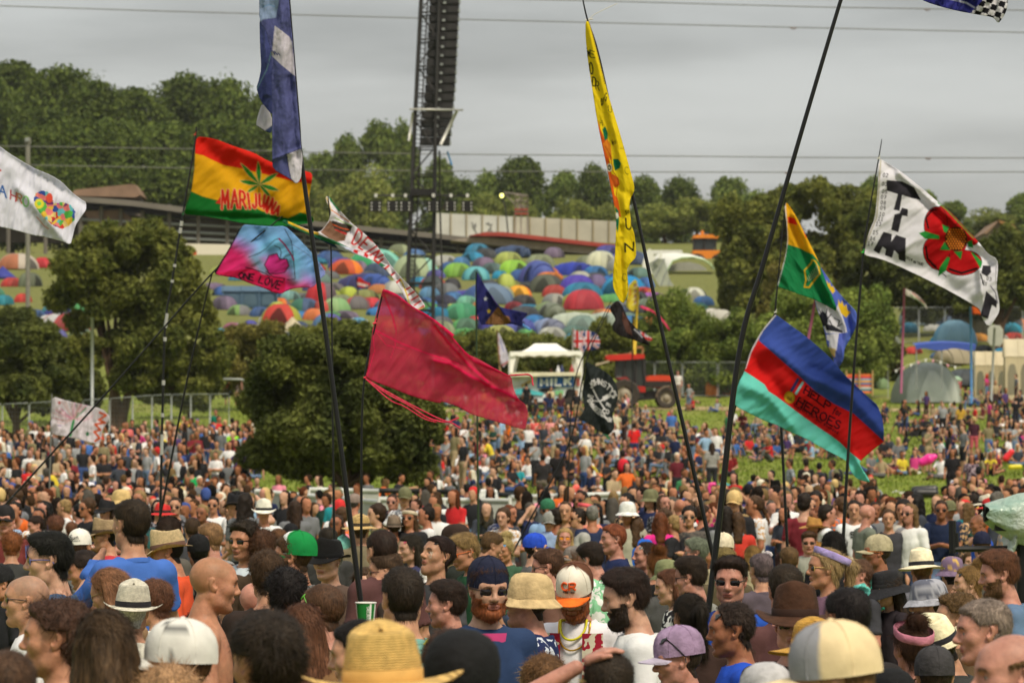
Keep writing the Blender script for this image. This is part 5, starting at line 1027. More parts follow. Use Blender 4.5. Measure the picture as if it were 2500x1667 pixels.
def tp_(kind):
 """(trunk mesh, crown mesh), about 10 m tall and 8 m wide"""
 if kind in _tree:return _tree[kind]
 rs=np.random.RandomState(hash_(kind)%999);base=kind.rstrip('0123456789')
 w_,h,z0,n,sz=dict(oak=(8.6,8.6,1.0,34,.3),tall=(6.2,9,.9,30,.28),round=(8,7.6,2.0,26,.28))[base]
 V_,Q_=leaves(rs,crown_blobs(rs,w_,h,z0,n),9000,sz)
 m=dict(oak=lfm('dark wood leaves',(62,80,34),(112,126,54)),tall=lfm('mid green leaves',(88,108,50),(134,148,72)),round=lfm('olive leaves',(104,118,56),(152,156,80)))[base]
 _tree[kind]=(trunk_mb(rs,9,.24,w_,z0).mesh('trunk',M_BARK,True),mnp('crown',V_,Q_,(m,),sm_=False));return _tree[kind]
def tree(px,ptop,d,wpx,kind,lbq,gp=None,pbase=None,mat=None):
 """a tree whose crown top is at row ptop and whose crown is wpx wide"""
 d=DD(d);x=(px-1250)/F*d;g=gz(x,d);top=CAMH+(HY-ptop)/F*d;h=top-g;w_=wpx/F*d;tm,cm=tp_(kind);base=kind.rstrip('0123456789');W0,H0=dict(oak=(8.8,9.9),tall=(6.4,9.9),round=(8.2,9.7))[base]
 t=tng('tree',lbq,'tree',(x,d,g),random.Random(px*7+ptop).uniform(0,6.28),gp);s=(w_/W0,w_/W0,h/H0)
 a=obj('trunk',tm,t,scl=s);b=obj('crown',cm,t,scl=s)
 if mat:b.material_slots[0].link='OBJECT';b.material_slots[0].material=mat
 return t
def bt_(px,pbase,d,blobs_px,n,size,lbq,mat,trunk_r=.12,trunk_top=None,seed=0,depthk=.8,limbs=8,name='tree',trunks=None):
 """individual tree: blobs in photo pixels (x, y, rx, ry) made round in depth"""
 kk=DD(d)/d;d=DD(d);size=size*kk*1.05;trunk_r=trunk_r*kk;trunks=[(a*kk,b*kk) for a,b in trunks] if trunks else None;trunk_top=trunk_top*kk if trunk_top else None;rs=np.random.RandomState(seed);x=(px-1250)/F*d;g=gz(x,d);t=tng(name,lbq,'tree' if name=='tree' else name.replace('_',' '),(x,d,g));k=d/F;B_=[]
 for bx,by,rx,ry in blobs_px:
  for j in range(3):B_.append(((bx-px)*k+rs.normal(0,rx*.12)*k,rs.uniform(-1,1)*rx*k*depthk*1.1,CAMH+(HY-by)*k-g+rs.normal(0,ry*.12)*k,rx*k*.86,rx*k*.7,ry*k*.86))
 C_=[]
 for(a,b,c,r1,r2,r3) in B_:
  for j in range(5):
   v=rs.normal(size=3);v/=np.linalg.norm(v);q=rs.uniform(.28,.5);C_.append((a+v[0]*r1*.72,b+v[1]*r2*.72,c+v[2]*r3*.72,r1*q,r2*q*1.1,r3*q))
 V_,Q_=leaves(rs,C_,n,size);V_[:,2]=np.maximum(V_[:,2],.05+rs.rand(len(V_))*.1);obj('crown',mnp('crown',V_,Q_,(mat,),sm_=False),t)
 A_=NA(B_);h=A_[:,2].mean() if trunk_top is None else trunk_top
 mb=MB()
 for(ox,dx) in(trunks or[(0,0)]):
  mb.tbq([(ox,0,-.3),(ox+dx*.3,0,h*.3),(ox+dx*.7,.05,h*.6),(ox+dx,0,h)],[trunk_r*1.3,trunk_r,trunk_r*.8,trunk_r*.4],8)
 for i in range(limbs):
  b=B_[rs.randint(len(B_))];s=(0+(trunks[i%len(trunks)][1]*.5+trunks[i%len(trunks)][0] if trunks else 0),0,h*rs.uniform(.25,.6));mb.tbq([s,((s[0]+b[0])/2,b[1]/2,(s[2]+b[2])/2+.05*h),(b[0],b[1],b[2])],[trunk_r*.5,trunk_r*.35,trunk_r*.12],6)
 mb.bd('trunk',M_BARK,t,sm_=True);return t
def build_trees():
 R_=random.Random(3);G1='trees of the dark wood on the left hill'
 wood=[(-60,190,300,230),(40,150,330,240),(150,165,310,220),(235,200,300,190),(330,215,320,200),(450,185,330,210),(560,195,330,190),(640,235,320,170),(700,330,330,110),(-20,250,290,240),(95,265,285,230),(200,290,280,230),(310,300,285,220),(420,300,290,230),(530,290,285,220),(630,300,290,200),(30,385,262,210),(165,395,264,200),(290,400,262,200),(405,400,264,200),(600,400,262,200),(700,400,290,150)]
 lw=['dark round topped tree at the far left end of the wood','tallest dark tree near the left end of the wooded skyline','dark wood tree right of the tallest one on the skyline','dark wood tree above the white heart flag','dark wood tree where the skyline dips above the power lines','broad dark tree behind the top of the leaf flag pole','dark tree just left of the furled blue flag on the skyline','dark tree half hidden behind the furled blue flag','small tree on the skyline right of the furled blue flag','middle row wood tree at the left picture edge','middle row wood tree above the grey wire post','middle row wood tree over the barn roofs','middle row wood tree between the two power lines','middle row wood tree behind the red stripe of the leaf flag','middle row wood tree beside the leaf flag top edge','middle row wood tree behind the furled flag fold','low front tree of the wood behind the heart flag','low front tree of the wood left of the barn','low front tree of the wood behind the barn roof','low front tree of the wood behind the leaf flag pole','low front tree of the wood under the furled flag','low tree of the wood right of the thick black pole']
 for i,(x,y,d,w_) in enumerate(wood):tree(x,y,d,w_,['oak1','oak2','oak3'][i%3],lw[i],G1)
 G2='trees on the far skyline';sl=[(790,370,360,120,'tall1','feathery tree right of the furled flag, below the upper power line'),(845,345,355,110,'tall2','mid green tree left of the tall poplar-like crowns'),(930,292,350,130,'tall1','tallest green tree behind and left of the speaker tower'),(985,305,352,90,'tall3','tall green tree directly behind the speaker tower'),(905,410,330,150,'round1','yellow-green bushy tree below the tallest one, left of the tower'),(850,440,330,140,'round2','olive tree above the long white banner'),(760,440,320,130,'round1','dark olive tree behind the leaf flag corner'),(1075,400,355,110,'tall2','slender tree just right of the speaker tower'),(1130,440,360,130,'oak1','low dark tree right of the tower lamps'),(1190,425,370,110,'tall3','hazy tree left of the round topped one'),(1280,385,350,150,'oak2','large round topped dark tree above the white panel fence'),(1375,415,370,110,'tall1','pale feathery tree right of the round topped tree'),(1447,405,350,120,'oak3','dark round tree behind the yellow flag'),(1250,480,330,120,'round1','low bushy tree behind the scaffold'),(1180,470,330,130,'round2','low green tree behind the lit lamp'),(1395,480,335,110,'round2','low green bushy tree above the panel fence'),(1480,500,320,120,'round1','low olive tree behind the yellow flag waist'),(1570,440,350,110,'tall2','mid green tree right of the yellow flag'),(1655,435,355,130,'oak1','broad dark tree left of the leaning pole, skyline'),(1775,430,360,120,'tall1','pale rounded tree left of the leaning pole on the skyline'),(1625,500,290,150,'round1','bright green tree behind the white arched marquee'),(1700,480,290,150,'round2','bright green tree over the orange machine'),(1840,470,340,120,'tall3','pale feathery tree behind the leaning pole'),(2140,440,330,120,'tall2','thin topped tree behind the rose flag'),(2270,470,320,70,'tall3','narrow pointed tree right of the rose flag top edge'),(2330,490,320,90,'tall1','narrow feathery tree left of the stone house'),(2420,510,330,160,'round1','rounded tree line tree behind the stone house'),(2500,480,330,110,'tall2','dark tree at the right picture edge'),(2460,560,270,120,'oak2','dark tree below the stone house gable')]
 for x,y,d,w_,k,l in sl:tree(x,y,d,w_,k,l,G2)
 dk=lfm('dark olive leaves',(88,98,42),(142,144,68));dk2=lfm('deep green leaves',(66,76,36),(116,122,58));gr=lfm('fresh green leaves',(100,120,52),(150,162,78));br=lfm('brown green leaves',(100,98,42),(146,136,70))
 bt_(845,1215,80,[(710,900,100,85),(820,860,120,70),(930,890,100,85),(660,1000,90,95),(760,980,130,110),(900,1000,130,115),(1000,1020,90,95),(700,1090,120,85),(850,1110,140,85),(970,1110,110,80),(640,930,50,60),(1040,1080,50,60),(650,1090,70,60),(1060,1000,40,55),(880,830,70,40),(780,1060,120,90),(920,1090,110,90),(840,930,120,90)],110000,.07,'broad dark round tree in the middle, behind the white panel barrier',dk2,.11,2.0,1,limbs=12)
 bt_(290,990,112,[(230,640,110,80),(360,600,90,70),(440,700,90,100),(300,720,130,110),(180,740,90,80),(430,830,90,100),(350,880,90,70),(260,580,60,40),(500,770,40,60),(390,940,80,50),(480,900,50,60),(470,960,60,50),(520,850,50,60),(210,850,60,50),(330,820,90,70),(420,620,60,50)],90000,.085,'large olive tree with a forked brown trunk behind the left fence',dk,.13,3.4,2,trunks=[(-.2,.1),(.0,.9),(.1,-.6)],limbs=10)
 bt_(40,960,100,[(0,860,100,80),(90,900,90,60),(150,950,60,50),(-60,840,60,80),(40,950,100,60),(110,830,40,40)],26000,.08,'dark leafy tree low at the left edge behind the fence',dk2,.1,1.5,3)
 bt_(1870,830,165,[(1800,560,70,80),(1880,530,90,80),(1960,500,90,60),(2060,510,80,70),(1830,660,90,90),(1930,640,110,100),(2040,620,100,90),(1780,640,40,60),(1850,740,80,60),(2000,460,50,30),(1790,720,40,50)],60000,.12,'massive dark green tree behind the thick leaning pole',dk,.25,5,4)
 bt_(2150,780,150,[(2130,560,60,60),(2190,640,90,80),(2260,700,80,60),(2120,680,80,80),(2330,720,60,40),(2200,560,40,40)],30000,.11,'dark green tree behind the rose flag',dk2,.2,4,5)
 bt_(2440,800,145,[(2400,660,60,60),(2470,620,60,80),(2500,700,50,60),(2360,740,40,30),(2430,730,60,30)],20000,.11,'dark tree at the right edge above the cream tents',dk2,.2,3,6)
 H_='bushes behind the fence line'
 def bush(px,pb,d,bl,n,sz,lbq,mat,seed):
  bl=[(a,b-10,c*1.08,e*1.3) for a,b,c,e in bl]+([(a,b+45,c*1.1,e) for a,b,c,e in bl] if d>135 else[]);n=int(n*1.4);t=bt_(px,pb,d,bl,n,sz,lbq,mat,.05,.8,seed,limbs=3,name='bush',depthk=.6);t['category']='bush';t['group']=H_;return t
 bush(600,860,128,[(540,860,50,40),(600,840,60,35),(660,850,50,40),(560,910,60,50),(640,910,60,50)],22000,.07,'olive hedge bush between the left tree and the middle tree',br,11)
 bush(760,870,128,[(720,840,50,40),(800,825,60,30),(860,820,50,30),(760,880,70,50)],18000,.07,'dark hedge bush behind the thick black pole',dk,12)
 bush(1140,900,138,[(1080,850,50,30),(1150,845,50,30),(1210,845,50,30),(1120,890,70,40),(1200,890,60,40)],20000,.07,'olive hedge bush left of the white gazebo',dk,13)
 bush(1340,880,138,[(1270,840,50,25),(1350,850,60,25),(1420,845,50,25),(1320,880,80,40),(1420,890,60,40)],20000,.07,'olive hedge bush behind the white gazebo',dk,14)
 bush(1600,830,139,[(1600,790,50,50),(1650,770,50,50),(1700,810,60,45),(1570,850,60,45),(1660,860,80,45)],26000,.075,'green bush behind the tractor bonnet',gr,15)
 bush(1790,870,138,[(1760,830,60,40),(1830,820,60,50),(1800,880,80,45),(1740,880,60,40)],20000,.075,'green bush right of the tractor behind the fence',gr,16)
 bush(1980,850,137,[(1920,790,60,60),(1990,760,60,50),(2060,790,70,60),(2120,760,50,50),(2000,850,90,60),(1900,860,60,50)],34000,.075,'large green bush between the charity flag and the grey tent',gr,17)
 bush(2110,850,136,[(2100,840,50,60),(2150,800,40,50),(2060,880,60,30)],15000,.075,'green bush left of the grey dome tent',gr,18)
 bush(1950,690,150,[(1930,690,60,50),(2000,700,60,40),(1900,730,50,40)],14000,.085,'olive bush behind the four quartered flag',br,19)
 bush(150,960,118,[(60,930,60,50),(130,960,70,50),(200,940,60,50),(110,880,50,40)],22000,.08,'dark hedge bush behind the painted tree flag at the left',dk2,21)
 bush(460,960,122,[(440,920,60,50),(500,940,60,50),(380,950,60,40),(520,880,40,40)],20000,.08,'dark hedge bush right of the forked trunk',dk2,22)
 bush(980,880,139,[(920,850,60,35),(1000,850,60,35),(1060,860,50,35),(960,900,70,40)],20000,.075,'olive hedge bush behind the top of the magenta banner',dk,23)
 bush(40,830,134,[(0,800,50,50),(60,820,50,40),(110,850,50,40)],14000,.085,'dark bush above the low tree at the left edge',dk2,24)
 bush(2300,760,150,[(2240,700,60,40),(2330,700,60,35),(2400,715,60,30),(2480,700,50,40)],20000,.09,'dark hedge above the tents on the right',dk2,25)
 bush(2200,900,141,[(2110,870,50,40),(2165,862,45,36)],9000,.08,'dark hedge left of the large grey dome tent',dk2,26)
 bush(1480,830,136,[(1470,820,30,25),(1500,850,50,40)],9000,.07,'small dark bush beside the tractor cab',dk,20)
def rg(px,py,d0=95,d1=560):
 """distance at which the sight line through a pixel meets the ground"""
 lo=None;d=d0
 while d<d1:
  z_=CAMH+(HY-py)/F*d
  if gz((px-1250)/F*d,d)>=z_:return d
  d+=1.0 if d<250 else 2.0
 return d1
NAMES=[((235,235,228),'white'),((214,204,172),'cream'),((120,120,122),'grey'),((52,52,56),'black'),((200,40,44),'red'),((238,124,36),'orange'),((222,196,50),'yellow'),((150,205,60),'lime green'),((50,140,80),'green'),((130,140,70),'olive'),((150,215,190),'mint'),((30,145,200),'bright blue'),((62,108,176),'mid blue'),((34,46,100),'navy'),((78,72,180),'indigo'),((150,165,205),'pale blue'),((120,100,140),'mauve'),((170,80,190),'purple'),((232,90,150),'pink'),((110,36,50),'maroon'),((110,84,60),'brown'),((180,155,120),'tan'),((30,110,110),'teal'),((160,178,160),'sage')]
def cname(c):return min(NAMES,key=lambda n:sum((a-b)**2 for a,b in zip(n[0],c)))[1]
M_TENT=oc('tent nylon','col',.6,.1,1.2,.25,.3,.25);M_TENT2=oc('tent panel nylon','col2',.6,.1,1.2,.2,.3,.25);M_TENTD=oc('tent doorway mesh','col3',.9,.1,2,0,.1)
_tent={}
def tent_mesh(kind):
 if kind in _tent:return _tent[kind]
 fly=MB();pan=MB();door=MB();pol=MB()
 if kind in('dome','pop'):
  hgt=1.0 if kind=='dome' else .72
  def S(a,t,k=1.0):
   e=abs(cos(2*a-pi/2));r=(1-.14*(1-e)*(1-t*.5))*cos(t*pi/2)**.75;return(r*cos(a)*k,r*sin(a)*.85*k,(sin(t*pi/2)-.07*(1-e)*sin(t*pi))*hgt*k)
  na,nt_=64,12
  def patch(mb,a0,a1,t0=0,t1=1,k=1.0,n=16):mb.grid([[S(a0+(a1-a0)*i/n,t0+(t1-t0)*j/nt_,k) for j in range(nt_+1)] for i in range(n+1)])
  patch(fly,R(-45),R(225),n=48);patch(pan,R(225),R(315));
  for q in range(2):
   pol.tbq([S(R(45+90*q),t/12,1.01) for t in range(13)]+[S(R(225+90*q),t/12,1.01) for t in range(12,-1,-1)],.014,5)
  door.grid([[S(R(270+(u-.5)*52*(1-.75*(v/8)**1.5)),.02+.62*v/8,1.012) for v in range(9)] for u in LS(0,1,9)])
 elif kind=='tunnel':
  xs=LS(-1.25,1.25,31)
  def ring(x,k=1.0):s=(.74+.26*cos(x*1.05)-.05*abs(sin(x*pi/.83)))*k;return[(x,-cos(t)*.72*s,sin(t)*1.0*s) for t in LS(0,pi,19)]
  fly.grid([ring(x) for x in xs[xs<=.45]]);pan.grid([ring(x) for x in xs[xs>=.4]])
  for s_ in(-1,1):
   g=[[(s_*(1.25+.3*sin(j/8*pi/2)*cos(i/12*pi-pi/2)),-cos(pi*i/12)*.52*cos(j/8*pi/2),sin(pi*i/12)*.72*cos(j/8*pi/2)) for j in range(9)] for i in range(13)]
   (fly if s_<0 else pan).grid(g)
  for x in(-1.25,-.42,.42,1.25):pol.tbq(ring(x,1.015),.016,5)
  door.grid([[(.85+(u-.5)*.55*(1-.5*(v/6)**2),-.72*cos(.08+v/6*.85)*.92-.03,sin(.08+v/6*.85)*.9) for v in range(7)] for u in LS(0,1,7)])
 elif kind=='bell':
  fly.lh([(1.0,0),(.98,.12),(.6,.5),(.25,.84),(.02,1.08)],20);pan.lh([(1.02,.1),(1.0,.14),(.99,.15)],20);pol.tbq([(0,0,0),(0,0,1.15)],.02,5)
  door.grid([[(sin((u-.5)*.55*(1-.8*v/6))*(1.0-v/6*.48)*1.01,-cos((u-.5)*.5)*(1.0-v/6*.46)*1.01,.02+.45*v/6) for v in range(7)] for u in LS(0,1,5)])
 elif kind=='frame':
  fly.add([(-1,-.7,0),(1,-.7,0),(1,-.7,.75),(-1,-.7,.75),(-1,.7,0),(1,.7,0),(1,.7,.75),(-1,.7,.75),(-1.02,0,1.02),(1.02,0,1.02)],[(4,7,6,5),(0,4,7,3),(1,2,6,5),(0,1,2,3)],[(3,7,8),(2,9,6)])
  pan.grid([[(-1.06+2.12*i/8,-.76+.76*j/4,.74+.29*(j/4)+.01*sin(i*3)) for j in range(5)] for i in range(9)]);pan.grid([[(-1.06+2.12*i/8,.76-.76*j/4,.74+.29*(j/4)) for j in range(5)] for i in range(9)])
  for x in(-1,-.33,.33,1):pol.tbq([(x,-.72,0),(x,-.72,.76),(x,0,1.04)],.016,5)
  for x in(-.66,0,.66):door.grid([[(x+(u-.5)*.46,-.712,.12+.5*v*(1-.3*(2*u-1)**4)) for v in(0,.5,1)] for u in LS(0,1,9)])
 _tent[kind]=[(n,m.mesh(n,mt,True)) for n,m,mt in(('flysheet',fly,M_TENT),('side_panel',pan,M_TENT2),('doorway',door,M_TENTD),('pole_sleeves',pol,M_TENT2))]
 return _tent[kind]
TENTS=[]
def tent(pts,w_,kind,c,c2=None,rot=None,hk=None,door=None,extra=''):
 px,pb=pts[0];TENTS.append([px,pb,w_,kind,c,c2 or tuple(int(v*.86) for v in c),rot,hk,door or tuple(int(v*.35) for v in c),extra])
def build_tents():
 RR=random.Random(11);f,g,e,d_=cF,cG,cE,cD;s=.2721;q=.3146
 A=[(g(210,545),50,'dome',(70,130,190)),(g(180,625),62,'dome',(140,208,60),(120,180,50)),(g(385,560),62,'dome',(120,100,126)),(g(450,605),52,'dome',(96,124,124)),(g(325,650),66,'dome',(58,160,186),(90,190,200)),(g(512,645),42,'dome',(20,150,196)),(g(620,600),70,'dome',(160,218,66),(140,196,60)),(g(145,705),40,'dome',(66,66,70),(90,70,66)),(g(155,825),56,'dome',(70,124,184)),(g(415,835),112,'dome',(58,90,152),(110,135,165),0),(g(655,795),66,'dome',(246,120,40),(250,176,40)),(g(800,665),120,'tunnel',(72,72,186),(60,82,180)),(g(870,745),74,'dome',(70,72,66),(96,100,84)),(g(1075,610),70,'tunnel',(48,66,190),(40,56,160)),(g(1295,560),74,'dome',(222,222,182),(206,206,176)),(g(1130,690),54,'dome',(150,160,130),(180,180,160)),(g(1110,770),84,'dome',(84,66,190),(80,60,180)),(g(1255,710),60,'dome',(112,96,138)),(g(1350,700),44,'dome',(40,110,190)),(g(1470,770),106,'dome',(26,138,204),(50,160,210)),(g(1640,710),42,'dome',(60,112,190)),(g(695,845),50,'dome',(68,66,68)),(g(930,845),54,'dome',(136,140,136),(160,160,150)),(g(1150,790),90,'dome',(26,140,190)),(g(1160,880),96,'dome',(214,46,60),(190,40,56)),(g(1690,810),60,'pop',(176,80,196)),(g(215,955),90,'dome',(56,136,98),(80,170,120)),(g(255,860),52,'dome',(104,196,160)),(g(245,1040),60,'dome',(84,186,90),(70,120,90)),(g(620,880),46,'dome',(150,30,44)),(g(880,945),96,'tunnel',(136,164,96),(120,130,110)),(g(1090,1010),80,'tunnel',(196,206,186),(176,190,170)),(g(1150,1045),80,'dome',(150,178,166)),(g(1320,1010),90,'tunnel',(192,204,190),(170,184,170)),(g(600,1075),90,'tunnel',(84,92,192),(70,80,170)),(g(880,1070),86,'tunnel',(146,164,206),(120,124,150)),(g(510,1085),66,'dome',(190,192,80)),(g(420,1040),70,'dome',(66,64,164)),(g(50,905),50,'dome',(40,44,66)),(g(60,1040),60,'dome',(100,104,112)),(g(1310,1060),50,'pop',(70,160,210),(36,60,120)),(g(2010,800),56,'dome',(40,52,80),(214,214,196)),(g(2090,850),50,'dome',(60,110,176)),(g(2050,905),52,'dome',(30,110,96)),(g(2150,1060),130,'tunnel',(220,214,202),(206,200,186)),(g(2125,1075),66,'dome',(150,166,130)),(g(2270,1115),60,'dome',(150,190,70)),(g(1650,880),54,'dome',(110,136,110)),(f(1340,695),72,'dome',(248,130,32),(220,90,50)),(f(1600,665),110,'dome',(60,180,110),(130,210,190)),(f(1960,725),112,'dome',(150,214,190),(172,190,140)),(f(1500,845),116,'tunnel',(66,62,116),(60,90,170)),(f(1225,855),52,'dome',(116,108,112)),(f(1120,935),76,'dome',(206,40,50),(120,100,110)),(f(1360,905),52,'dome',(184,200,50)),(f(1520,925),62,'pop',(140,144,70)),(f(480,1000),100,'frame',(60,92,122),(76,110,140)),(f(640,995),62,'dome',(250,130,36),(110,104,108)),(f(760,1005),44,'dome',(112,104,104),(246,120,40)),(f(840,935),46,'dome',(130,180,176)),(f(970,1045),66,'dome',(60,120,96),(66,90,130)),(f(1250,1035),70,'dome',(130,180,110),(160,200,130)),(f(1440,1010),60,'dome',(104,96,100),(206,50,60)),(f(1560,1000),50,'dome',(214,50,60)),(f(385,1065),50,'dome',(120,118,120),(130,170,90)),(f(570,1085),46,'dome',(60,96,160)),(f(760,1160),92,'dome',(170,172,54),(214,60,50)),(f(1060,1105),58,'dome',(176,130,80),(246,110,40)),(f(480,1185),44,'dome',(66,66,170),(40,46,90)),(f(330,1235),60,'dome',(136,120,126),(160,90,120)),(f(245,1300),62,'dome',(26,150,190)),(f(560,1225),42,'bell',(206,206,210)),(f(625,1265),56,'pop',(36,156,200)),(f(860,1260),74,'bell',(212,196,160),(120,50,70)),(f(1180,1195),80,'dome',(76,120,166),(90,80,180)),(f(1450,1170),52,'pop',(196,214,222),(90,160,200)),(f(330,1345),84,'pop',(176,160,110),(130,190,110)),(f(2290,830),50,'dome',(50,50,56)),(f(2300,940),50,'dome',(66,118,180)),(f(2220,985),64,'dome',(44,44,70)),(f(2120,830),60,'dome',(206,60,50),(50,60,66)),(f(2090,900),46,'dome',(90,150,200)),(e(100,355),84,'dome',(196,104,60),(206,190,170)),(e(235,345),52,'dome',(90,40,50),(206,40,50)),(e(15,405),50,'bell',(50,60,160)),(e(165,450),60,'dome',(110,120,90)),(e(25,550),50,'dome',(40,140,160)),(e(70,640),62,'dome',(66,110,170)),(e(10,650),40,'dome',(90,180,190)),(e(190,630),54,'dome',(56,100,170)),(e(275,610),54,'dome',(36,120,140)),(e(420,580),66,'dome',(30,112,186)),(e(430,610),46,'dome',(66,160,80)),(e(320,625),70,'pop',(56,62,150)),(e(330,690),110,'tunnel',(216,214,214),(200,60,60)),(e(440,730),50,'dome',(150,180,150)),(e(310,770),60,'dome',(90,90,160)),(e(390,860),50,'dome',(170,190,160)),(e(500,880),70,'dome',(180,196,160)),(e(470,760),44,'dome',(206,50,56)),(e(80,760),56,'dome',(70,120,150)),(e(180,780),60,'dome',(200,200,196)),(d_(1010,1200),90,'tunnel',(106,130,136),(50,66,96)),(d_(1195,1195),66,'dome',(72,108,186),(50,76,140)),(d_(1250,1245),84,'dome',(180,164,130),(160,146,116)),(d_(1160,1320),96,'dome',(106,168,206),(140,190,216)),(d_(1500,1225),70,'dome',(240,120,40),(60,60,70)),(d_(1475,1235),56,'pop',(40,170,206)),(d_(1080,1200),60,'dome',(60,78,106)),(d_(1290,1285),50,'pop',(238,150,40)),(d_(1220,1545),76,'dome',(80,86,92)),(d_(1160,1420),90,'tunnel',(176,160,130),(150,140,116)),(d_(725,1562),36,'dome',(120,150,96)),(d_(1450,750),60,'pop',(226,84,70)),(d_(1035,1230),40,'pop',(196,196,190))]
 used={}
 recs=[]
 for t in A:
  (px,pb),w_,kind,c=t[0][0],t[1],t[2],t[3];c2=t[4] if len(t)>4 else None;recs.append((px,pb,w_*(1.24 if px<2150 else 1.4),kind,c,c2))
 placed=[(r[0],r[1]) for r in recs]
 for k in range(1100):
  px=RR.uniform(520,1720);pb=RR.uniform(612 if px<1500 else 640,842)
  if px>1560 and pb<720:continue
  if min((px-a)**2/2+(pb-b)**2*3.4 for a,b in placed)<500 or len(recs)>262 or px<600 and pb>760:continue
  if 1680>px>1600 and pb>700:continue
  c=RR.choice([(60,110,180),(50,90,160),(46,120,190),(70,90,130),(96,130,120),(112,116,118),(70,74,80),(60,140,100),(90,170,90),(80,76,170),(214,60,50),(240,130,50),(30,140,190),(150,160,120),(186,200,80),(200,200,190),(120,100,130)]);recs.append((px,pb,RR.uniform(54,84),RR.choice(['dome','dome','pop','tunnel']),c,None));placed.append((px,pb))
 for k in range(90):
  px,pb=(RR.uniform(-20,260),RR.uniform(660,880)) if k<60 else(RR.uniform(2170,2510),RR.uniform(770,880))
  if min((px-a)**2/2+(pb-b)**2*2.5 for a,b in placed)<900 or 90<px<300:continue
  c=RR.choice([(60,110,180),(150,160,140),(70,74,80),(60,140,100),(214,60,50),(30,140,190),(200,200,190)]);recs.append((px,pb,RR.uniform(44,60),'dome',c,None));placed.append((px,pb))
 def side(px,pb):
  if px<560:return 'around the left tree'
  if px>2150:return 'in the right-hand camp'
  if px>1860:return 'above the right bushes'
  row='top row' if pb<665 else 'second row' if pb<715 else 'third row' if pb<760 else 'low row' if pb<800 else 'lowest row'
  return row+(' left of the tower' if px<960 else ' at the tower' if px<1110 else ' near the star flag' if px<1290 else ' before the yellow flag' if px<1440 else ' behind the yellow flag' if px<1600 else ' by the marquee')
 labels={}
 for i,(px,pb,w_,kind,c,c2) in enumerate(recs):
  kn=dict(dome='dome tent',pop='flat tent',tunnel='tunnel tent',bell='bell tent',frame='frame tent')[kind];n1=cname(c);n2=cname(c2) if c2 else n1
  col_=n1 if n1==n2 else n1+' and '+n2;l=f'{col_} {kn}, {side(px, pb)}'
  oth=sorted((r for j,r in enumerate(recs) if j!=i and cname(r[4])!=n1),key=lambda r:(r[0]-px)**2+(r[1]-pb)**2*2)
  for q_ in range(12):
   if l not in labels:break
   nb=oth[q_//2];l=f'{col_} {kn if q_ % 2 else "tent"} {"right" if px > nb[0] else "left"} of the {cname(nb[4])} one, {side(px, pb)}'
  labels[l]=1;d=rg(px,pb,240,540);x=(px-1250)/F*d;k=d/F*w_/2
  t=tng('tent',l,'tent',(x,d,gz(x,d)-.05),R(RR.uniform(-80,80)),'tents of the camping field');hs=RR.uniform(.8,1.05)*(.92 if kind!='bell' else 1.1)
  if kind=='tunnel':k*=.8
  ry_=RR.uniform(.8,1.15);t.scale=(k*RR.uniform(.9,1.12),k*ry_,k*hs*RR.uniform(.85,1.1))
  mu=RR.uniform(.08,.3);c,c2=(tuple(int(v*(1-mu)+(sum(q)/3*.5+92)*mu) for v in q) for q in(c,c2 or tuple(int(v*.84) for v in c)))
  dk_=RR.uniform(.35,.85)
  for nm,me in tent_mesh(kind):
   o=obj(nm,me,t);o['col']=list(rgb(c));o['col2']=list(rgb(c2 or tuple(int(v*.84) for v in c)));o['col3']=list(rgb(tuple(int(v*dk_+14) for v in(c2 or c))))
class PX:
 """local builder: pixel (x, y) at distance d, relative to a root"""
 def __init__(s,root,d):s.o=Vc(root.location);s.d=d
 def __call__(s,x,y,dy=0.0,d=None):d=d or s.d;p=P(x,y,d);p.y+=dy;return p-s.o
 def k(s):return s.d/F
def pz(mb,px,pts,y0,y1):
 """polygon outline in pixels extruded in depth between y0 and y1 metres behind the plane"""
 a=[px(x,y,y0) for x,y in pts];mb.poly(a,(0,y1-y0,0));return mb
def tubes(mb,px,lines,r,dy=0.0,n=6):
 for l in lines:
  mb.tbq([px(x,y,dy if len(q)==0 else q[0]) for x,y,*q in l],r,n)
 return mb
ST=sm('galvanised steel',(150,154,152),.45,.12,3,.5,.3);DM=sm('dark scaffold steel',(44,42,42),.5,.15,2,.4);WP=sm('white painted metal',(216,216,212),.5,.06,2);TYRE=sm('tyre rubber',(62,56,50),.9,.2,6,bump=.4)
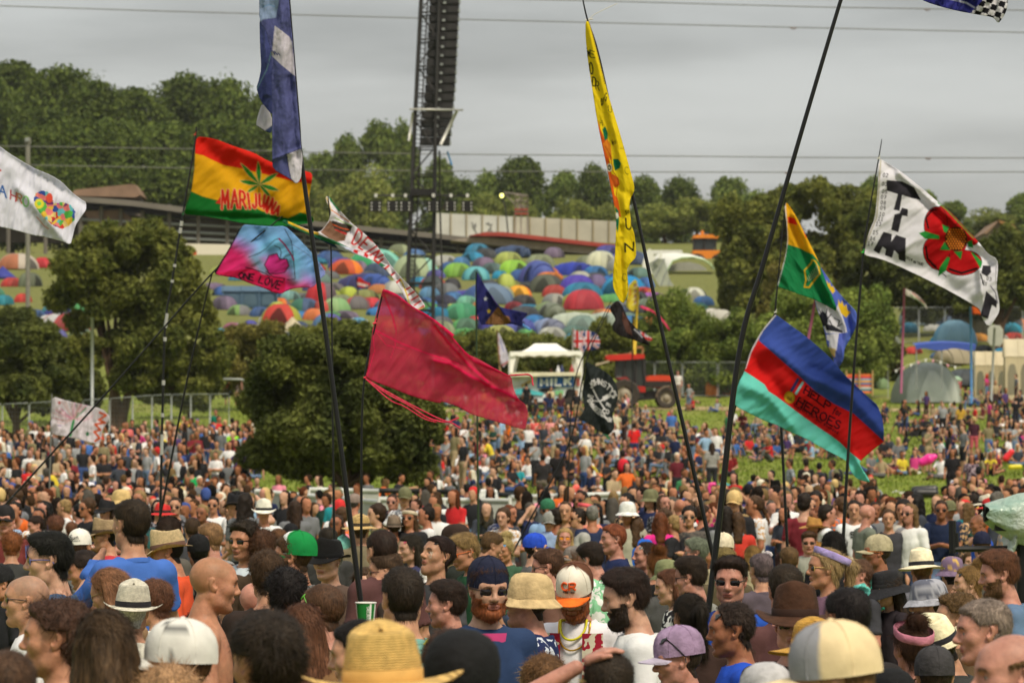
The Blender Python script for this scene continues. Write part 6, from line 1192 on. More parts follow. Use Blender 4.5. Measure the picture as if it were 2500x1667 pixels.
def heras(lbq,pts,rep,d_of,pitch,h,gp='steel mesh fence panels'):
 """one run of site fencing: each panel is a part"""
 t=tng('mesh_fence',lbq,'fence',tuple(P(*pts[0],d_of[0])),0);n=rep;O=Vc(t.location)
 def at(f):
  k=f*(len(pts)-1);i=min(int(k),len(pts)-2);a=k-i;x=pts[i][0]*(1-a)+pts[i+1][0]*a;d=d_of[i]*(1-a)+d_of[i+1]*a;X=(x-1250)/F*d;return Vc((X,d,gz(X,d)))
 M_MESH=mesh_alpha()
 for i in range(n):
  a,b=at(i/n),at((i+1)/n);g=(b-a)*.02;a2=a+g-O;b2=b-g-O;up=Vc((0,0,h));fr=MB();r=.022
  fr.tbq([a2,a2+up*.93,a2+up+(b2-a2)*.03],r,6);fr.tbq([b2,b2+up*.93,b2+up-(b2-a2)*.03],r,6);fr.tbq([a2+up+(b2-a2)*.03,b2+up-(b2-a2)*.03],r,6);fr.tbq([a2+up*.06,b2+up*.06],r*.8,6);p=fr.bd('fence_panel',ST,t,sm_=True)
  mp=MB();c=[a2+up*.06,b2+up*.06,b2+up*.98,a2+up*.98];mp.add([tuple(v) for v in c],[(0,1,2,3)]);mp.bd('wire_mesh',M_MESH,p)
  ft=MB();ft.box(tuple(a2+Vc((-.12,-.35,-.05))),tuple(a2+Vc((.12,.35,.12))));ft.bd('foot_block',sm('rubber block',(60,58,56),.9),t)
 return t
_ma=[]
def mesh_alpha():
 if _ma:return _ma[0]
 m=Mat('thin steel wire mesh',.5,.4);m.base(rgb(120,124,122));t=m.new('ShaderNodeTexCoord');s=m.new('ShaderNodeSeparateXYZ');m.link(t.outputs['Object'],s.inputs[0])
 a=m.math('PINGPONG',s.outputs['X'],.05);b=m.math('PINGPONG',s.outputs['Z'],.11);g=m.math('LESS_THAN',m.math('MINIMUM',a,b),.0028)
 tr=m.new('ShaderNodeBsdfTransparent');mx_=m.new('ShaderNodeMixShader');m.link(g,mx_.inputs[0]);m.link(tr.outputs[0],mx_.inputs[1]);m.link(m.b.outputs[0],mx_.inputs[2]);m.link(mx_.outputs[0],m.N['Material Output'].inputs['Surface']);_ma.append(m.m);return m.m
def build_tower():
 d=136;base=P(1030,800,d);x=base.x;g=gz(x,d);t=tng('speaker_tower','tall black lattice tower carrying a long hanging column of speakers and rows of lamps','speaker tower',(x,d,g));p=PX(t,d);r=.07
 hw=.55
 def legx(y):return np.interp(y,[-60,0,330,480,640,820],[1030,1027,1010,1004,996,990]),np.interp(y,[-60,0,330,480,640,820],[1074,1072,1062,1060,1058,1056])
 rows=[-300,-150,-60,0,60,120,180,240,300,370,440,510,580,650,720,800,850]
 def leg(s_,dy):
  return[p((legx(y)[s_]),y,dy) for y in rows]
 for s_ in(0,1):
  for dy in(0,1.1):
   L_=leg(s_,dy);L_[-1].z=min(L_[-1].z,-.05);MB().tbq(L_,r,6).bd('mast_leg',DM,t,sm_=True)
 br=MB();ys=list(range(-300,840,22))
 for i in range(len(ys)-1):
  y0,y1=ys[i],ys[i+1];l0,r0=legx(y0);l1,r1=legx(y1)
  br.tbq([p(l0,y0,0),p(l0,y0,1.1)],.03,5);br.tbq([p(l0,y0,0 if i%2 else 1.1),p(l1,y1,1.1 if i%2 else 0)],.03,5)
  if i%3==0:br.tbq([p(l0,y0,0),p(r0,y0,0)],.028,5);br.tbq([p(l0,y0,1.1),p(r0,y0,1.1)],.03,5)
  if i%3==0 and i+3<len(ys):l3,r3=legx(ys[i+3]);(a,b)=((l0,r3) if(i//3)%2 else(r0,l3));br.tbq([p(a,y0,0),p(b,ys[i+3],0)],.03,5)
  br.tbq([p(r0,y0,0 if i%2 else 1.1),p(r1,y1,1.1 if i%2 else 0)],.03,5)
 for y0 in range(-300,800,11):
  l0=legx(y0)[0];br.tbq([p(l0+3,y0,.1),p(l0+17,y0+2,.1)],.016,4)
 br.tbq([p(legx(y)[0]+17,y,.1) for y in rows[:-1]],.03,5);br.bd('lattice_braces',DM,t,sm_=True)
 cab=sm('black speaker cabinet',(26,24,25),.6,.2,2);gr=sm('speaker grille',(44,42,42),.5,.3,9);sp=MB()
 n=19;box=None
 for i in range(n):
  y=-52+i*21.5;c=np.interp(y,[-60,0,200,340,370],[1089,1085,1075,1062,1056]);w2=37
  m=MB();a=p(c-w2,y+19,.15);b=p(c+w2,y,.15);lean=.02*i
  m.add([(a.x,a.y+.0,a.z),(b.x,a.y,a.z),(b.x,a.y,b.z),(a.x,a.y,b.z),(a.x+.08,a.y+.8,a.z+.04),(b.x-.08,a.y+.8,a.z+.04),(b.x-.08,a.y+.8,b.z-.02),(a.x+.08,a.y+.8,b.z-.02)],[(0,1,2,3),(5,4,7,6),(0,4,5,1),(3,2,6,7),(1,5,6,2),(0,3,7,4)])
  o=m.bd('speaker_box',cab,t);
  for q in(-.33,.33):gm=MB();gm.box(((a.x+b.x)/2+q-.2,a.y-.03,a.z+.04),((a.x+b.x)/2+q+.2,a.y-.01,b.z-.04));gm.bd('grille',gr,o)
  hm=MB();hm.box(((a.x+b.x)/2-.05,a.y-.05,a.z+.02),((a.x+b.x)/2+.05,a.y-.015,a.z+.1));hm.box((b.x-.03,a.y-.06,a.z+.02),(b.x+.03,a.y+.1,a.z+.16));hm.bd('handle',ST,o)
 wb=MB();wb.tbq([p(1000,268,-.15),p(1131,270,-.15)],.04,6);wb.tbq([p(1116,272,-.2),p(1076,355,-.2)],.065,6);wb.tbq([p(1008,275,-.1),p(998,345,-.1)],.05,6);wb.bd('stabiliser_bar',sm('pale aluminium',(190,188,182),.4,.1,3,.5,.3),t,sm_=True)
 bl=MB();bl.tbq([p(1092,370,0),p(1098,388,0),p(1103,402,.1)],.035,5);bl.bd('strap',sm('blue strap',(70,130,180),.8),t,sm_=True)
 for x0,x1 in((918,1002),(1066,1142)):
  lb=MB();lb.tbq([p(x0,478,-.3),p(x1,481,-.3)],.035,6);o=lb.bd('lamp_bar',DM,t,sm_=True)
 for i,xx in enumerate((918,959,990,1058,1101,1141)):
  m=MB();
  m.box(tuple(p(xx-14,518,-.5)),tuple(p(xx+14,492,-.05)));o=m.bd('floodlight',cab,t);m=MB()
  for q in(-11,8):
   for j in range(3):c=p(xx+q+2,498+j*8,-.52);m.box((c.x-.025,c.y-.02,c.z-.03),(c.x+.02,c.y,c.z+.02))
  m.box(tuple(p(xx-3,483,-.36)),tuple(p(xx+4,475,-.24)));m.bd('lamp_face',sm('frosted lamp glass',(206,204,200),.4),o)
 cl=MB();cl.box(tuple(p(1003,478,-.2)),tuple(p(1064,462,1.0)));cl.bd('cable_box',cab,t)
 MB().tbq([p(1073,370,-.3),p(1075,520,-.3),p(1080,700,-.3),p(1082,820,-.3)],.04,6).bd('guy_pole',DM,t,sm_=True)
def build_wires():
 G_='power lines crossing the sky';M_=sm('grey cable',(112,112,106),.7)
 for i,(pts,br,lab) in enumerate([([(-300,8),(0,15),(400,28),(800,39),(1130,48),(1500,57),(2000,69),(2500,80),(2800,86)],1937,'second overhead cable from the top, sloping gently down to the right'),([(700,-22),(1130,-5),(1500,4),(2000,18),(2500,26),(2800,32)],2264,'topmost overhead cable, only on the right half of the sky'),([(-300,350),(0,357),(470,364),(760,372),(1100,377),(1470,380),(2000,385),(2500,386),(2800,386)],2266,'upper one of the pair of cables crossing just over the trees'),([(-300,399),(0,402),(200,406),(470,411),(757,415),(1100,418),(1477,420),(2000,421),(2500,420),(2800,420)],1923,'lower one of the pair of cables crossing just over the trees')]):
  d=150;t=tng('overhead_cable',lab,'cable',tuple(P(*pts[0],d)),0,G_);p=PX(t,d);MB().tbq([p(x,y) for x,y in pts],.021,5).bd('cable',M_,t,sm_=True)
  y=np.interp(br,[a for a,_ in pts],[b for _,b in pts]);m=MB();m.box(tuple(p(br-7,y+3,-.03)),tuple(p(br-2,y,.03)));m.box(tuple(p(br+2,y+3,-.03)),tuple(p(br+7,y,.03)));m.tbq([p(br-5,y+2),p(br,y+5),p(br+5,y+2)],.02,5);m.bd('cable_clamp',sm('rusty clamp',(120,100,90),.8),t)
 d=151;x=(68-1250)/F*d;t=tng('cable_post','weathered grey post carrying the cables at the left, in front of the wood','post',(x,d,gz(x,d)));p=PX(t,d)
 m=MB();m.tbq([(0,0,-.3),p(68,336)],.095,8);m.box(tuple(p(61,352,-.1)),tuple(p(75,338,.1)));m.bd('post',sm('weathered concrete',(128,126,116),.9),t)
 m=MB();m.box(tuple(p(63,346,-.2)),tuple(p(72,338,-.1)));m.bd('bracket',ST,t)
def build_far():
 d=292;t=tng('panel_fence','long pale panel fence with posts on the crest behind the tents','fence',tuple(P(1060,590,d)));p=PX(t,d);rs=random.Random(2)
 xs=[1062+38.6*i for i in range(13)]
 for i in range(12):
  x0,x1=xs[i],xs[i+1];yt=lambda x:519+(x-1062)*.046;c=(196,195,190) if i in(0,1,2,3,4) else(182,176,162)
  m=MB();pz(m,p,[(x0+.6,yt(x0)+1),(x1-.6,yt(x1)+1),(x1-.6,620),(x0+.6,620)],0,.12);m.bd('panel',sm('pale hoarding %s'%('white' if i<5 else 'beige'),c,.8,.14,.5),t)
  m=MB();pz(m,p,[(x0-1,yt(x0)-1),(x0+1,yt(x0)-1),(x0+1,620),(x0-1,620)],-.15,.02);m.bd('post',sm('wooden post',(150,132,92),.9),t)
  if i in(2,3):m=MB();[m.tbq([p(x0+8+rs.random()*14,545+rs.random()*20,-.02),p(x0+12+rs.random()*18,540+rs.random()*30,-.02)],.05,4) for _ in range(5)];m.bd('graffiti',sm('grey spray paint',(140,140,138),.9),t)
 d=262;t=tng('cattle_shed','long low grey shed with open rails behind the tents','shed',tuple(P(800,620,d)));p=PX(t,d)
 roof=sm('grey sheet roof',(110,104,96),.7,.2,.4);dk=sm('dark timber wall',(78,70,62),.9,.3,.5)
 m=MB();pz(m,p,[(480,548),(735,545),(900,562),(1060,578),(1250,600),(1530,636),(1530,644),(1250,612),(1060,590),(900,574),(735,558),(480,556)],-4,1.5);m.bd('roof',roof,t)
 m=MB();pz(m,p,[(480,557),(735,558),(1060,590),(1530,644),(1530,672),(1060,640),(735,625),(480,622)],.3,.5);m.bd('rear_wall',dk,t)
 [MB().tbq([p(x,np.interp(x,[480,735,1060,1530],[556,558,590,644]),-3),p(x,690,-3)],.13,6).bd('post',roof,t) for x in range(500,1530,62)]
 m=MB();[tubes(m,p,[[(480,575+q),(735,578+q),(1060,606+q),(1530,660+q)]],.07,-3) for q in(0,14,28)];m.bd('rails',ST,t,sm_=True)
 d=255;t=tng('red_topped_shed','long shed with a red painted edge below the pale panel fence','shed',tuple(P(1300,640,d)));p=PX(t,d)
 m=MB();pz(m,p,[(1145,580),(1185,571),(1230,571),(1500,601),(1530,606),(1530,614),(1230,581)],-2,2);m.bd('red_edge',sm('red painted board',(158,62,52),.7,.15,1),t)
 m=MB();pz(m,p,[(1150,583),(1230,582),(1530,615),(1530,632),(1250,606),(1100,590)],-1.5,1.5);m.bd('wall',sm('weathered plank wall',(150,138,126),.85,.2,2),t)
 d=262;t=tng('farm_building','old barn with a brown sloping roof below the wood','barn',tuple(P(280,560,d)));p=PX(t,d);rf=sm('brown tiled roof',(138,112,92),.85,.2,1)
 m=MB();pz(m,p,[(186,488),(200,474),(330,461),(345,462),(357,486),(345,492)],-4,3);m.bd('roof',rf,t);m=MB();pz(m,p,[(195,486),(350,486),(350,620),(195,620)],-2,2.5);m.bd('wall',sm('grey barn wall',(112,104,94),.9,.2,.6),t)
 t=tng('open_barn','grey open sided barn with a long sloping roof edge left of the leaf flag','barn',tuple(P(400,560,258)));p=PX(t,258)
 m=MB();pz(m,p,[(-60,480),(180,486),(330,497),(480,516),(600,532),(600,545),(480,530),(330,510),(180,500),(-60,494)],-3,1);m.bd('roof',roof,t)
 [MB().tbq([p(x,505,-2),p(x,640,-2)],.15,6).bd('post',roof,t) for x in(30,120,205,255,302,355,420,490,560)];m=MB();pz(m,p,[(-60,500),(600,545),(600,600),(-60,590)],.2,.5);m.bd('rear_wall',dk,t)
 m=MB();[tubes(m,p,[[(200,540+q),(600,560+q)]],.1,-2) for q in(0,18,34)];m.bd('rails',ST,t,sm_=True);m=MB();pz(m,p,[(210,520),(300,517),(345,548),(230,552)],-1.8,.2);m.bd('inner_roof',rf,t)
 d=235;t=tng('stone_house','small stone house with a steep brown tiled roof among the trees','house',tuple(P(2435,620,d)));p=PX(t,d);st=sm('rough stone wall',(126,114,98),.9,.2,1.5,bump=.4)
 m=MB();pz(m,p,cD(1340,740,1340,650,1412,585,1470,640,1530,645,1530,740),0,6);m.bd('wall',st,t);m=MB();pz(m,p,cD(1328,652,1412,576,1420,578,1345,655),-.3,6.2);m.bd('verge',rf,t)
 m=MB();pz(m,p,cD(1410,575,1500,600,1542,652,1475,650),-.4,6.2);m.bd('roof',sm('orange brown tiles',(160,118,74),.85,.2,1),t)
 for u in(1392,1436):m=MB();pz(m,p,cD(u-10,730,u-10,692,u+10,692,u+10,730),-.08,.1);o=m.bd('window',sm('dark window glass',(60,62,66),.2),t);m=MB();pz(m,p,cD(u-1,730,u-1,692,u+1,692,u+1,730),-.14,-.06);m.bd('mullion',WP,o)
 d=285;t=tng('scaffold_tower','small scaffold tower with red rails above the panel fence','scaffold',tuple(P(1270,525,d)));p=PX(t,d);m=MB()
 for x in(1258,1272,1288):m.tbq([p(x,600,0),p(x,476,0)],.06,5);m.tbq([p(x,600,1.5),p(x,476,1.5)],.06,5)
 for y in(477,490,503,516):m.tbq([p(1256,y,0),p(1290,y+1,0)],.05,5)
 for a,b in(((1258,516),(1288,490)),((1288,516),(1258,490)),((1230,470),(1288,477)),((1230,470),(1258,500)),((1258,490),(1288,477))):m.tbq([p(*a),p(*b)],.045,5)
 m.bd('poles',sm('scaffold tube',(140,128,120),.5),t,sm_=True);m=MB();[m.box(tuple(p(1256,y+2,-.1)),tuple(p(1289,y-2,.1))) for y in(512,522)];m.bd('red_rail',sm('red painted board',(158,62,52),.7,.15,1),t)
 t=tng('work_lamp','round work lamp glowing yellow beside the scaffold tower','lamp',tuple(P(1225,478,284)));m=MB();m.lh([(.02,-.17),(.12,-.13),(.16,0),(.12,.13),(.02,.17)],14);le=Mat('lit lamp glass');le.b.inputs['Emission Color'].default_value=(1,.95,.25,1);le.b.inputs['Emission Strength'].default_value=2.2;le.base((.8,.8,.3));m.bd('lamp_glass',le.m,t,sm_=True)
 m=MB();m.tbq([(0,.3,0),(.3,.4,-1.0),(.6,.8,-4)],.06,5);m.bd('lamp_bracket',DM,t)
 d=222;t=tng('forklift','yellow-orange farm machine with a dark glass cab behind the white marquee','machine',tuple(P(1720,660,d)));p=PX(t,d);orr=sm('orange machine paint',(222,130,40),.4)
 m=MB();pz(m,p,cG(1998,330,2010,308,2060,300,2150,302,2205,316,2195,330),-.9,.9);m.bd('cab_roof',orr,t);m=MB();pz(m,p,cG(2010,330,2180,330,2165,430,2008,430),-.7,.7);m.bd('cab_glass',sm('dark cab glass',(52,58,60),.15),t);m=MB();[m.tbq([p(*cG(u,330)[0],-.75),p(*cG(u,440)[0],-.75)],.06,5) for u in(2010,2090,2178)];m.bd('cab_frame',DM,t)
 m=MB();pz(m,p,cG(2000,425,2240,425,2240,520,2000,520),-1,1);m.bd('body',orr,t)
 for u in(2030,2210):c=p(*cG(u,530)[0],-1.1);m=MB();m.tbq([c,c+Vc((0,.4,0))],.62,18);m.bd('wheel',TYRE,t)
 m=MB();c=p(*cG(2080,295)[0]);m.lh([(.1,0),(.1,.2),(.02,.24)],8,tuple(c));m.bd('beacon',orr,t)
 d=205;x=P(1660,690,d).x;t=tng('event_shelter','white arched event shelter with people sitting inside','marquee',tuple(P(1660,690,d)));p=PX(t,d);wm=sm('white canvas',(222,222,212),.7,.05,1)
 def shell(mb,cx,yb,w_,h,dy0,dy1,k=1.0,n=24):
  g_=[[p(cx-cos(pi*i/n)*w_/2*(1-.12*j),yb-sin(pi*i/n)**.8*h*(1+.06*j),dy0+(dy1-dy0)*j) for j in(0,.5,1)] for i in range(n+1)];mb.grid([[tuple(q) for q in r_] for r_ in g_])
 m=MB();g_=[]
 pts_o=cG(1655,640,1680,470,1760,420,1880,415,2000,425,2100,455,2160,500,2190,560);pts_i=cG(1790,640,1815,560,1850,500,1920,475,2010,470,2090,490,2140,520,2170,560)
 for(a,b),(c_,e_) in zip(pts_o,pts_i):g_.append([tuple(p(a,b,2.5)),tuple(p((a*2+c_)/3,(b*2+e_)/3-1,1.5)),tuple(p((a+c_*2)/3,(b+e_*2)/3,.6)),tuple(p(c_,e_,0))])
 m.grid(g_);m.bd('canopy',wm,t,sm_=True);m=MB();[m.tbq([p(a,b,-.02) for a,b in pts_i],.045,6)];m.bd('arch_pole',sm('pale green pole',(170,196,150),.5),t,sm_=True)
 m=MB();m.grid([[tuple(p(1570+q*6,640-abs(sin(q*.55))*36,1.0)),tuple(p(1570+q*6,690,1.0))] for q in range(9)]);m.bd('side_wall',wm,t,sm_=True);m=MB();pz(m,p,cG(1680,390,1940,390,1950,412,1690,425),3,4);m.bd('rear_canopy',wm,t)
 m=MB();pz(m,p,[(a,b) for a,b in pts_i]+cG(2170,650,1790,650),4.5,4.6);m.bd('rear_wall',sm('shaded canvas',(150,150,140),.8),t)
 t=tng('windbreak','pale cloth windbreak curving down from the white shelter','windbreak',tuple(P(1610,720,190)));p2=PX(t,190)
 rib=[((1735,480),(1660,520)),((1790,480),(1700,600)),((1810,560),(1745,690)),((1830,640),(1780,770)),((1870,700),(1830,830)),((1940,760),(1900,850)),((2000,830),(1980,870))]
 m=MB();m.grid([[tuple(p2(*cG(*a)[0],.6*(i%2))),tuple(p2(*cG((a[0]+b[0])/2,(a[1]+b[1])/2)[0],.3)),tuple(p2(*cG(*b)[0],.5*(i%2)))] for i,(a,b) in enumerate(rib)]);m.bd('cloth',sm('sage canvas',(170,176,160),.8,.08,1),t,sm_=True);m=MB();[m.tbq([p2(*cG(*a)[0],-.03),p2(*cG(b[0],b[1]+40)[0],-.03)],.03,5) for a,b in rib];m.bd('stakes',ST,t)
 for(u,v,w_,h_,c,l) in((740,320,180,95,(214,206,200),'small pale pointed tent in front of the panel fence'),(1010,345,110,85,(206,120,80),'small orange pointed tent in front of the panel fence')):
  px,pb=cG(u,v)[0];dd=DD(268);t=tng('tent',l,'tent',(P(px,pb,dd).x,dd,P(px,pb,dd).z-.3));k=dd/F*w_/3.18/2;t.scale=(k,k,k*h_/w_*2.0)
  for nm,me in tent_mesh('bell'):o=obj(nm,me,t);o['col']=list(rgb(c));o['col2']=list(rgb(c));o['col3']=list(rgb(tuple(int(v_*.5) for v_ in c)))
 for(u,v,w_) in((1310,370,230),(1180,365,110)):
  px,pb=cG(u,v)[0];dd=DD(266);t=tng('tent','low %s tent beside the red edged shed near the panel fence'%('long olive' if w_>200 else 'small grey green'),'tent',(P(px,pb,dd).x,dd,P(px,pb,dd).z-.3));k=dd/F*w_/3.18/2*.8;t.scale=(k,k,k*.6)
  for nm,me in tent_mesh('tunnel'):o=obj(nm,me,t);o['col']=list(rgb(132,146,110));o['col2']=list(rgb(110,124,96));o['col3']=list(rgb(70,76,60))
 d=225;t=tng('coach','cream and white vehicle side half hidden by the left tree','coach',tuple(P(500,650,d)));p=PX(t,d)
 m=MB();pz(m,p,[(400,600),(432,594),(560,597),(572,606),(572,668),(400,668)],0,2.5);m.bd('body',sm('cream coachwork',(220,212,194),.4,.06,.5),t);m=MB();pz(m,p,[(405,632),(570,634),(570,646),(405,644)],-.03,.05);m.bd('windows',sm('coach window',(120,114,108),.3),t)
 m=MB();pz(m,p,[(455,612),(480,612),(480,655),(455,655)],-.06,.05);m.bd('orange_door',sm('orange door',(206,90,50),.6),t);m=MB();pz(m,p,[(400,655),(572,657),(572,663),(400,661)],-.05,.05);m.bd('blue_stripe',sm('blue stripe',(50,60,150),.6),t)
 for x in(430,545):c=p(x,668,-.1);MB().tbq([c,c+Vc((0,.4,0))],.45,16).bd('wheel',TYRE,t)
def build_milk():
 d=127.5;cx,cy=cH(910,690)[0];x=(cx-1250)/F*d;g=gz(x,d)
 t=tng('gazebo','white pop-up gazebo over the milk stand','gazebo',(x,d,g));p=PX(t,d);k=d/F;wm=sm('white gazebo fabric',(240,238,230),.75,.05,1)
 e=[cH(618,262)[0],cH(1198,255)[0]];bk=[cH(665,300)[0],cH(1150,285)[0]];ap=[cH(820,185)[0],cH(1000,180)[0]]
 E0,E1=p(*e[0],0),p(*e[1],0);dep=1.7;B0,B1=E0+Vc((.1,dep,0)),E1+Vc((-.1,dep,0));A0=p(*ap[0],1.2);A1=p(*ap[1],1.8)
 def sag(a,b,c_,n=8):
  g_=[]
  for i in range(n+1):
   s_=i/n;u=a.lerp(b,s_);g_.append([tuple(u.lerp(c_ if not isinstance(c_,tuple) else c_[0].lerp(c_[1],s_),j/6)-Vc((0,0,.12*sin(pi*j/6)))) for j in range(7)])
  return g_
 m=MB();
 for a,b,c_ in((E0,E1,(A0,A1)),(E1,B1,A1),(B1,B0,(A1,A0)),(B0,E0,A0)):m.grid(sag(a,b,c_))
 m.bd('canopy',wm,t,sm_=True);m=MB()
 for a,b in((E0,E1),(E1,B1),(B1,B0),(B0,E0)):
  m.grid([[tuple(a.lerp(b,i/12)+Vc((0,-.01,.005))),tuple(a.lerp(b,i/12)+Vc((0,-.015,-.13-.04*abs(cos(i*pi/2)))))] for i in range(13)])
 m.bd('valance',wm,t,sm_=True)
 for a in(E0,E1,B0,B1):
  m=MB();m.tbq([a+Vc((0,.05,0)),(a.x,a.y+.05,0)],.02,6);o=m.bd('leg',WP,t);m=MB();s_=1 if a.x<0 else -1
  m.grid([[(a.x-.05*s_+q*.3*s_*(.3+.7*(1-v)**2),a.y+.06,a.z-.05-v*1.3) for v in LS(0,1,8)] for q in(0,.5,1)]);m.bd('curtain',wm,o,sm_=True)
 m=MB();m.tbq([E0+Vc((0,.1,-.25)),E0.lerp(E1,.5)+Vc((0,.1,-.0)),E1+Vc((0,.1,-.25))],.02,5);m.bd('truss',ST,t)
 t=tng('milk_stand','white milk stall counter with a blue milk sign and black cow blotches','stall',(x,d,g));p=PX(t,d-.3)
 m=MB();pz(m,p,cH(632,465,1195,455,1200,672,632,690),0,.9);m.bd('counter',sm('white stall board',(224,226,226),.6,.05,1),t);m=MB();pz(m,p,cH(622,432,1195,430,1200,458,625,466),-.35,1.2);m.bd('counter_top',sm('cream counter top',(222,214,188),.6),t)
 m=MB();pz(m,p,cH(840,470,1140,460,1138,548,842,556),-.05,-.01);o=m.bd('sign',sm('blue sign board',(40,106,190),.5),t)
 m=MB()
 for pl in ltr('MILK',cH(870,482,1116,474),cH(868,542,1114,534),gap=.36):m.tbq([p(a,b,-.1) for a,b in pl],.05,8)
 m.bd('lettering',sm('white letter paint',(236,238,240),.5),o);bk_=sm('black cow marking',(30,28,28),.6)
 for pl in(cH(850,575,880,560,930,556,1000,553,960,575,940,590,880,592),cH(1060,650,1050,625,1090,610,1075,580,1090,565,1140,565,1165,585,1165,610,1130,608,1110,640),cH(740,625,800,590,815,640,790,670,750,660)):
  m=MB();pz(m,p,pl,-.045,-.01);m.bd('cow_marking',bk_,t)
 for pl,c,nm in((cH(662,568,760,562,890,600,885,618,780,610,662,610),(90,196,206),'turquoise_poster'),(cH(985,580,1050,575,1052,608,988,612),(130,200,140),'green_poster'),(cH(1155,475,1185,473,1187,540,1156,542),(200,110,106),'red_poster'),(cH(645,475,695,472,696,540,648,545),(206,206,200),'notice'),(cH(705,530,785,488,800,505,715,552),(190,160,90),'cheese_poster'),(cH(920,615,1000,640,1000,652,900,632),(130,200,210),'pale_poster')):
  m=MB();pz(m,p,pl,-.06,-.02);m.bd(nm,sm(nm.replace('_',' '),c,.6),t)
 m=MB();pz(m,p,cH(632,676,1230,662,1230,682,632,700),-.4,1.4);m.bd('trailer_frame',DM,t)
 for u in(720,1120):c=p(*cH(u,700)[0],-.2);MB().tbq([c,c+Vc((0,.25,0))],.32,16).bd('wheel',TYRE,t)
 tp=P(*cH(955,440)[0],d+1.4);lp_('stand',tp.x,d+1.6,250,.57,3,(214,222,40),(40,40,50),('short','brown'),lbq='stallholder in a yellow high visibility vest behind the milk counter',z=tp.z-.8)
 for(u,v,c,l) in((1040,430,(40,50,90),'small dark blue bottle on the milk counter'),(1010,436,(206,206,206),'small white jug on the milk counter'),(1120,430,(160,60,60),'small red box stack on the milk counter')):
  c0=P(*cH(u,v)[0],d-.2);m=MB();m.lh([(.001,0),(.07,0),(.075,.2),(.05,.26),(.03,.28),(.03,.36),(.001,.36)],12,(0,0,-.1));o=m.bd('bottle',sm('bottle %s'%l.split()[1],c,.4),None,sm_=True);o.location=c0;tag(o,l,'bottle')
 d=129;cx,cy=cH(1690,690)[0];x=(cx-1250)/F*d;t=tng('tractor','muddy red tractor with a dark glass cab parked right of the milk stand','tractor',(x,d,gz(x,d)));p=PX(t,d);red=sm('faded red tractor paint',(186,42,32),.5,.2,2);gl=Mat('cab glass',.15,.5);gl.base((.03,.035,.03));gl=gl.m
 def wheel(u,v,rad,dy,w_,nm='wheel'):
  c=p(*cH(u,v)[0],dy);n=28;m=MB();prof=[(.55,-w_/2+.03),(.9,-w_/2),(1.0,-w_/2+.06),(1.0,w_/2-.06),(.9,w_/2),(.55,w_/2-.03)]
  g_=[[(c.x+cos(2*pi*i/n)*r_*rad*(1.035 if(i%2 and r_==1.0) else 1),c.y+z_,c.z+sin(2*pi*i/n)*r_*rad*(1.035 if(i%2 and r_==1.0) else 1)) for r_,z_ in prof] for i in range(n)];m.grid(g_,True);o=m.bd(nm,TYRE,t)
  m=MB();m.grid([[(c.x+cos(2*pi*i/n)*r_*rad,c.y+z_,c.z+sin(2*pi*i/n)*r_*rad) for r_,z_ in((.57,-w_/2+.04),(.5,-w_/2+.1),(.3,-w_/2+.06),(.25,-w_/2-.02),(.01,-w_/2-.02))] for i in range(n)],True);m.bd('rim',sm('dirty silver rim',(150,140,122),.6,.2,3),o,sm_=True)
 wheel(1550,610,.52,-.3,.26);wheel(1550,610,.52,.95,.26);wheel(1890,640,.36,-.25,.18);wheel(1890,640,.36,.9,.18)
 m=MB();pz(m,p,cH(1470,480,1560,466,1600,500,1640,560,1660,620,1640,640,1620,560,1560,500,1500,500),-.35,-.05);m.bd('rear_mudguard',sm('dark red mudguard',(140,44,40),.5,.15,3),t);m=MB();pz(m,p,cH(1800,620,1820,575,1870,540,1920,540,1915,552,1870,556,1830,585,1812,640),-.33,-.05);m.bd('front_mudguard',sm('muddy mudguard',(120,104,90),.7),t)
 m=MB();pz(m,p,cH(1715,466,1760,456,1860,452,1930,458,1935,500,1930,555,1860,560,1720,545),.1,1.0);m.bd('bonnet',sm('orange red bonnet',(206,66,36),.5,.15,2),t);m=MB();pz(m,p,cH(1716,500,1932,500,1932,550,1716,552),.06,.1);m.bd('grille',sm('dark engine grille',(48,40,36),.6),t)
 m=MB();pz(m,p,cH(1480,335,1700,322,1712,460,1720,545,1700,640,1640,640,1560,500,1475,470),0,1.5);m.bd('cab_window',gl,t)
 m=MB();pz(m,p,cH(1392,300,1420,290,1600,280,1710,284,1712,318,1560,330,1420,334,1400,320),-.25,1.7);m.bd('cab_roof',red,t);m=MB();pz(m,p,cH(1395,290,1600,276,1700,284,1700,290,1400,302),-.1,1.6);m.bd('roof_board',sm('weathered roof board',(170,140,110),.8),t)
 m=MB();[m.tbq([p(*cH(*a)[0],-.05),p(*cH(*b)[0],-.05)],.05,6) for a,b in(((1485,330),(1478,470)),((1555,328),(1545,480)),((1640,322),(1640,560)),((1700,318),(1720,545)),((1478,470),(1560,480)))];m.bd('cab_frame',DM,t)
 m=MB();pz(m,p,cH(1640,540,1720,545,1720,590,1645,590),-.08,.2);m.bd('step_box',red,t);m=MB();pz(m,p,cH(1620,590,1850,575,1860,640,1640,660),.3,.9);m.bd('chassis',DM,t)
 m=MB();m.tbq([p(*cH(1720,470)[0],.2),p(*cH(1715,320)[0],.2)],.05,6);m.bd('exhaust',DM,t);m=MB();pz(m,p,cH(1310,362,1420,335,1430,345,1320,378),-.3,.1);m.bd('loading_board',sm('pale plank',(176,160,136),.8),t)
 t2=tng('wooden_crate','open wooden crate strapped on the tractor roof','crate',tuple(P(*cH(1655,280)[0],d)));p2=PX(t2,d);wd_=sm('brown crate board',(150,110,74),.8,.2,4)
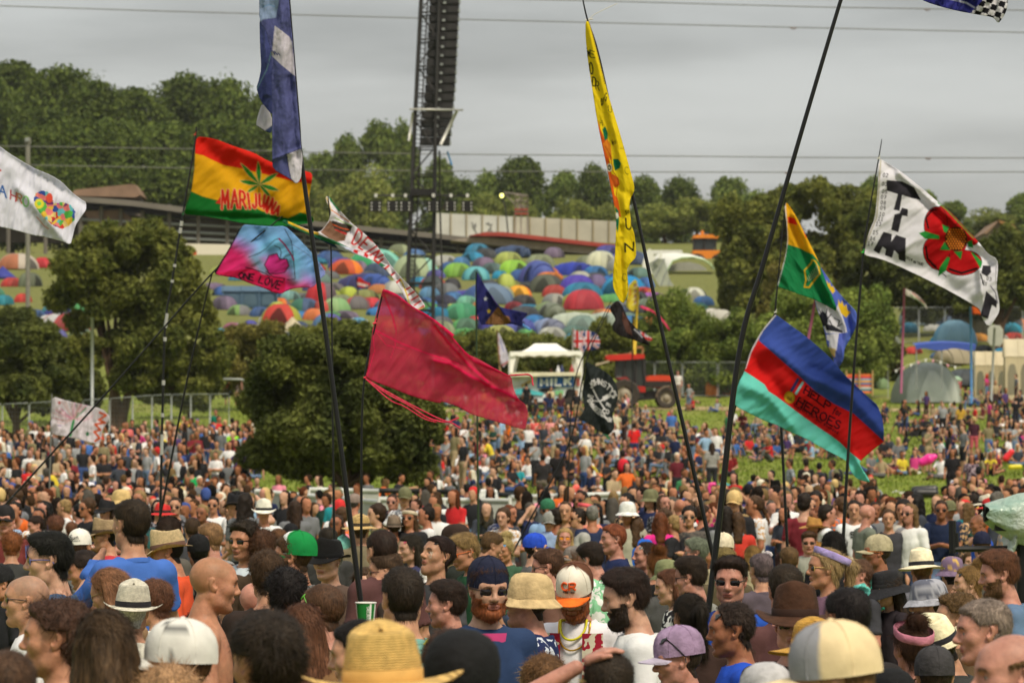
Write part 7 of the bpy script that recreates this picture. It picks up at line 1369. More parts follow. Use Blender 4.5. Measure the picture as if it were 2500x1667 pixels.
 for i,pl in enumerate((cH(1625,280,1640,218,1650,216,1636,280),cH(1690,278,1695,215,1706,222,1706,280),cH(1640,218,1700,214,1706,232,1640,236),cH(1580,272,1640,240,1646,248,1590,280))):m=MB();pz(m,p2,pl,0,.1 if i<2 else .9);m.bd('board',wd_,t2)
def bin_(px,pb,w_,h,c,c2,lbq,lid=None):
 d=rg(px,pb,150,240);x=(px-1250)/F*d;t=tng('litter_bin',lbq,'bin',(x,d,gz(x,d)),0,'painted oil drum bins');k=d/F;r=w_/2*k;H_=h*k
 m=MB();m.lh([(.01,0),(r*.97,0),(r,.04),(r*.98,H_*.33),(r*1.03,H_*.35),(r*.98,H_*.37),(r*.98,H_*.64),(r*1.03,H_*.66),(r*.98,H_*.68),(r,H_)],20);mt=Mat('painted drum',.6,.3);v=mt.new('ShaderNodeTexVoronoi');v.inputs['Scale'].default_value=6;tcx=mt.new('ShaderNodeTexCoord');mt.link(tcx.outputs['Object'],v.inputs[0]);mt.base(mt.mix(mt.rng(v.outputs['Distance'],1,0,.24,.3),rgb(c),rgb(c2)));m.bd('drum',mt.m,t,sm_=True)
 if lid:m=MB();m.lh([(r*1.04,H_-.12),(r*1.1,H_),(r*.9,H_+.06),(r*.5,H_+.14+.05),(.01,H_+.1)],16);o=m.bd('bin_bag',sm('bin bag %d'%lid[0],lid,.5,.2,4),t,sm_=True)
def build_right_real():
 bin_(1738,968,32,40,(214,120,40),(200,90,40),'orange drum bin left of the charity flag pole',(214,100,60));bin_(1778,966,30,40,(206,110,44),(60,150,80),'orange drum bin with a green bag, touching the thick pole',(60,170,90))
 bin_(2297,968,36,42,(206,40,30),(222,170,40),'red drum bin with yellow painted shapes before the grey tent',(214,80,50));bin_(2332,968,32,40,(150,30,40),(222,214,214),'dark red drum bin with white spots before the grey tent',(150,176,150))
 bin_(2396,946,26,36,(196,40,36),(214,150,50),'red drum bin with a green bag by the cream tent',(40,160,90));bin_(2418,946,26,34,(44,90,60),(40,70,50),'dark green drum bin by the cream tent',(50,100,66));bin_(2442,946,26,40,(180,36,34),(120,30,30),'plain red drum bin in front of the cream tent door',(170,40,40))
 def bigtent(px,pb,w_,h,kind,c,c2,c3,lbq,rot=0,d=None,dep=1):
  d=d or rg(px,pb,150,240);x=(px-1250)/F*d;t=tng('tent',lbq,'tent',(x,d,gz(x,d)-.03),R(rot),'tents of the camping field');k=d/F;sx={'dome':1,'tunnel':1.5,'frame':1.05}[kind];t.scale=(w_*k/2/sx,w_*k/2/sx*dep,h*k)
  for nm,me in tent_mesh(kind):o=obj(nm,me,t);o['col']=list(rgb(c));o['col2']=list(rgb(c2));o['col3']=list(rgb(c3))
  return t
 bigtent(2262,958,184,98,'dome',(150,156,144),(206,212,204),(216,220,214),'large grey three pole dome tent with a pale door and pennants',10,232);bigtent(2215,956,90,66,'dome',(150,156,146),(160,164,156),(120,122,118),'left wing of grey tent beside the large grey dome',0,233)
 bigtent(2418,936,84,118,'frame',(206,192,158),(222,208,176),(120,118,100),'cream frame tent with arched mesh windows',0,236,.6);bigtent(2500,945,100,150,'frame',(214,200,168),(224,212,184),(136,130,112),'second larger cream frame tent cut by the right picture edge',0,233,.6)
 heras('run of steel mesh fence panels behind the tractor and the charity flag',[(1395,0),(1700,0),(2170,0)],9,[240,238,237],3.5,2.3);heras('run of steel mesh fence panels behind the milk stand',[(1050,0),(1390,0)],3,[240,240],3.5,2.1)
 heras('steel mesh fence rising from the left edge to the gateway by the middle tree',[(-60,0),(300,0),(560,0)],11,[168,182,196],3,2.0)
 heras('dark mesh fence behind the tents on the right',[(2180,0),(2560,0)],6,[262,262],3,2.6)
def build_right():
 tb=tng('bunting','string of white and pink triangular pennants across the grey dome tent','bunting',tuple(P(2200,900,122)));p=PX(tb,122.5);L_=[(2183,905),(2205,896),(2235,884),(2262,876),(2290,880),(2320,892),(2345,896)];MB().tbq([p(*q) for q in L_],.008,4).bd('cord',sm('cord',(200,200,190),.7),tb)
 for i in range(9):
  xx=2188+i*18;yy=np.interp(xx,[q[0] for q in L_],[q[1] for q in L_]);m=MB();pz(m,p,[(xx-3.5,yy),(xx+3.5,yy),(xx,yy+8)],-.01,.0);m.bd('pennant',sm('pennant %s'%('pink' if i%2 else 'white'),(222,150,170) if i%2 else(226,226,222),.7),tb)
 t=tng('canopy','flat blue cloth canopy stretched over the tents on the right','canopy',tuple(P(2320,845,131)));p=PX(t,131);m=MB();m.grid([[tuple(p(2234+i*12.5,842-6*sin(i/12*pi)-(6 if j else 0),j*2.0)) for j in(0,.5,1)] for i in range(13)]);m.grid([[tuple(p(2234+i*12.5,842-6*sin(i/12*pi),0)),tuple(p(2236+i*12,853-3*sin(i),.02))] for i in range(13)]);m.bd('cloth',sm('blue canopy cloth',(66,90,178),.7,.1,1),t,sm_=True);m=MB();[m.tbq([p(x,848,.1),p(x,950,.1)],.025,5) for x in(2238,2300,2380)];m.bd('poles',ST,t)
 d=124;t=tng('windbreak','multicoloured striped beach windbreak on wooden stakes','windbreak',tuple(P(2100,960,d)));p=PX(t,d);cs=[(214,110,60),(200,60,60),(120,150,180),(214,150,70),(70,110,160),(206,96,60),(190,190,190),(60,120,130)]
 for i in range(9):m=MB();m.grid([[tuple(p(2066+q*9,913+i*5.2,.1*sin(q))),tuple(p(2066+q*9,918.2+i*5.2,.1*sin(q)))] for q in range(8)]);m.bd('stripe',sm('windbreak stripe %d'%(i%8),cs[i%8],.8),t,sm_=True)
 for x in(2066,2098,2130):MB().tbq([p(x,904,-.05),p(x,966,-.05)],.03,6).bd('stake',sm('pale wooden stake',(180,150,100),.8),t)
 d=30;t=tng('television_camera','television camera wrapped in greenish clear plastic at the right edge','camera',tuple(P(2470,1300,d)));p=PX(t,d)
 pm=Mat('crumpled plastic wrap',.18,.6);n=pm.noise(9,5);n2=pm.noise(3,3);pm.base(pm.mix(pm.rng(n2,0,1),rgb(130,166,152),rgb(188,196,188)));pm.bump(n,1.0,.06);pm.b.inputs['Alpha'].default_value=.93
 m=MB();prof=[]
 outl=[(2405,1228,1273),(2425,1222,1290),(2450,1214,1305),(2480,1206,1325),(2510,1203,1336),(2550,1202,1342),(2620,1206,1345)]
 g_=[]
 for(x,a,b) in outl:
  c=(a+b)/2;h=(b-a)/2;g_.append([tuple(p(x+4*sin(q*5),c-h*sin(q)*(1+.05*sin(7*q+x)),-.19*cos(q)*(1+.1*sin(5*q+x)))) for q in LS(0,2*pi,33)[:-1]])
 g2=NA(g_).transpose(1,0,2);m.grid(g2,True);m.bd('plastic_cover',pm.m,t,sm_=True)
 bk=sm('matte black camera body',(24,24,26),.5);m=MB();n_=20
 sq=lambda q,rx,ry:(copysign(abs(cos(q))**.5,cos(q))*rx,copysign(abs(sin(q))**.5,sin(q))*ry)
 g_=[]
 for dx,s_,rr in((0,1,0),(4,1.0,0),(4,.84,0),(24,.6,1),(30,.01,1)):
  cxx,cyy=2402+dx,1252+dx*.1;g_.append([tuple(p(cxx+sq(q,1,1)[0]*3,cyy+sq(q,1,22)[1]*s_,sq(q,.13,1)[0]*s_)) for q in LS(0,2*pi,n_+1)[:-1]])
 m.grid(NA(g_).transpose(1,0,2),True);m.bd('lens_hood',bk,t,sm_=True)
 m=MB();m.box(tuple(p(2425,1295,-.12)),tuple(p(2600,1232,.12)));m.bd('body',bk,t)
 m=MB();m.tbq([p(2424,1282),p(2460,1290),p(2520,1294)],.012,6);m.bd('cable',bk,t);m=MB();m.grid([[tuple(p(2452+i*12+3*sin(i*2),1270+j*9.5,.15*sin(i*1.3+j*.4))) for j in range(9)] for i in range(8)]);m.bd('hanging_sheet',pm.m,t,sm_=True)
 m=MB();m.tbq([p(2500,1290),p(2500,1420),p(2502,1900)],.06,10);m.bd('pedestal',bk,t);m=MB();m.tbq([p(2330,1340),p(2500,1338)],.025,8);m.tbq([p(2325,1270,.0),p(2326,1350)],.03,8);m.tbq([p(2334,1300),p(2336,1345)],.02,8);m.bd('pan_handle',bk,t)
 wp=sm('pale barrier panel',(176,178,172),.6,.1,2);bkp=sm('black painted rail',(28,28,28),.5)
 segs=[((625,1202),(935,1230),66,62,'white'),((755,1198),(925,1202),68,68,''),((925,1222),(1245,1226),63,63,''),((1245,1218),(1540,1208),62,65,'')]
 labs=['pale panel barrier slanting down from the left of the middle tree','pale barrier top rail right under the middle tree','pale panel barrier below the middle tree, behind the dark shirted man','pale panel barrier in front of the grass behind the white strap shirt']
 for(a,b,d0,d1,_),lab in zip(segs,labs):
  A0=P(*a,d0);B0=P(*b,d1);t=tng('barrier',lab,'barrier',tuple(A0),0,'pale panel crowd barriers');O=Vc(A0);n=max(2,round((B0-A0).length/1.2))
  for i in range(n):
   u=A0.lerp(B0,i/n)-O;v=A0.lerp(B0,(i+1)/n)-O;zb=gz((u+O).x,(u+O).y)-O.z;m=MB();m.add([(u.x,u.y,u.z),(v.x,v.y,v.z),(v.x,v.y,zb),(u.x,u.y,zb)],[(0,3,2,1)]);m.add([(u.x,u.y+.04,u.z),(v.x,v.y+.04,v.z),(v.x,v.y+.04,zb),(u.x,u.y+.04,zb)],[(0,1,2,3)]);o=m.bd('panel',wp,t)
   m=MB();m.tbq([u+Vc((0,-.03,.02)),(u.x,u.y-.03,zb)],.03,6);m.bd('post',WP,t)
  m=MB();m.tbq([A0-O+Vc((0,0,.03)),B0-O+Vc((0,0,.03))],.04,8);m.bd('top_rail',sm('white barrier rail',(206,208,204),.5),t,sm_=True)
 for(a,b,d0,d1,lab) in(((882,1196),(1095,1200),70,70,'black steel rail on splayed legs under the middle tree'),((1095,1200),(1330,1213),70,68,'black steel rail continuing right behind the red dress')):
  A0=P(*a,d0);B0=P(*b,d1);t=tng('steel_rail',lab,'railing',tuple(A0));O=Vc(A0);MB().tbq([Vc((0,0,0)),B0-O],.05,8).bd('rail',bkp,t,sm_=True)
  for i in range(9):u=A0.lerp(B0,i/8)-O;m=MB();m.tbq([u,u+Vc((.18,0,-.75))],.03,6);m.tbq([u,u+Vc((-.18,0,-.75))],.03,6);m.bd('rail_leg',bkp,t)
 for i,(x0,x1,y,lab) in enumerate(((1545,1640,1208,'silver tubular barrier left of the leaning poles'),(1648,1745,1210,'silver tubular barrier behind the thick leaning pole'))):
  d=64;A0=P(x0,y,d);t=tng('crowd_barrier',lab,'barrier',tuple(A0),0,'silver tubular barriers');p=PX(t,d);w_=x1-x0;hb=60;m=MB();c=10
  m.tbq([p(x0,y+hb),p(x0,y+c),p(x0+c*.4,y+c*.3),p(x0+c,y),p(x1-c,y),p(x1-c*.4,y+c*.3),p(x1,y+c),p(x1,y+hb)],.03,8);m.tbq([p(x0,y+hb*.9),p(x1,y+hb*.9)],.02,6);m.bd('frame',ST,t,sm_=True)
  m=MB();[m.tbq([p(x0+w_*q/9,y),p(x0+w_*q/9,y+hb*.9)],.012,5) for q in range(1,9)];m.bd('bars',ST,t,sm_=True)
 d=112;t=tng('gateway','rusty metal gateway frame between hedge and middle tree, people passing through','gate',tuple(P(590,1000,d)));p=PX(t,d);m=MB();m.tbq([p(545,925),p(590,926),p(597,930)],.04,6);m.tbq([p(597,928),p(598,1000)],.05,6);m.bd('frame',ST,t,sm_=True);m=MB();pz(m,p,[(588,930),(598,930),(598,975),(588,975)],0,.04);m.bd('gate_leaf',sm('rusty sheet',(150,110,96),.8),t)
 for(x,y0,y1,d,lab) in((225,775,985,108,'grey metal post standing before the left tents'),):
  t=tng('post',lab,'post',tuple(P(x,y1,d)));p=PX(t,d);MB().tbq([p(x,y1+20),p(x,y0)],.05,8).bd('pole',ST,t,sm_=True)
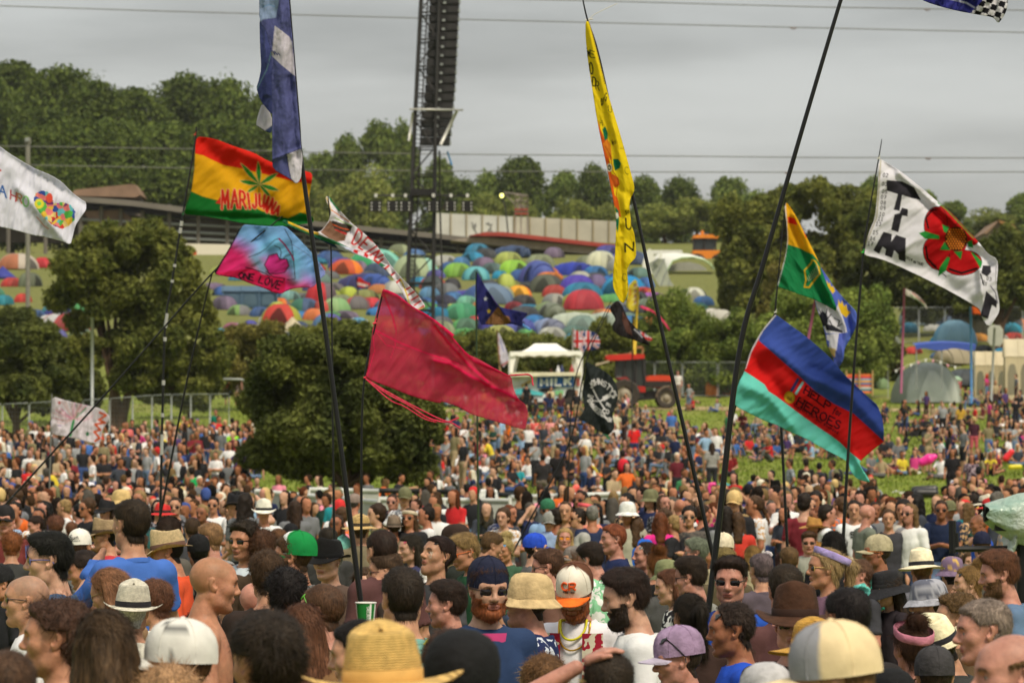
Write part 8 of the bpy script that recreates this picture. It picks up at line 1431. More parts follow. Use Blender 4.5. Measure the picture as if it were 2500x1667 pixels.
NEAR=[(316,1216,111,128,'short1','dark',0,(70,110,190),'tall dark haired man in a blue T-shirt standing head and shoulders above the crowd',dict(pose='elbow',pitch=4,dz=.0)),(122,1295,128,180,'quiff','black',2,(74,96,128),'pale man with thick black hair and blue star shaped party sunglasses pushed to his nose',dict(gl=('on',(60,70,120),(30,34,60)),star=1)),(198,1293,80,75,'crop','brown',1,(120,120,120),'man from behind in a white baseball cap with dark writing on its back',dict(hat=('cap',(228,224,216)),capw=1)),(215,1338,102,185,'short2','dark',1,(130,96,80),'dark haired man in profile looking down to the left under the white cap',dict(pitch=-12)),(282,1381,122,155,'bob','sandy',0,(150,120,90),'woman with streaked golden brown hair over her glasses, left of the white straw hat',dict(pitch=-18,f=1,gl=('on',(150,130,90),(150,140,130)))),(415,1294,96,178,'crop','black',1,(214,84,50),'man in an orange shirt wearing a cream trilby with brown band, looking down left',dict(hat=('trilby',(222,196,150),(96,70,60)),straw=1,pitch=-10)),(515,1346,142,14,'none','sandy',1,(206,150,120),'large bald tanned man in profile facing right with stubbled head, shirtless',dict(shaved=1,bare=1,fat=.15,nose=.004)),(62,1394,138,178,'none','grey',0,(228,226,230),'bald man in dark sunglasses and a white T-shirt at the left edge',dict(shaved=1,gl=('on',))),(138,1415,112,120,'messy1','black',1,(90,90,96),'wavy black hair seen from behind, right of the shaved head in sunglasses',{}),(128,1462,190,182,'curly1','brown',1,(60,60,66),'large blurred young man with curly brown hair and an earring facing left, near lower left',dict(pitch=2)),(262,1484,205,95,'long1','brown',1,(60,50,50),'large blurred head of long brown hair with a hairband, seen from behind, lower left',{}),(425,1529,205,176,'crop','brown',1,(150,150,150),'large blurred person in a white speckled cap with its peak to the left, bottom left',dict(hat=('cap',(214,212,206)),spot=1,hs=1.12)),(322,1428,130,95,'crop','white',0,(216,212,200),'person from behind in a white straw fedora with a black band, left',dict(hat=('fedora',(232,224,204),(34,32,36)),straw=1)),(378,1415,118,150,'messy2','mid',0,(232,228,216),'grey brown haired man in glasses turned away, right of the white straw fedora',dict(gl=('on',(40,40,44),(90,100,110)))),(28,1298,72,95,'curly2','red',0,(60,60,60),'auburn curly head from behind near the left edge',{}),(14,1234,66,265,'crop','black',5,(110,50,50),'grinning man in a black cap and dark sunglasses at the left edge',dict(hat=('cap',(34,32,34)),gl=('on',))),(92,1256,52,200,'short1','dark',5,(60,80,110),'dark haired man with a ruddy face looking down, left, behind the star glasses man',dict(pitch=-12)),(136,1258,56,95,'curly1','mid',1,(70,80,60),'brown curly head from behind next to the ruddy faced man at left',{}),(257,1268,76,185,'crop','black',0,(190,60,70),'man in a tan trilby and dark sunglasses behind the tall man in blue',dict(hat=('trilby',(150,128,98),(70,56,44)),gl=('on',))),(176,1272,46,90,'short2','mid',1,(96,96,90),'small brown head behind the white baseball cap at left',{}),(412,1256,84,55,'receding','dark',1,(90,86,80),'man with receding dark hair turned away above the cream trilby',{}),(487,1306,84,100,'crop','black',1,(30,30,32),'person in a plain black cap from behind, right of the cream trilby',dict(hat=('cap',(20,20,22)))),(512,1273,80,150,'short1','sandy',5,(140,140,140),'man with short ginger hair and red ear turned away above the bald man',{}),(597,1270,92,232,'curly2','dark',1,(206,216,226),'curly haired man in dark sunglasses facing the camera, left of the green cap',dict(gl=('on',),stub=1)),(490,1488,135,100,'messy1','black',1,(60,44,40),'blurred dark head below the bald tanned man, seen from behind',{}),(655,1496,235,128,'messy2','dark',1,(70,54,44),'very large blurred dark tousled head with red ear, bottom left of centre',dict(capx=0)),(18,1580,235,100,'short1','brown',1,(60,54,50),'very large blurred brown head cut by the lower left corner',{}),(408,1622,210,90,'curly1','blonde',1,(120,100,70),'blurred golden curly head at the bottom edge under the white speckled cap',{}),(14,1376,92,200,'crop','dark',1,(40,40,44),'person in a flat black cap at the left edge above the shaved head',dict(hat=('cap',(28,28,30)),pitch=-20)),(604,1372,76,75,'crop','dark',1,(200,190,180),'person in a dark green and yellow jersey print scarf behind the bald man',dict(hat=('bandana',(26,60,44)))),(622,1412,118,40,'none','sandy',5,(212,120,120),'bald man with a sunburnt pink head and pink shirt, right of the tanned bald man',dict(shaved=0)),(717,1300,108,168,'short2','brown',1,(120,120,120),'bearded man in a green and white trucker cap and black glasses facing left',dict(hat=('trucker',(24,130,66)),gl=('on',(26,26,28),(60,66,66)),beard='brown',hpitch=8,truck=1)),(800,1318,98,240,'horseshoe','white',2,(110,90,80),'smiling old man with white side hair under a black straw trilby',dict(hat=('trilby',(36,34,34),(20,20,20)),straw=1)),(638,1292,92,90,'curly1','brown',1,(70,56,44),'brown curly head from behind left of the green and white cap',{}),(682,1291,66,100,'messy1','mid',1,(70,56,44),'small messy brown head behind the green and white cap peak',{}),(712,1279,62,95,'crop','black',1,(30,30,34),'person in a black peaked cap, just above the green and white cap',dict(hat=('cap',(22,22,26)))),(800,1285,72,95,'short1','dark',1,(60,60,60),'dark cropped head above the black straw trilby',{}),(880,1256,66,95,'crop','brown',0,(120,110,90),'person in a wide woven straw sun hat beside the thick black pole',dict(hat=('straw',(214,180,120),(60,50,40)),straw=1)),(935,1288,104,118,'short2','dark',0,(90,60,60),'large dark brown head bent to the left, behind the main pole',dict(pitch=-14)),(1055,1305,100,214,'short1','dark',0,(70,70,74),'grinning dark haired man squinting up to the left with glitter on his cheek',dict(pitch=16,gl=('up',(20,20,20),(30,30,34)),glit=1)),(1145,1295,92,202,'quiff','sandy',1,(36,72,50),'blond man in orange framed sunglasses looking down left, dark green shirt',dict(pitch=-16,gl=('on',(224,110,40),(20,18,20)))),(1115,1283,84,160,'crop','black',0,(40,44,40),'bearded man in a brown knitted cap behind the blond man in orange sunglasses',dict(hat=('beanie',(50,36,30)),beard='dark')),(1048,1382,78,120,'crop','brown',0,(200,190,180),'person in a small white sun hat with scribbles under the squinting man',dict(hat=('bucket',(226,222,220)))),(943,1342,104,170,'short1','brown',0,(70,60,56),'brown haired man in dark glasses facing left behind the thick pole',dict(gl=('on',(60,30,24),(24,20,20)))),(982,1381,152,108,'short2','dark',0,(120,170,160),'big sharp dark brown head from behind with an ear at its left, flowery collar, centre',dict(pcol=(200,190,60))),(790,1416,148,146,'crop2','brown',5,(120,100,80),'man with cropped brown hair and bright green shutter glasses pushed up on his head',dict(gl=('up',(110,200,70),(120,80,140)))),(695,1387,138,100,'curly2','black',0,(40,34,30),'dark curly head from behind left of the green shutter glasses',{}),(655,1345,122,95,'messy2','brown',0,(50,40,36),'wavy brown head from behind under the green and white cap',{}),(1090,1417,122,172,'under','dark',5,(110,40,44),'man with short dark hair shaved at the sides and reddish cheek facing left',{}),(1056,1457,100,95,'short1','mid',0,(90,80,60),'light brown head between the big dark head and the red cheeked man',{}),(1190,1361,142,288,'short1','brown',2,(44,62,96),'ginger bearded man in dark sunglasses with a backwards navy cap, denim shirt over magenta',dict(hat=('capback',(26,30,52)),gl=('on',(40,30,36),(26,20,24)),beard='red',inner=(190,66,120))),(1284,1400,136,176,'crop','dark',5,(36,46,86),'heavy man in a big beige bucket hat facing left, navy shirt with a white print',dict(hat=('bucket',(196,170,126)),fat=.2,pcol=(200,206,220),hs=1.04,nose=.005)),(885,1508,182,172,'short2','black',0,(60,50,44),'blurred black haired person facing left, brow visible, above the yellow straw hat',{}),(940,1556,262,95,'crop','mid',0,(120,96,60),'very large blurred yellow straw hat at the bottom centre',dict(hat=('cowboy',(226,186,110),(206,160,90)),straw=1,hs=1.1)),(1120,1573,252,95,'crop','black',0,(24,24,26),'very large blurred black cap at the bottom, right of the yellow straw hat',dict(hat=('beanie',(22,22,24)),hs=1.15)),(1092,1540,205,100,'messy1','brown',0,(60,40,30),'blurred auburn brown head just behind the big black cap',{}),(742,1470,155,90,'long2','mid',0,(120,90,60),'blurred light brown hair in front of the green shutter glasses man',{}),(892,1384,96,262,'long1','brown',2,(80,50,60),'woman with long brown hair half hidden behind the thick pole, facing the camera',dict(f=1)),(884,1291,64,95,'crop','mid',0,(90,96,80),'person in a small olive green sun hat right of the thick pole',dict(hat=('bucket',(130,130,84)))),(838,1312,66,95,'crop','mid',0,(90,120,110),'person in a turquoise patterned headscarf left of the thick pole',dict(hat=('bandana',(110,170,160)))),(1002,1303,74,205,'long1','dark',2,(60,60,90),'dark haired woman with small pink sunglasses pushed up, left of the squinting man',dict(f=1,gl=('up',(206,80,90),(200,90,110)))),(1233,1308,66,240,'bun','blonde',1,(60,90,70),'blonde woman with mirrored blue sunglasses on her hair looking down',dict(f=1,pitch=-14,gl=('up',(150,150,140),(60,140,200)))),(1190,1292,72,20,'short1','mid',0,(70,100,80),'brown haired man bowed to the right in a green shirt, beside the orange sunglasses',dict(pitch=-20)),(1309,1303,74,8,'crop','dark',2,(90,90,90),'man in a royal blue baseball cap and glasses facing right',dict(hat=('cap',(36,74,190)),gl=('on',(40,40,44),(120,120,120)))),(1378,1288,56,268,'long1','blonde',5,(120,110,70),'smiling long faced blond man in orange tinted sunglasses facing the camera',dict(gl=('on',(180,120,60),(226,140,30)))),(1342,1334,98,168,'short1','brown',5,(110,80,70),'brown haired man in dark sunglasses facing left above the beige bucket hat',dict(gl=('on',))),(1452,1321,86,140,'under','dark',5,(140,200,160),'dark haired man turned away with white sunglasses on his hair, green and white shirt',dict(gl=('up',(226,224,220),(40,40,44)),pcol=(230,230,230),pitch=-14)),(1497,1277,76,192,'short2','red',5,(36,46,84),'tall ruddy man in a navy T-shirt with sunglasses on his head, facing left',dict(gl=('up',))),(1395,1335,64,200,'long1','mid',0,(90,90,90),'woman in a grey baseball cap with white letters, between two dark haired men',dict(f=1,hat=('cap',(120,112,108)))),(1572,1320,76,196,'receding','dark',5,(90,60,70),'man with silver rimmed glasses pushed up on receding hair, ruddy face',dict(gl=('up',(200,200,196),(90,96,100)))),(1602,1340,80,100,'bun','red',0,(30,30,32),'woman with dark red hair in a bun from behind, black clothes',{}),(1628,1367,84,95,'crop','mid',0,(80,80,80),'person in an olive green brimmed hat above the woman with glitter cheeks',dict(hat=('bucket',(120,124,88)))),(1640,1386,94,184,'long2','mid',2,(40,38,44),'brown haired woman in profile facing left with a black and white dotted top',dict(f=1,pcol=(220,220,220))),(1692,1357,104,152,'under','dark',5,(130,130,124),'grey flecked dark haired man turned away with glasses and a grey collar',dict(gl=('on',(30,30,40),(60,60,70)))),(1698,1313,74,175,'messy1','grey',5,(110,100,100),'grey tousled man in thin glasses facing left, under the crossing poles',dict(gl=('on',(120,110,100),(150,140,130)))),(1784,1354,122,262,'quiff','dark',5,(40,80,170),'man with thick dark hair and black sunglasses staring at the camera, right of centre',dict(gl=('on',),turn=-5)),(1408,1377,124,254,'short2','red',5,(226,222,228),'ginger bearded man looking down in a lettered cap with an orange peak, gold chain',dict(hat=('cap',(92,58,42)),brimcol=(238,110,36),front=1,pitch=-24,beard='red',chain=1,hs=1.16)),(1540,1384,142,180,'under','dark',2,(226,226,226),'bearded man with quiffed brown hair shaved at the sides, in profile facing left, white T-shirt',dict(beard='dark',pitch=-10)),(1767,1302,78,85,'crop','brown',0,(170,160,130),'person in a white cap with swimming goggles on it behind the poles',dict(hat=('cap',(214,202,176)),gl=('up',(40,44,50),(40,150,200)))),(1768,1338,80,95,'messy1','sandy',0,(90,80,60),'sandy tousled head behind the staring man in black sunglasses',{}),(1858,1348,90,110,'short1','purple',0,(90,80,90),'purple grey haired person with round green glasses pushed up and a white flower',dict(gl=('up',(206,200,90),(150,220,110)),flower=(226,220,226))),(1662,1536,152,186,'crop','dark',5,(180,180,180),'man in a washed lilac baseball cap with sunglasses on its peak, bottom right of centre',dict(hat=('cap',(150,126,156)),brimcol=(176,166,186),gl=('up',(16,16,16),(16,16,18)),hs=1.1)),(1738,1527,112,100,'crop','dark',0,(90,92,80),'person in a green and grey camouflage cap behind the lilac cap',dict(hat=('cap',(112,110,88)))),(1764,1596,118,95,'crop','mid',0,(180,150,100),'pale yellow straw hat at the bottom right of the lilac cap',dict(hat=('straw',(226,194,130),(206,170,110)),straw=1)),(1790,1463,148,182,'receding','dark',6,(40,80,190),'blurred man with swept back dark hair and sunglasses on top facing left, blue shirt',dict(gl=('up',))),(1686,1443,124,110,'pony','dark',0,(60,44,40),'dark brown ponytail of a woman from behind, above the lilac cap',{}),(1830,1540,132,95,'short1','brown',0,(60,40,34),'blurred dark brown head right of the camouflage cap',{}),(1478,1585,200,95,'short2','dark',5,(60,50,44),'large blurred dark head with its owner resting a hand on top, bottom centre',dict(pose='handhead')),(1328,1614,150,95,'curly2','blonde',0,(120,100,70),'curly blond head at the bottom, left of the arm raised to the dark head',{}),(1466,1640,190,95,'messy1','blonde',0,(160,120,60),'yellow blond head cut off by the bottom edge below the raised hand',{}),(1922,1374,132,88,'short2','dark',5,(90,60,60),'large dark head seen from behind with both ears, right of the staring man',{}),(2012,1335,104,188,'pony','blonde',1,(120,90,110),'blonde braided woman in gold sunglasses with a lilac bandana round her head',dict(f=1,gl=('on',(190,160,90),(24,20,20)),bandana=(160,144,200))),(2100,1361,90,188,'receding','mid',5,(60,60,66),'balding man with a wrinkled brow facing left, red and white chequered scarf',dict(scarf=(196,50,60))),(2140,1307,84,183,'crop','dark',6,(60,110,96),'dark bearded man in a patterned peaked cap and orange glasses, turquoise flowered shirt',dict(hat=('cap',(170,160,130)),gl=('on',(214,130,60),(150,120,90)),pcol=(60,170,150))),(2252,1348,88,92,'crop','mid',5,(110,110,120),'person from behind in a crisp cream panama hat with black band',dict(hat=('panama',(236,222,190),(36,36,42)),hs=1.12)),(2168,1394,90,205,'long1','dark',2,(50,44,50),'woman hidden under a floppy black hat, below the chequered scarf man',dict(f=1,hat=('floppy',(34,34,38),(30,30,32)),pitch=-10)),(2268,1420,108,180,'crop','dark',5,(150,160,190),'person in a grey tie-dyed bucket hat with a strap over a pale blue T-shirt',dict(hat=('bucket',(158,158,168)),spot=2,hs=1.1)),(2322,1357,86,95,'crop','dark',0,(70,60,140),'person in a purple speckled bucket hat behind the grey tie-dyed one',dict(hat=('bucket',(120,100,126)),spot=3,hs=1.02)),(2368,1377,94,182,'bun','sandy',2,(110,90,90),'pale woman in profile with brown hair and sunglasses on her head, facing left',dict(f=1,gl=('up',))),(2447,1341,116,180,'under','mid',5,(96,120,150),'ginger bearded man with shaved sides in a blue-grey shirt, right edge, facing left',dict(beard='mid')),(2405,1457,168,184,'short1','grey',5,(96,96,80),'large grey haired man with reddish face looking left, bottom right',dict(nose=.005,fat=.1)),(2330,1447,125,180,'curly1','mid',0,(100,80,60),'brown curly head partly hidden by the large grey haired man',{}),(2065,1430,162,112,'short1','black',6,(44,40,40),'large dark haired person with an ear at the right and a turquoise flower',dict(flower=(120,214,206))),(1940,1447,155,262,'crop','dark',5,(60,44,40),'person in a dark brown fedora and black sunglasses facing the camera, lower right',dict(hat=('fedora',(70,44,30),(50,30,22)),gl=('on',),hs=1.15)),(1990,1514,172,95,'crop','mid',0,(140,100,60),'blurred mustard yellow straw hat overlapping the brown fedora',dict(hat=('straw',(206,156,66),(190,140,60)),straw=1,hs=1.1)),(2045,1543,245,165,'crop','mid',0,(120,120,120),'very large blurred cream and grey cap at the bottom right',dict(hat=('trucker',(222,200,160)),truck=2,hs=1.15)),(2318,1506,132,110,'crop','dark',0,(60,60,60),'tilted cream fedora with a black band in front of the grey haired man',dict(hat=('fedora',(232,222,186),(34,34,40)),roll=-25,hs=1.1)),(2228,1516,135,110,'bun','brown',5,(90,60,50),'brown haired woman with a bun, a pink hairband and white flowers',dict(f=1,bandana=(190,120,140),flower=(206,190,222))),(2282,1580,155,95,'crop','dark',0,(50,50,50),'blurred charcoal grey cap at the bottom, left of the grey haired man',dict(hat=('cap',(58,56,58)))),(2472,1530,225,190,'horseshoe','mid',5,(90,90,80),'very large blurred balding man with a red nose at the lower right corner',dict(nose=.005)),(2060,1637,205,95,'crop','mid',0,(200,120,120),'red and white patterned hat cut off by the bottom edge',dict(hat=('beanie',(222,190,190)),spot=4)),(1878,1626,205,95,'crop','grey',0,(120,120,120),'blurred pale grey cap cut off by the bottom edge, lower right',dict(hat=('beanie',(176,174,176)))),(2170,1640,185,95,'crop','black',0,(20,20,22),'black hood at the bottom edge between the cream cap and the charcoal cap',dict(hat=('beanie',(20,20,22)))),(2392,1250,56,184,'none','brown',6,(40,80,180),'balding man in a royal blue T-shirt facing left beside the television camera',dict(shaved=1)),(2398,1298,70,85,'crop','brown',5,(90,90,90),'person from behind in a navy cap with a mustard side, below the television camera',dict(hat=('cap',(26,30,56)))),(1975,1295,58,265,'quiff','brown',5,(150,150,140),'short haired man in black sunglasses facing the camera in a pale zip top, right',dict(gl=('on',))),(2035,1296,78,95,'bob','black',0,(30,30,34),'black bobbed head from behind, left of the rose flag pole foot',{}),(1927,1333,74,95,'short1','mid',0,(90,80,60),'light brown head from behind above the large dark head',{}),(2368,1346,52,265,'bob','mid',2,(196,60,60),'woman with a red hair clip facing the camera behind the speckled bucket hat',dict(f=1)),(1838,1330,60,95,'long1','sandy',0,(120,90,70),'sandy long haired head behind the purple grey hair',{}),(560,1375,90,95,'short1','brown',0,(70,56,50),'brown head peeping between the two bald men',{}),(470,1262,60,95,'short2','brown',0,(70,70,76),'small brown head behind the black cap, upper left',{}),(340,1300,60,95,'messy1','mid',0,(90,90,90),'brown head in the shadow behind the tall man in blue',{}),(1330,1600,170,95,'messy2','mid',0,(90,76,60),'blurred sandy brown head low beside the raised arm',{}),]
def near_people():
 B=make_base();BF=make_base(female=True,J=stand_joints(shL=(-.145,-.025,1.385),shR=(.145,-.025,1.385),elL=(-.2,-.035,1.11),elR=(.2,-.035,1.11)))
 special={}
 special['elbow']=make_base(stand_joints(elR=(.27,.06,1.15),haR=(.04,.24,1.16),elL=(-.25,.17,1.18),haL=(-.07,.24,1.40),sideL=(0,0,1),nrmL=(1,0,0)),hi=(.40,.42))
 special['handhead']=make_base(stand_joints(elL=(-.43,-.02,1.50),haL=(-.045,-.01,1.735),sideL=(0,1,.1),nrmL=(0,0,1)),fine_hands=('L',),lo=(-.56,-.2),ztop=1.90)
 rnd=random.Random(5)
 for i,(x,yt,h,ang,hs,hc,sk,top,lbq,o) in enumerate(NEAR):
  base=special.get(o.get('pose'),BF if o.get('f') else B);d=.25*F/h;crown=CAMH+(HY-yt)/F*d
  s=clp(crown/1.757,.9,1.1);X=(x-1250)/F*d;pitch=o.get('pitch',rnd.uniform(-8,3));Rm=hrt(pitch,o.get('roll',rnd.uniform(-3,3)),o.get('turn',0))
  t=tng('person',lbq,'person',(X,d,crown-1.757*s),R(ang-90));t.scale=(s,)*3
  fw=Vc((cos(R(ang)),sin(R(ang)),0))*.02*s;t.location-=fw
  hp=dict(jaw=rnd.uniform(-.05,.07),nose=o.get('nose',rnd.uniform(-.001,.005)),chin=rnd.uniform(-.004,.005),long=rnd.uniform(-.004,.006),fat=o.get('fat',rnd.uniform(0,.1)))
  v0=warp_head(base.v,hp);v=bend(v0,Rm);me=mnp('body',v,base.q,(M_SKIN,));dk=HAIRC[hc] if hc in HAIRC else HAIRC['brown']
  fp=dict(brow=tuple(c*.8 for c in HAIRC['dark' if hc in('black','dark') else 'brown']),beard=HAIRC[o['beard']] if o.get('beard') else(HAIRC['dark'] if o.get('stub') else None),bk=.8 if o.get('beard') else .5)
  if o.get('shaved'):fp['shaved']=HAIRC[hc];fp['sk']=.42
  if hs.startswith('under'):fp['shaved']=HAIRC[hc];fp['sk']=.7
  pc=fp_(fp,base.v,base.lab,base.names)
  if not o.get('f') and not o.get('beard') and not o.get('stub') and i%3==0:fp['beard']=HAIRC['dark'];fp['bk']=.28;pc=fp_(fp,base.v,base.lab,base.names)
  if o.get('glit'):
   c=base.v-NA((0,.02,HEADZ));m_=(np.abs(np.abs(c[:,0])-.045)<.012)&(c[:,1]>.03)&(np.abs(c[:,2]+.012)<.022)&(np.random.RandomState(1).rand(len(c))>.6);pc[m_]=(.75,.8,.7,.7)
  vcol(me,pc);b=obj('body',me,t);skn=SKINS[sk];jt=rnd.uniform(.9,1.06);b['skin']=[c*jt for c in skn]
  n=nls(v,base.q)
  if not o.get('bare'):
   msk=base.lab==base.names.index('top');lg=base.lab==base.names.index('legs');msk=dil(base.q,msk,5,lg|msk)|((base.v[:,2]<1.447)&(base.v[:,2]>1.34)&(np.abs(base.v[:,0])<.15));wr=fbm(v*NA((8,8,5))+i,3)
   sv,sq=sbs(v,base.q,msk,.008+np.clip(wr+.25,0,1)*.022,n,.004,3);so=obj('shirt',mnp('shirt',sv,sq,(M_TOP,)),t);so['top']=list(rgb(top));so['patt']=1. if o.get('pcol') else 0.;so['pcol']=list(rgb(o.get('pcol',(0,0,0))))
   col_=MB();th=LS(0,2*pi,25)[:-1];tq=.062*(1+hp['fat']*.8)
   col_.grid([[(tq*1.12*k_*sin(a),-.022+tq*1.1*k_*cos(a),1.437-.016*cos(a)+dz) for k_,dz in((1.22,-.012),(1.2,.004),(1.12,.012),(1.08,.004))] for a in th],True);co=col_.bd('collar',M_TOP,so,sm_=True);co['top']=list(rgb(top));co['patt']=0.;co['pcol']=[0.,0.,0.]
   if o.get('inner'):
    m_=MB();m_.grid([[(u*.075*(1-.9*w_),.098+.035*(1-w_)*0-.04*(1-w_)*(u*u)*.5+(-.045*(1-w_)),1.43-.26*w_) for w_ in LS(0,1,6)] for u in LS(-1,1,7)]);io=m_.bd('undershirt',M_TOP,t,sm_=True);io['top']=list(rgb(o['inner']));io['patt']=0.;io['pcol']=[0.,0.,0.];io.location=(0,.03,0)
  msk=base.lab==base.names.index('legs');sv,sq=sbs(v,base.q,msk,np.full(len(v),.006),n,.002);lo_=obj('trousers',mnp('trousers',sv,sq,(M_LEGS,)),t);lo_['legs']=list(rgb(rnd.choice([(50,60,90),(40,40,44),(120,110,90),(70,80,110)])));lo_['patt']=0.;lo_['pcol']=[0.,0.,0.]
  eul=Matrix(Rm.tolist()).to_euler()
  if hs!='none':ho=obj('hair',hm_(hs,B),t,loc=tuple(PIV),rot=eul);ho['hair']=[c*rnd.uniform(.85,1.15) for c in HAIRC[hc]]
  if o.get('beard'):bo=obj('beard',beard_mesh(B),t,loc=tuple(PIV),rot=eul);bo['hair']=list(HAIRC[o['beard']])
  if o.get('hat'):
   hk=o['hat'];Th=Rm@hrt(o.get('hpitch',0),0,0);ht=ah_(t,hk[0],hk[1],hk[2] if len(hk)>2 else(40,36,36),Th,o.get('straw',False),o.get('brimcol'),o.get('hs',1.06))
   if o.get('truck') or o.get('front') or o.get('spot') or o.get('capw'):dress_hat(ht,o)
  if o.get('gl'):
   g_=o['gl'];gl_=agl(t,Rm,g_[1] if len(g_)>1 else(20,18,20),g_[2] if len(g_)>2 else(16,14,18),up=g_[0]=='up')
   if o.get('hat') and g_[0]=='up':gl_.scale=(1.18,1.2,1.15)
   if o.get('star'):
    m_=MB()
    for s_ in(-1,1):
     c0=HOFF+NA((s_*.036,.094,.03));
     for a in(60,90,120):
      q=NA((cos(R(a)),0,sin(R(a))));pr_=NA((-q[2],0,q[0]));m_.poly([tuple(c0+pr_*.012-q*.01),tuple(c0+q*.05),tuple(c0-pr_*.012-q*.01)],(0,.003,0))
    so_=m_.bd('star_rays',M_FRAME,gl_);so_['frame']=[.12,.15,.42];gl_['frame']=[.10,.12,.36]
  for key,fn in(('bandana','headband'),):
   if o.get(key):ah_(t,'headband',o[key],T=Rm@hrt(10,0,0),scale=1.16)
  if o.get('flower'):
   m_=MB();c0=Vc(HOFF)+Vc((.05,-.02,.115));R2=random.Random(i)
   for k in range(26):q=Vc((R2.uniform(-1,1),R2.uniform(-1,1),R2.uniform(-.3,1))).normalized()*.03;s1=q.cross(Vc((.3,.9,.2))).normalized()*.012;m_.poly([tuple(c0),tuple(c0+q+s1),tuple(c0+q*1.25),tuple(c0+q-s1)],(0,0,.001))
   fo=m_.bd('flower',M_HAT,t,loc=tuple(PIV),rot=eul);fo['hat']=list(rgb(o['flower']))
  if o.get('scarf'):
   m_=MB();m_.grid([[(k_*.085*sin(a),-.02+k_*.088*cos(a),1.46+dz+.012*sin(5*a)) for k_,dz in((1.0,.045),(1.2,.03),(1.35,0),(1.5,-.03),(1.35,-.05))] for a in LS(0,2*pi,31)[:-1]],True);mt=Mat('chequered scarf',.9,.1);ck=mt.new('ShaderNodeTexChecker');ck.inputs['Scale'].default_value=90;tcc=mt.new('ShaderNodeTexCoord');mt.link(tcc.outputs['Object'],ck.inputs[0]);ck.inputs[1].default_value=(*rgb(190,40,50),1);ck.inputs[2].default_value=(*rgb(214,200,190),1);mt.base(ck.outputs[0]);m_.bd('scarf',mt.m,t,sm_=True)
  if o.get('chain'):
   gold=sm('gold chain',(206,160,60),.3,.1,3,.5,.9);m_=MB();pts_=[(.085*sin(a),.06+.075*cos(a)*.9,1.44-.15*max(0,cos(a))**.7+.02) for a in LS(-2.2,2.2,30)];m_.tbq(pts_,.005,6);m_.bd('gold_chain',gold,t,sm_=True)
   m_=MB();pts_=[(.07*sin(a)+.004,.065+.07*cos(a)*.9,1.445-.10*max(0,cos(a))**.7+.02) for a in LS(-2.2,2.2,30)];m_.tbq(pts_,.007,5);m_.bd('lanyard',sm('yellow lanyard',(206,196,40),.6),t,sm_=True)
   for s_ in(-1,1):
    m_=MB();m_.grid([[(s_*(.06+.1*u),.105-.05*u*u+.0,1.40-.30*w_+.0*u) for w_ in LS(0,1,6)] for u in LS(0,1,6)]);oo=m_.bd('open_shirt',M_TOP,t,sm_=True);oo['top']=list(rgb(150,30,50));oo['patt']=1.;oo['pcol']=list(rgb(200,190,170));oo.location=(0,.03,0)
def dress_hat(ht,o):
 """two-tone panels, printed spots or a front badge on a hat"""
 me=ht.data.copy();ht.data=me;v=np.zeros(len(me.vertices)*3,'f');me.vertices.foreach_get('co',v);v=v.reshape(-1,3);c=v-HOFF;base=NA(list(ht['hat']),np.float32);cols=np.tile(base,(len(v),1))
 if o.get('truck')==1:m=(c[:,1]>.032);cols[m]=rgb(226,226,226)
 if o.get('truck')==2:m=(c[:,1]>.0);cols[m]=rgb(140,140,146)
 if o.get('front'):m=(c[:,1]>.008);cols[m]=rgb(222,214,200)
 if o.get('spot'):
  n=fbm(v*(34 if o['spot']!=4 else 26),2);k=o['spot'];th,cc={1:(.33,(110,110,108)),2:(.02,(96,98,112)),3:(.1,(196,160,90)),4:(.05,(196,60,70))}[k];m=n>th;cols[m]=rgb(cc)
 vcol(me,cols);mt=Mat('printed hat',.85,.15);n_=mt.noise(14,4);mt.base(mt.scale(mt.attr('Col').outputs['Color'],mt.rng(n_,.88,1.1)));mt.bump(mt.noise(30,4),.3,.01);me.materials[0]=mt.m
 def text_on(word,x0,x1,z0,z1,r,col,yy=None):
  m_=MB();back=yy is not None
  for pl in ltr(word,[(x0,z1),(x1,z1)],[(x0,z0),(x1,z0)],gap=.25):
   pts=[]
   for a,z_ in pl:
    q=.085*(1-.35*max(0,(z_-.05)/.08)**2);y_=sqrt(max(1e-6,1-(a/q)**2))*.106*(1-.35*max(0,(z_-.05)/.08)**2);pts.append((HOFF[0]+(-a if not back else a),HOFF[1]-.016+(y_ if not back else -y_)*1.0+(.002 if not back else -.002),HOFF[2]+z_))
   m_.tbq(pts,r,5)
  m_.bd('embroidery',sm('embroidery %d'%sum(col),col,.7),ht)
 if o.get('front'):text_on('CR',-.032,.032,.052,.084,.0052,(222,92,40));text_on('PURA VIDA',-.026,.026,.036,.046,.0011,(60,56,56))
 if o.get('capw'):text_on('Sun',-.04,.03,.05,.085,.0022,(60,60,70),-1);text_on('by memore',-.03,.04,.035,.043,.0011,(60,60,70),-1)
TOPS=[(226,224,226)]*9+[(40,40,44)]*16+[(60,64,74)]*8+[(36,44,78)]*8+[(150,152,156)]*7+[(110,112,116)]*6+[(200,44,48)]*2+[(130,120,90),(170,150,120)]*2+[(120,40,50),(96,34,44),(70,110,180),(60,90,150),(150,180,214),(140,170,200),(226,140,160),(214,190,60),(60,120,80),(40,70,60),(226,110,50),(170,150,120),(190,60,120),(80,60,110),(196,180,160),(44,150,160),(130,120,90)]
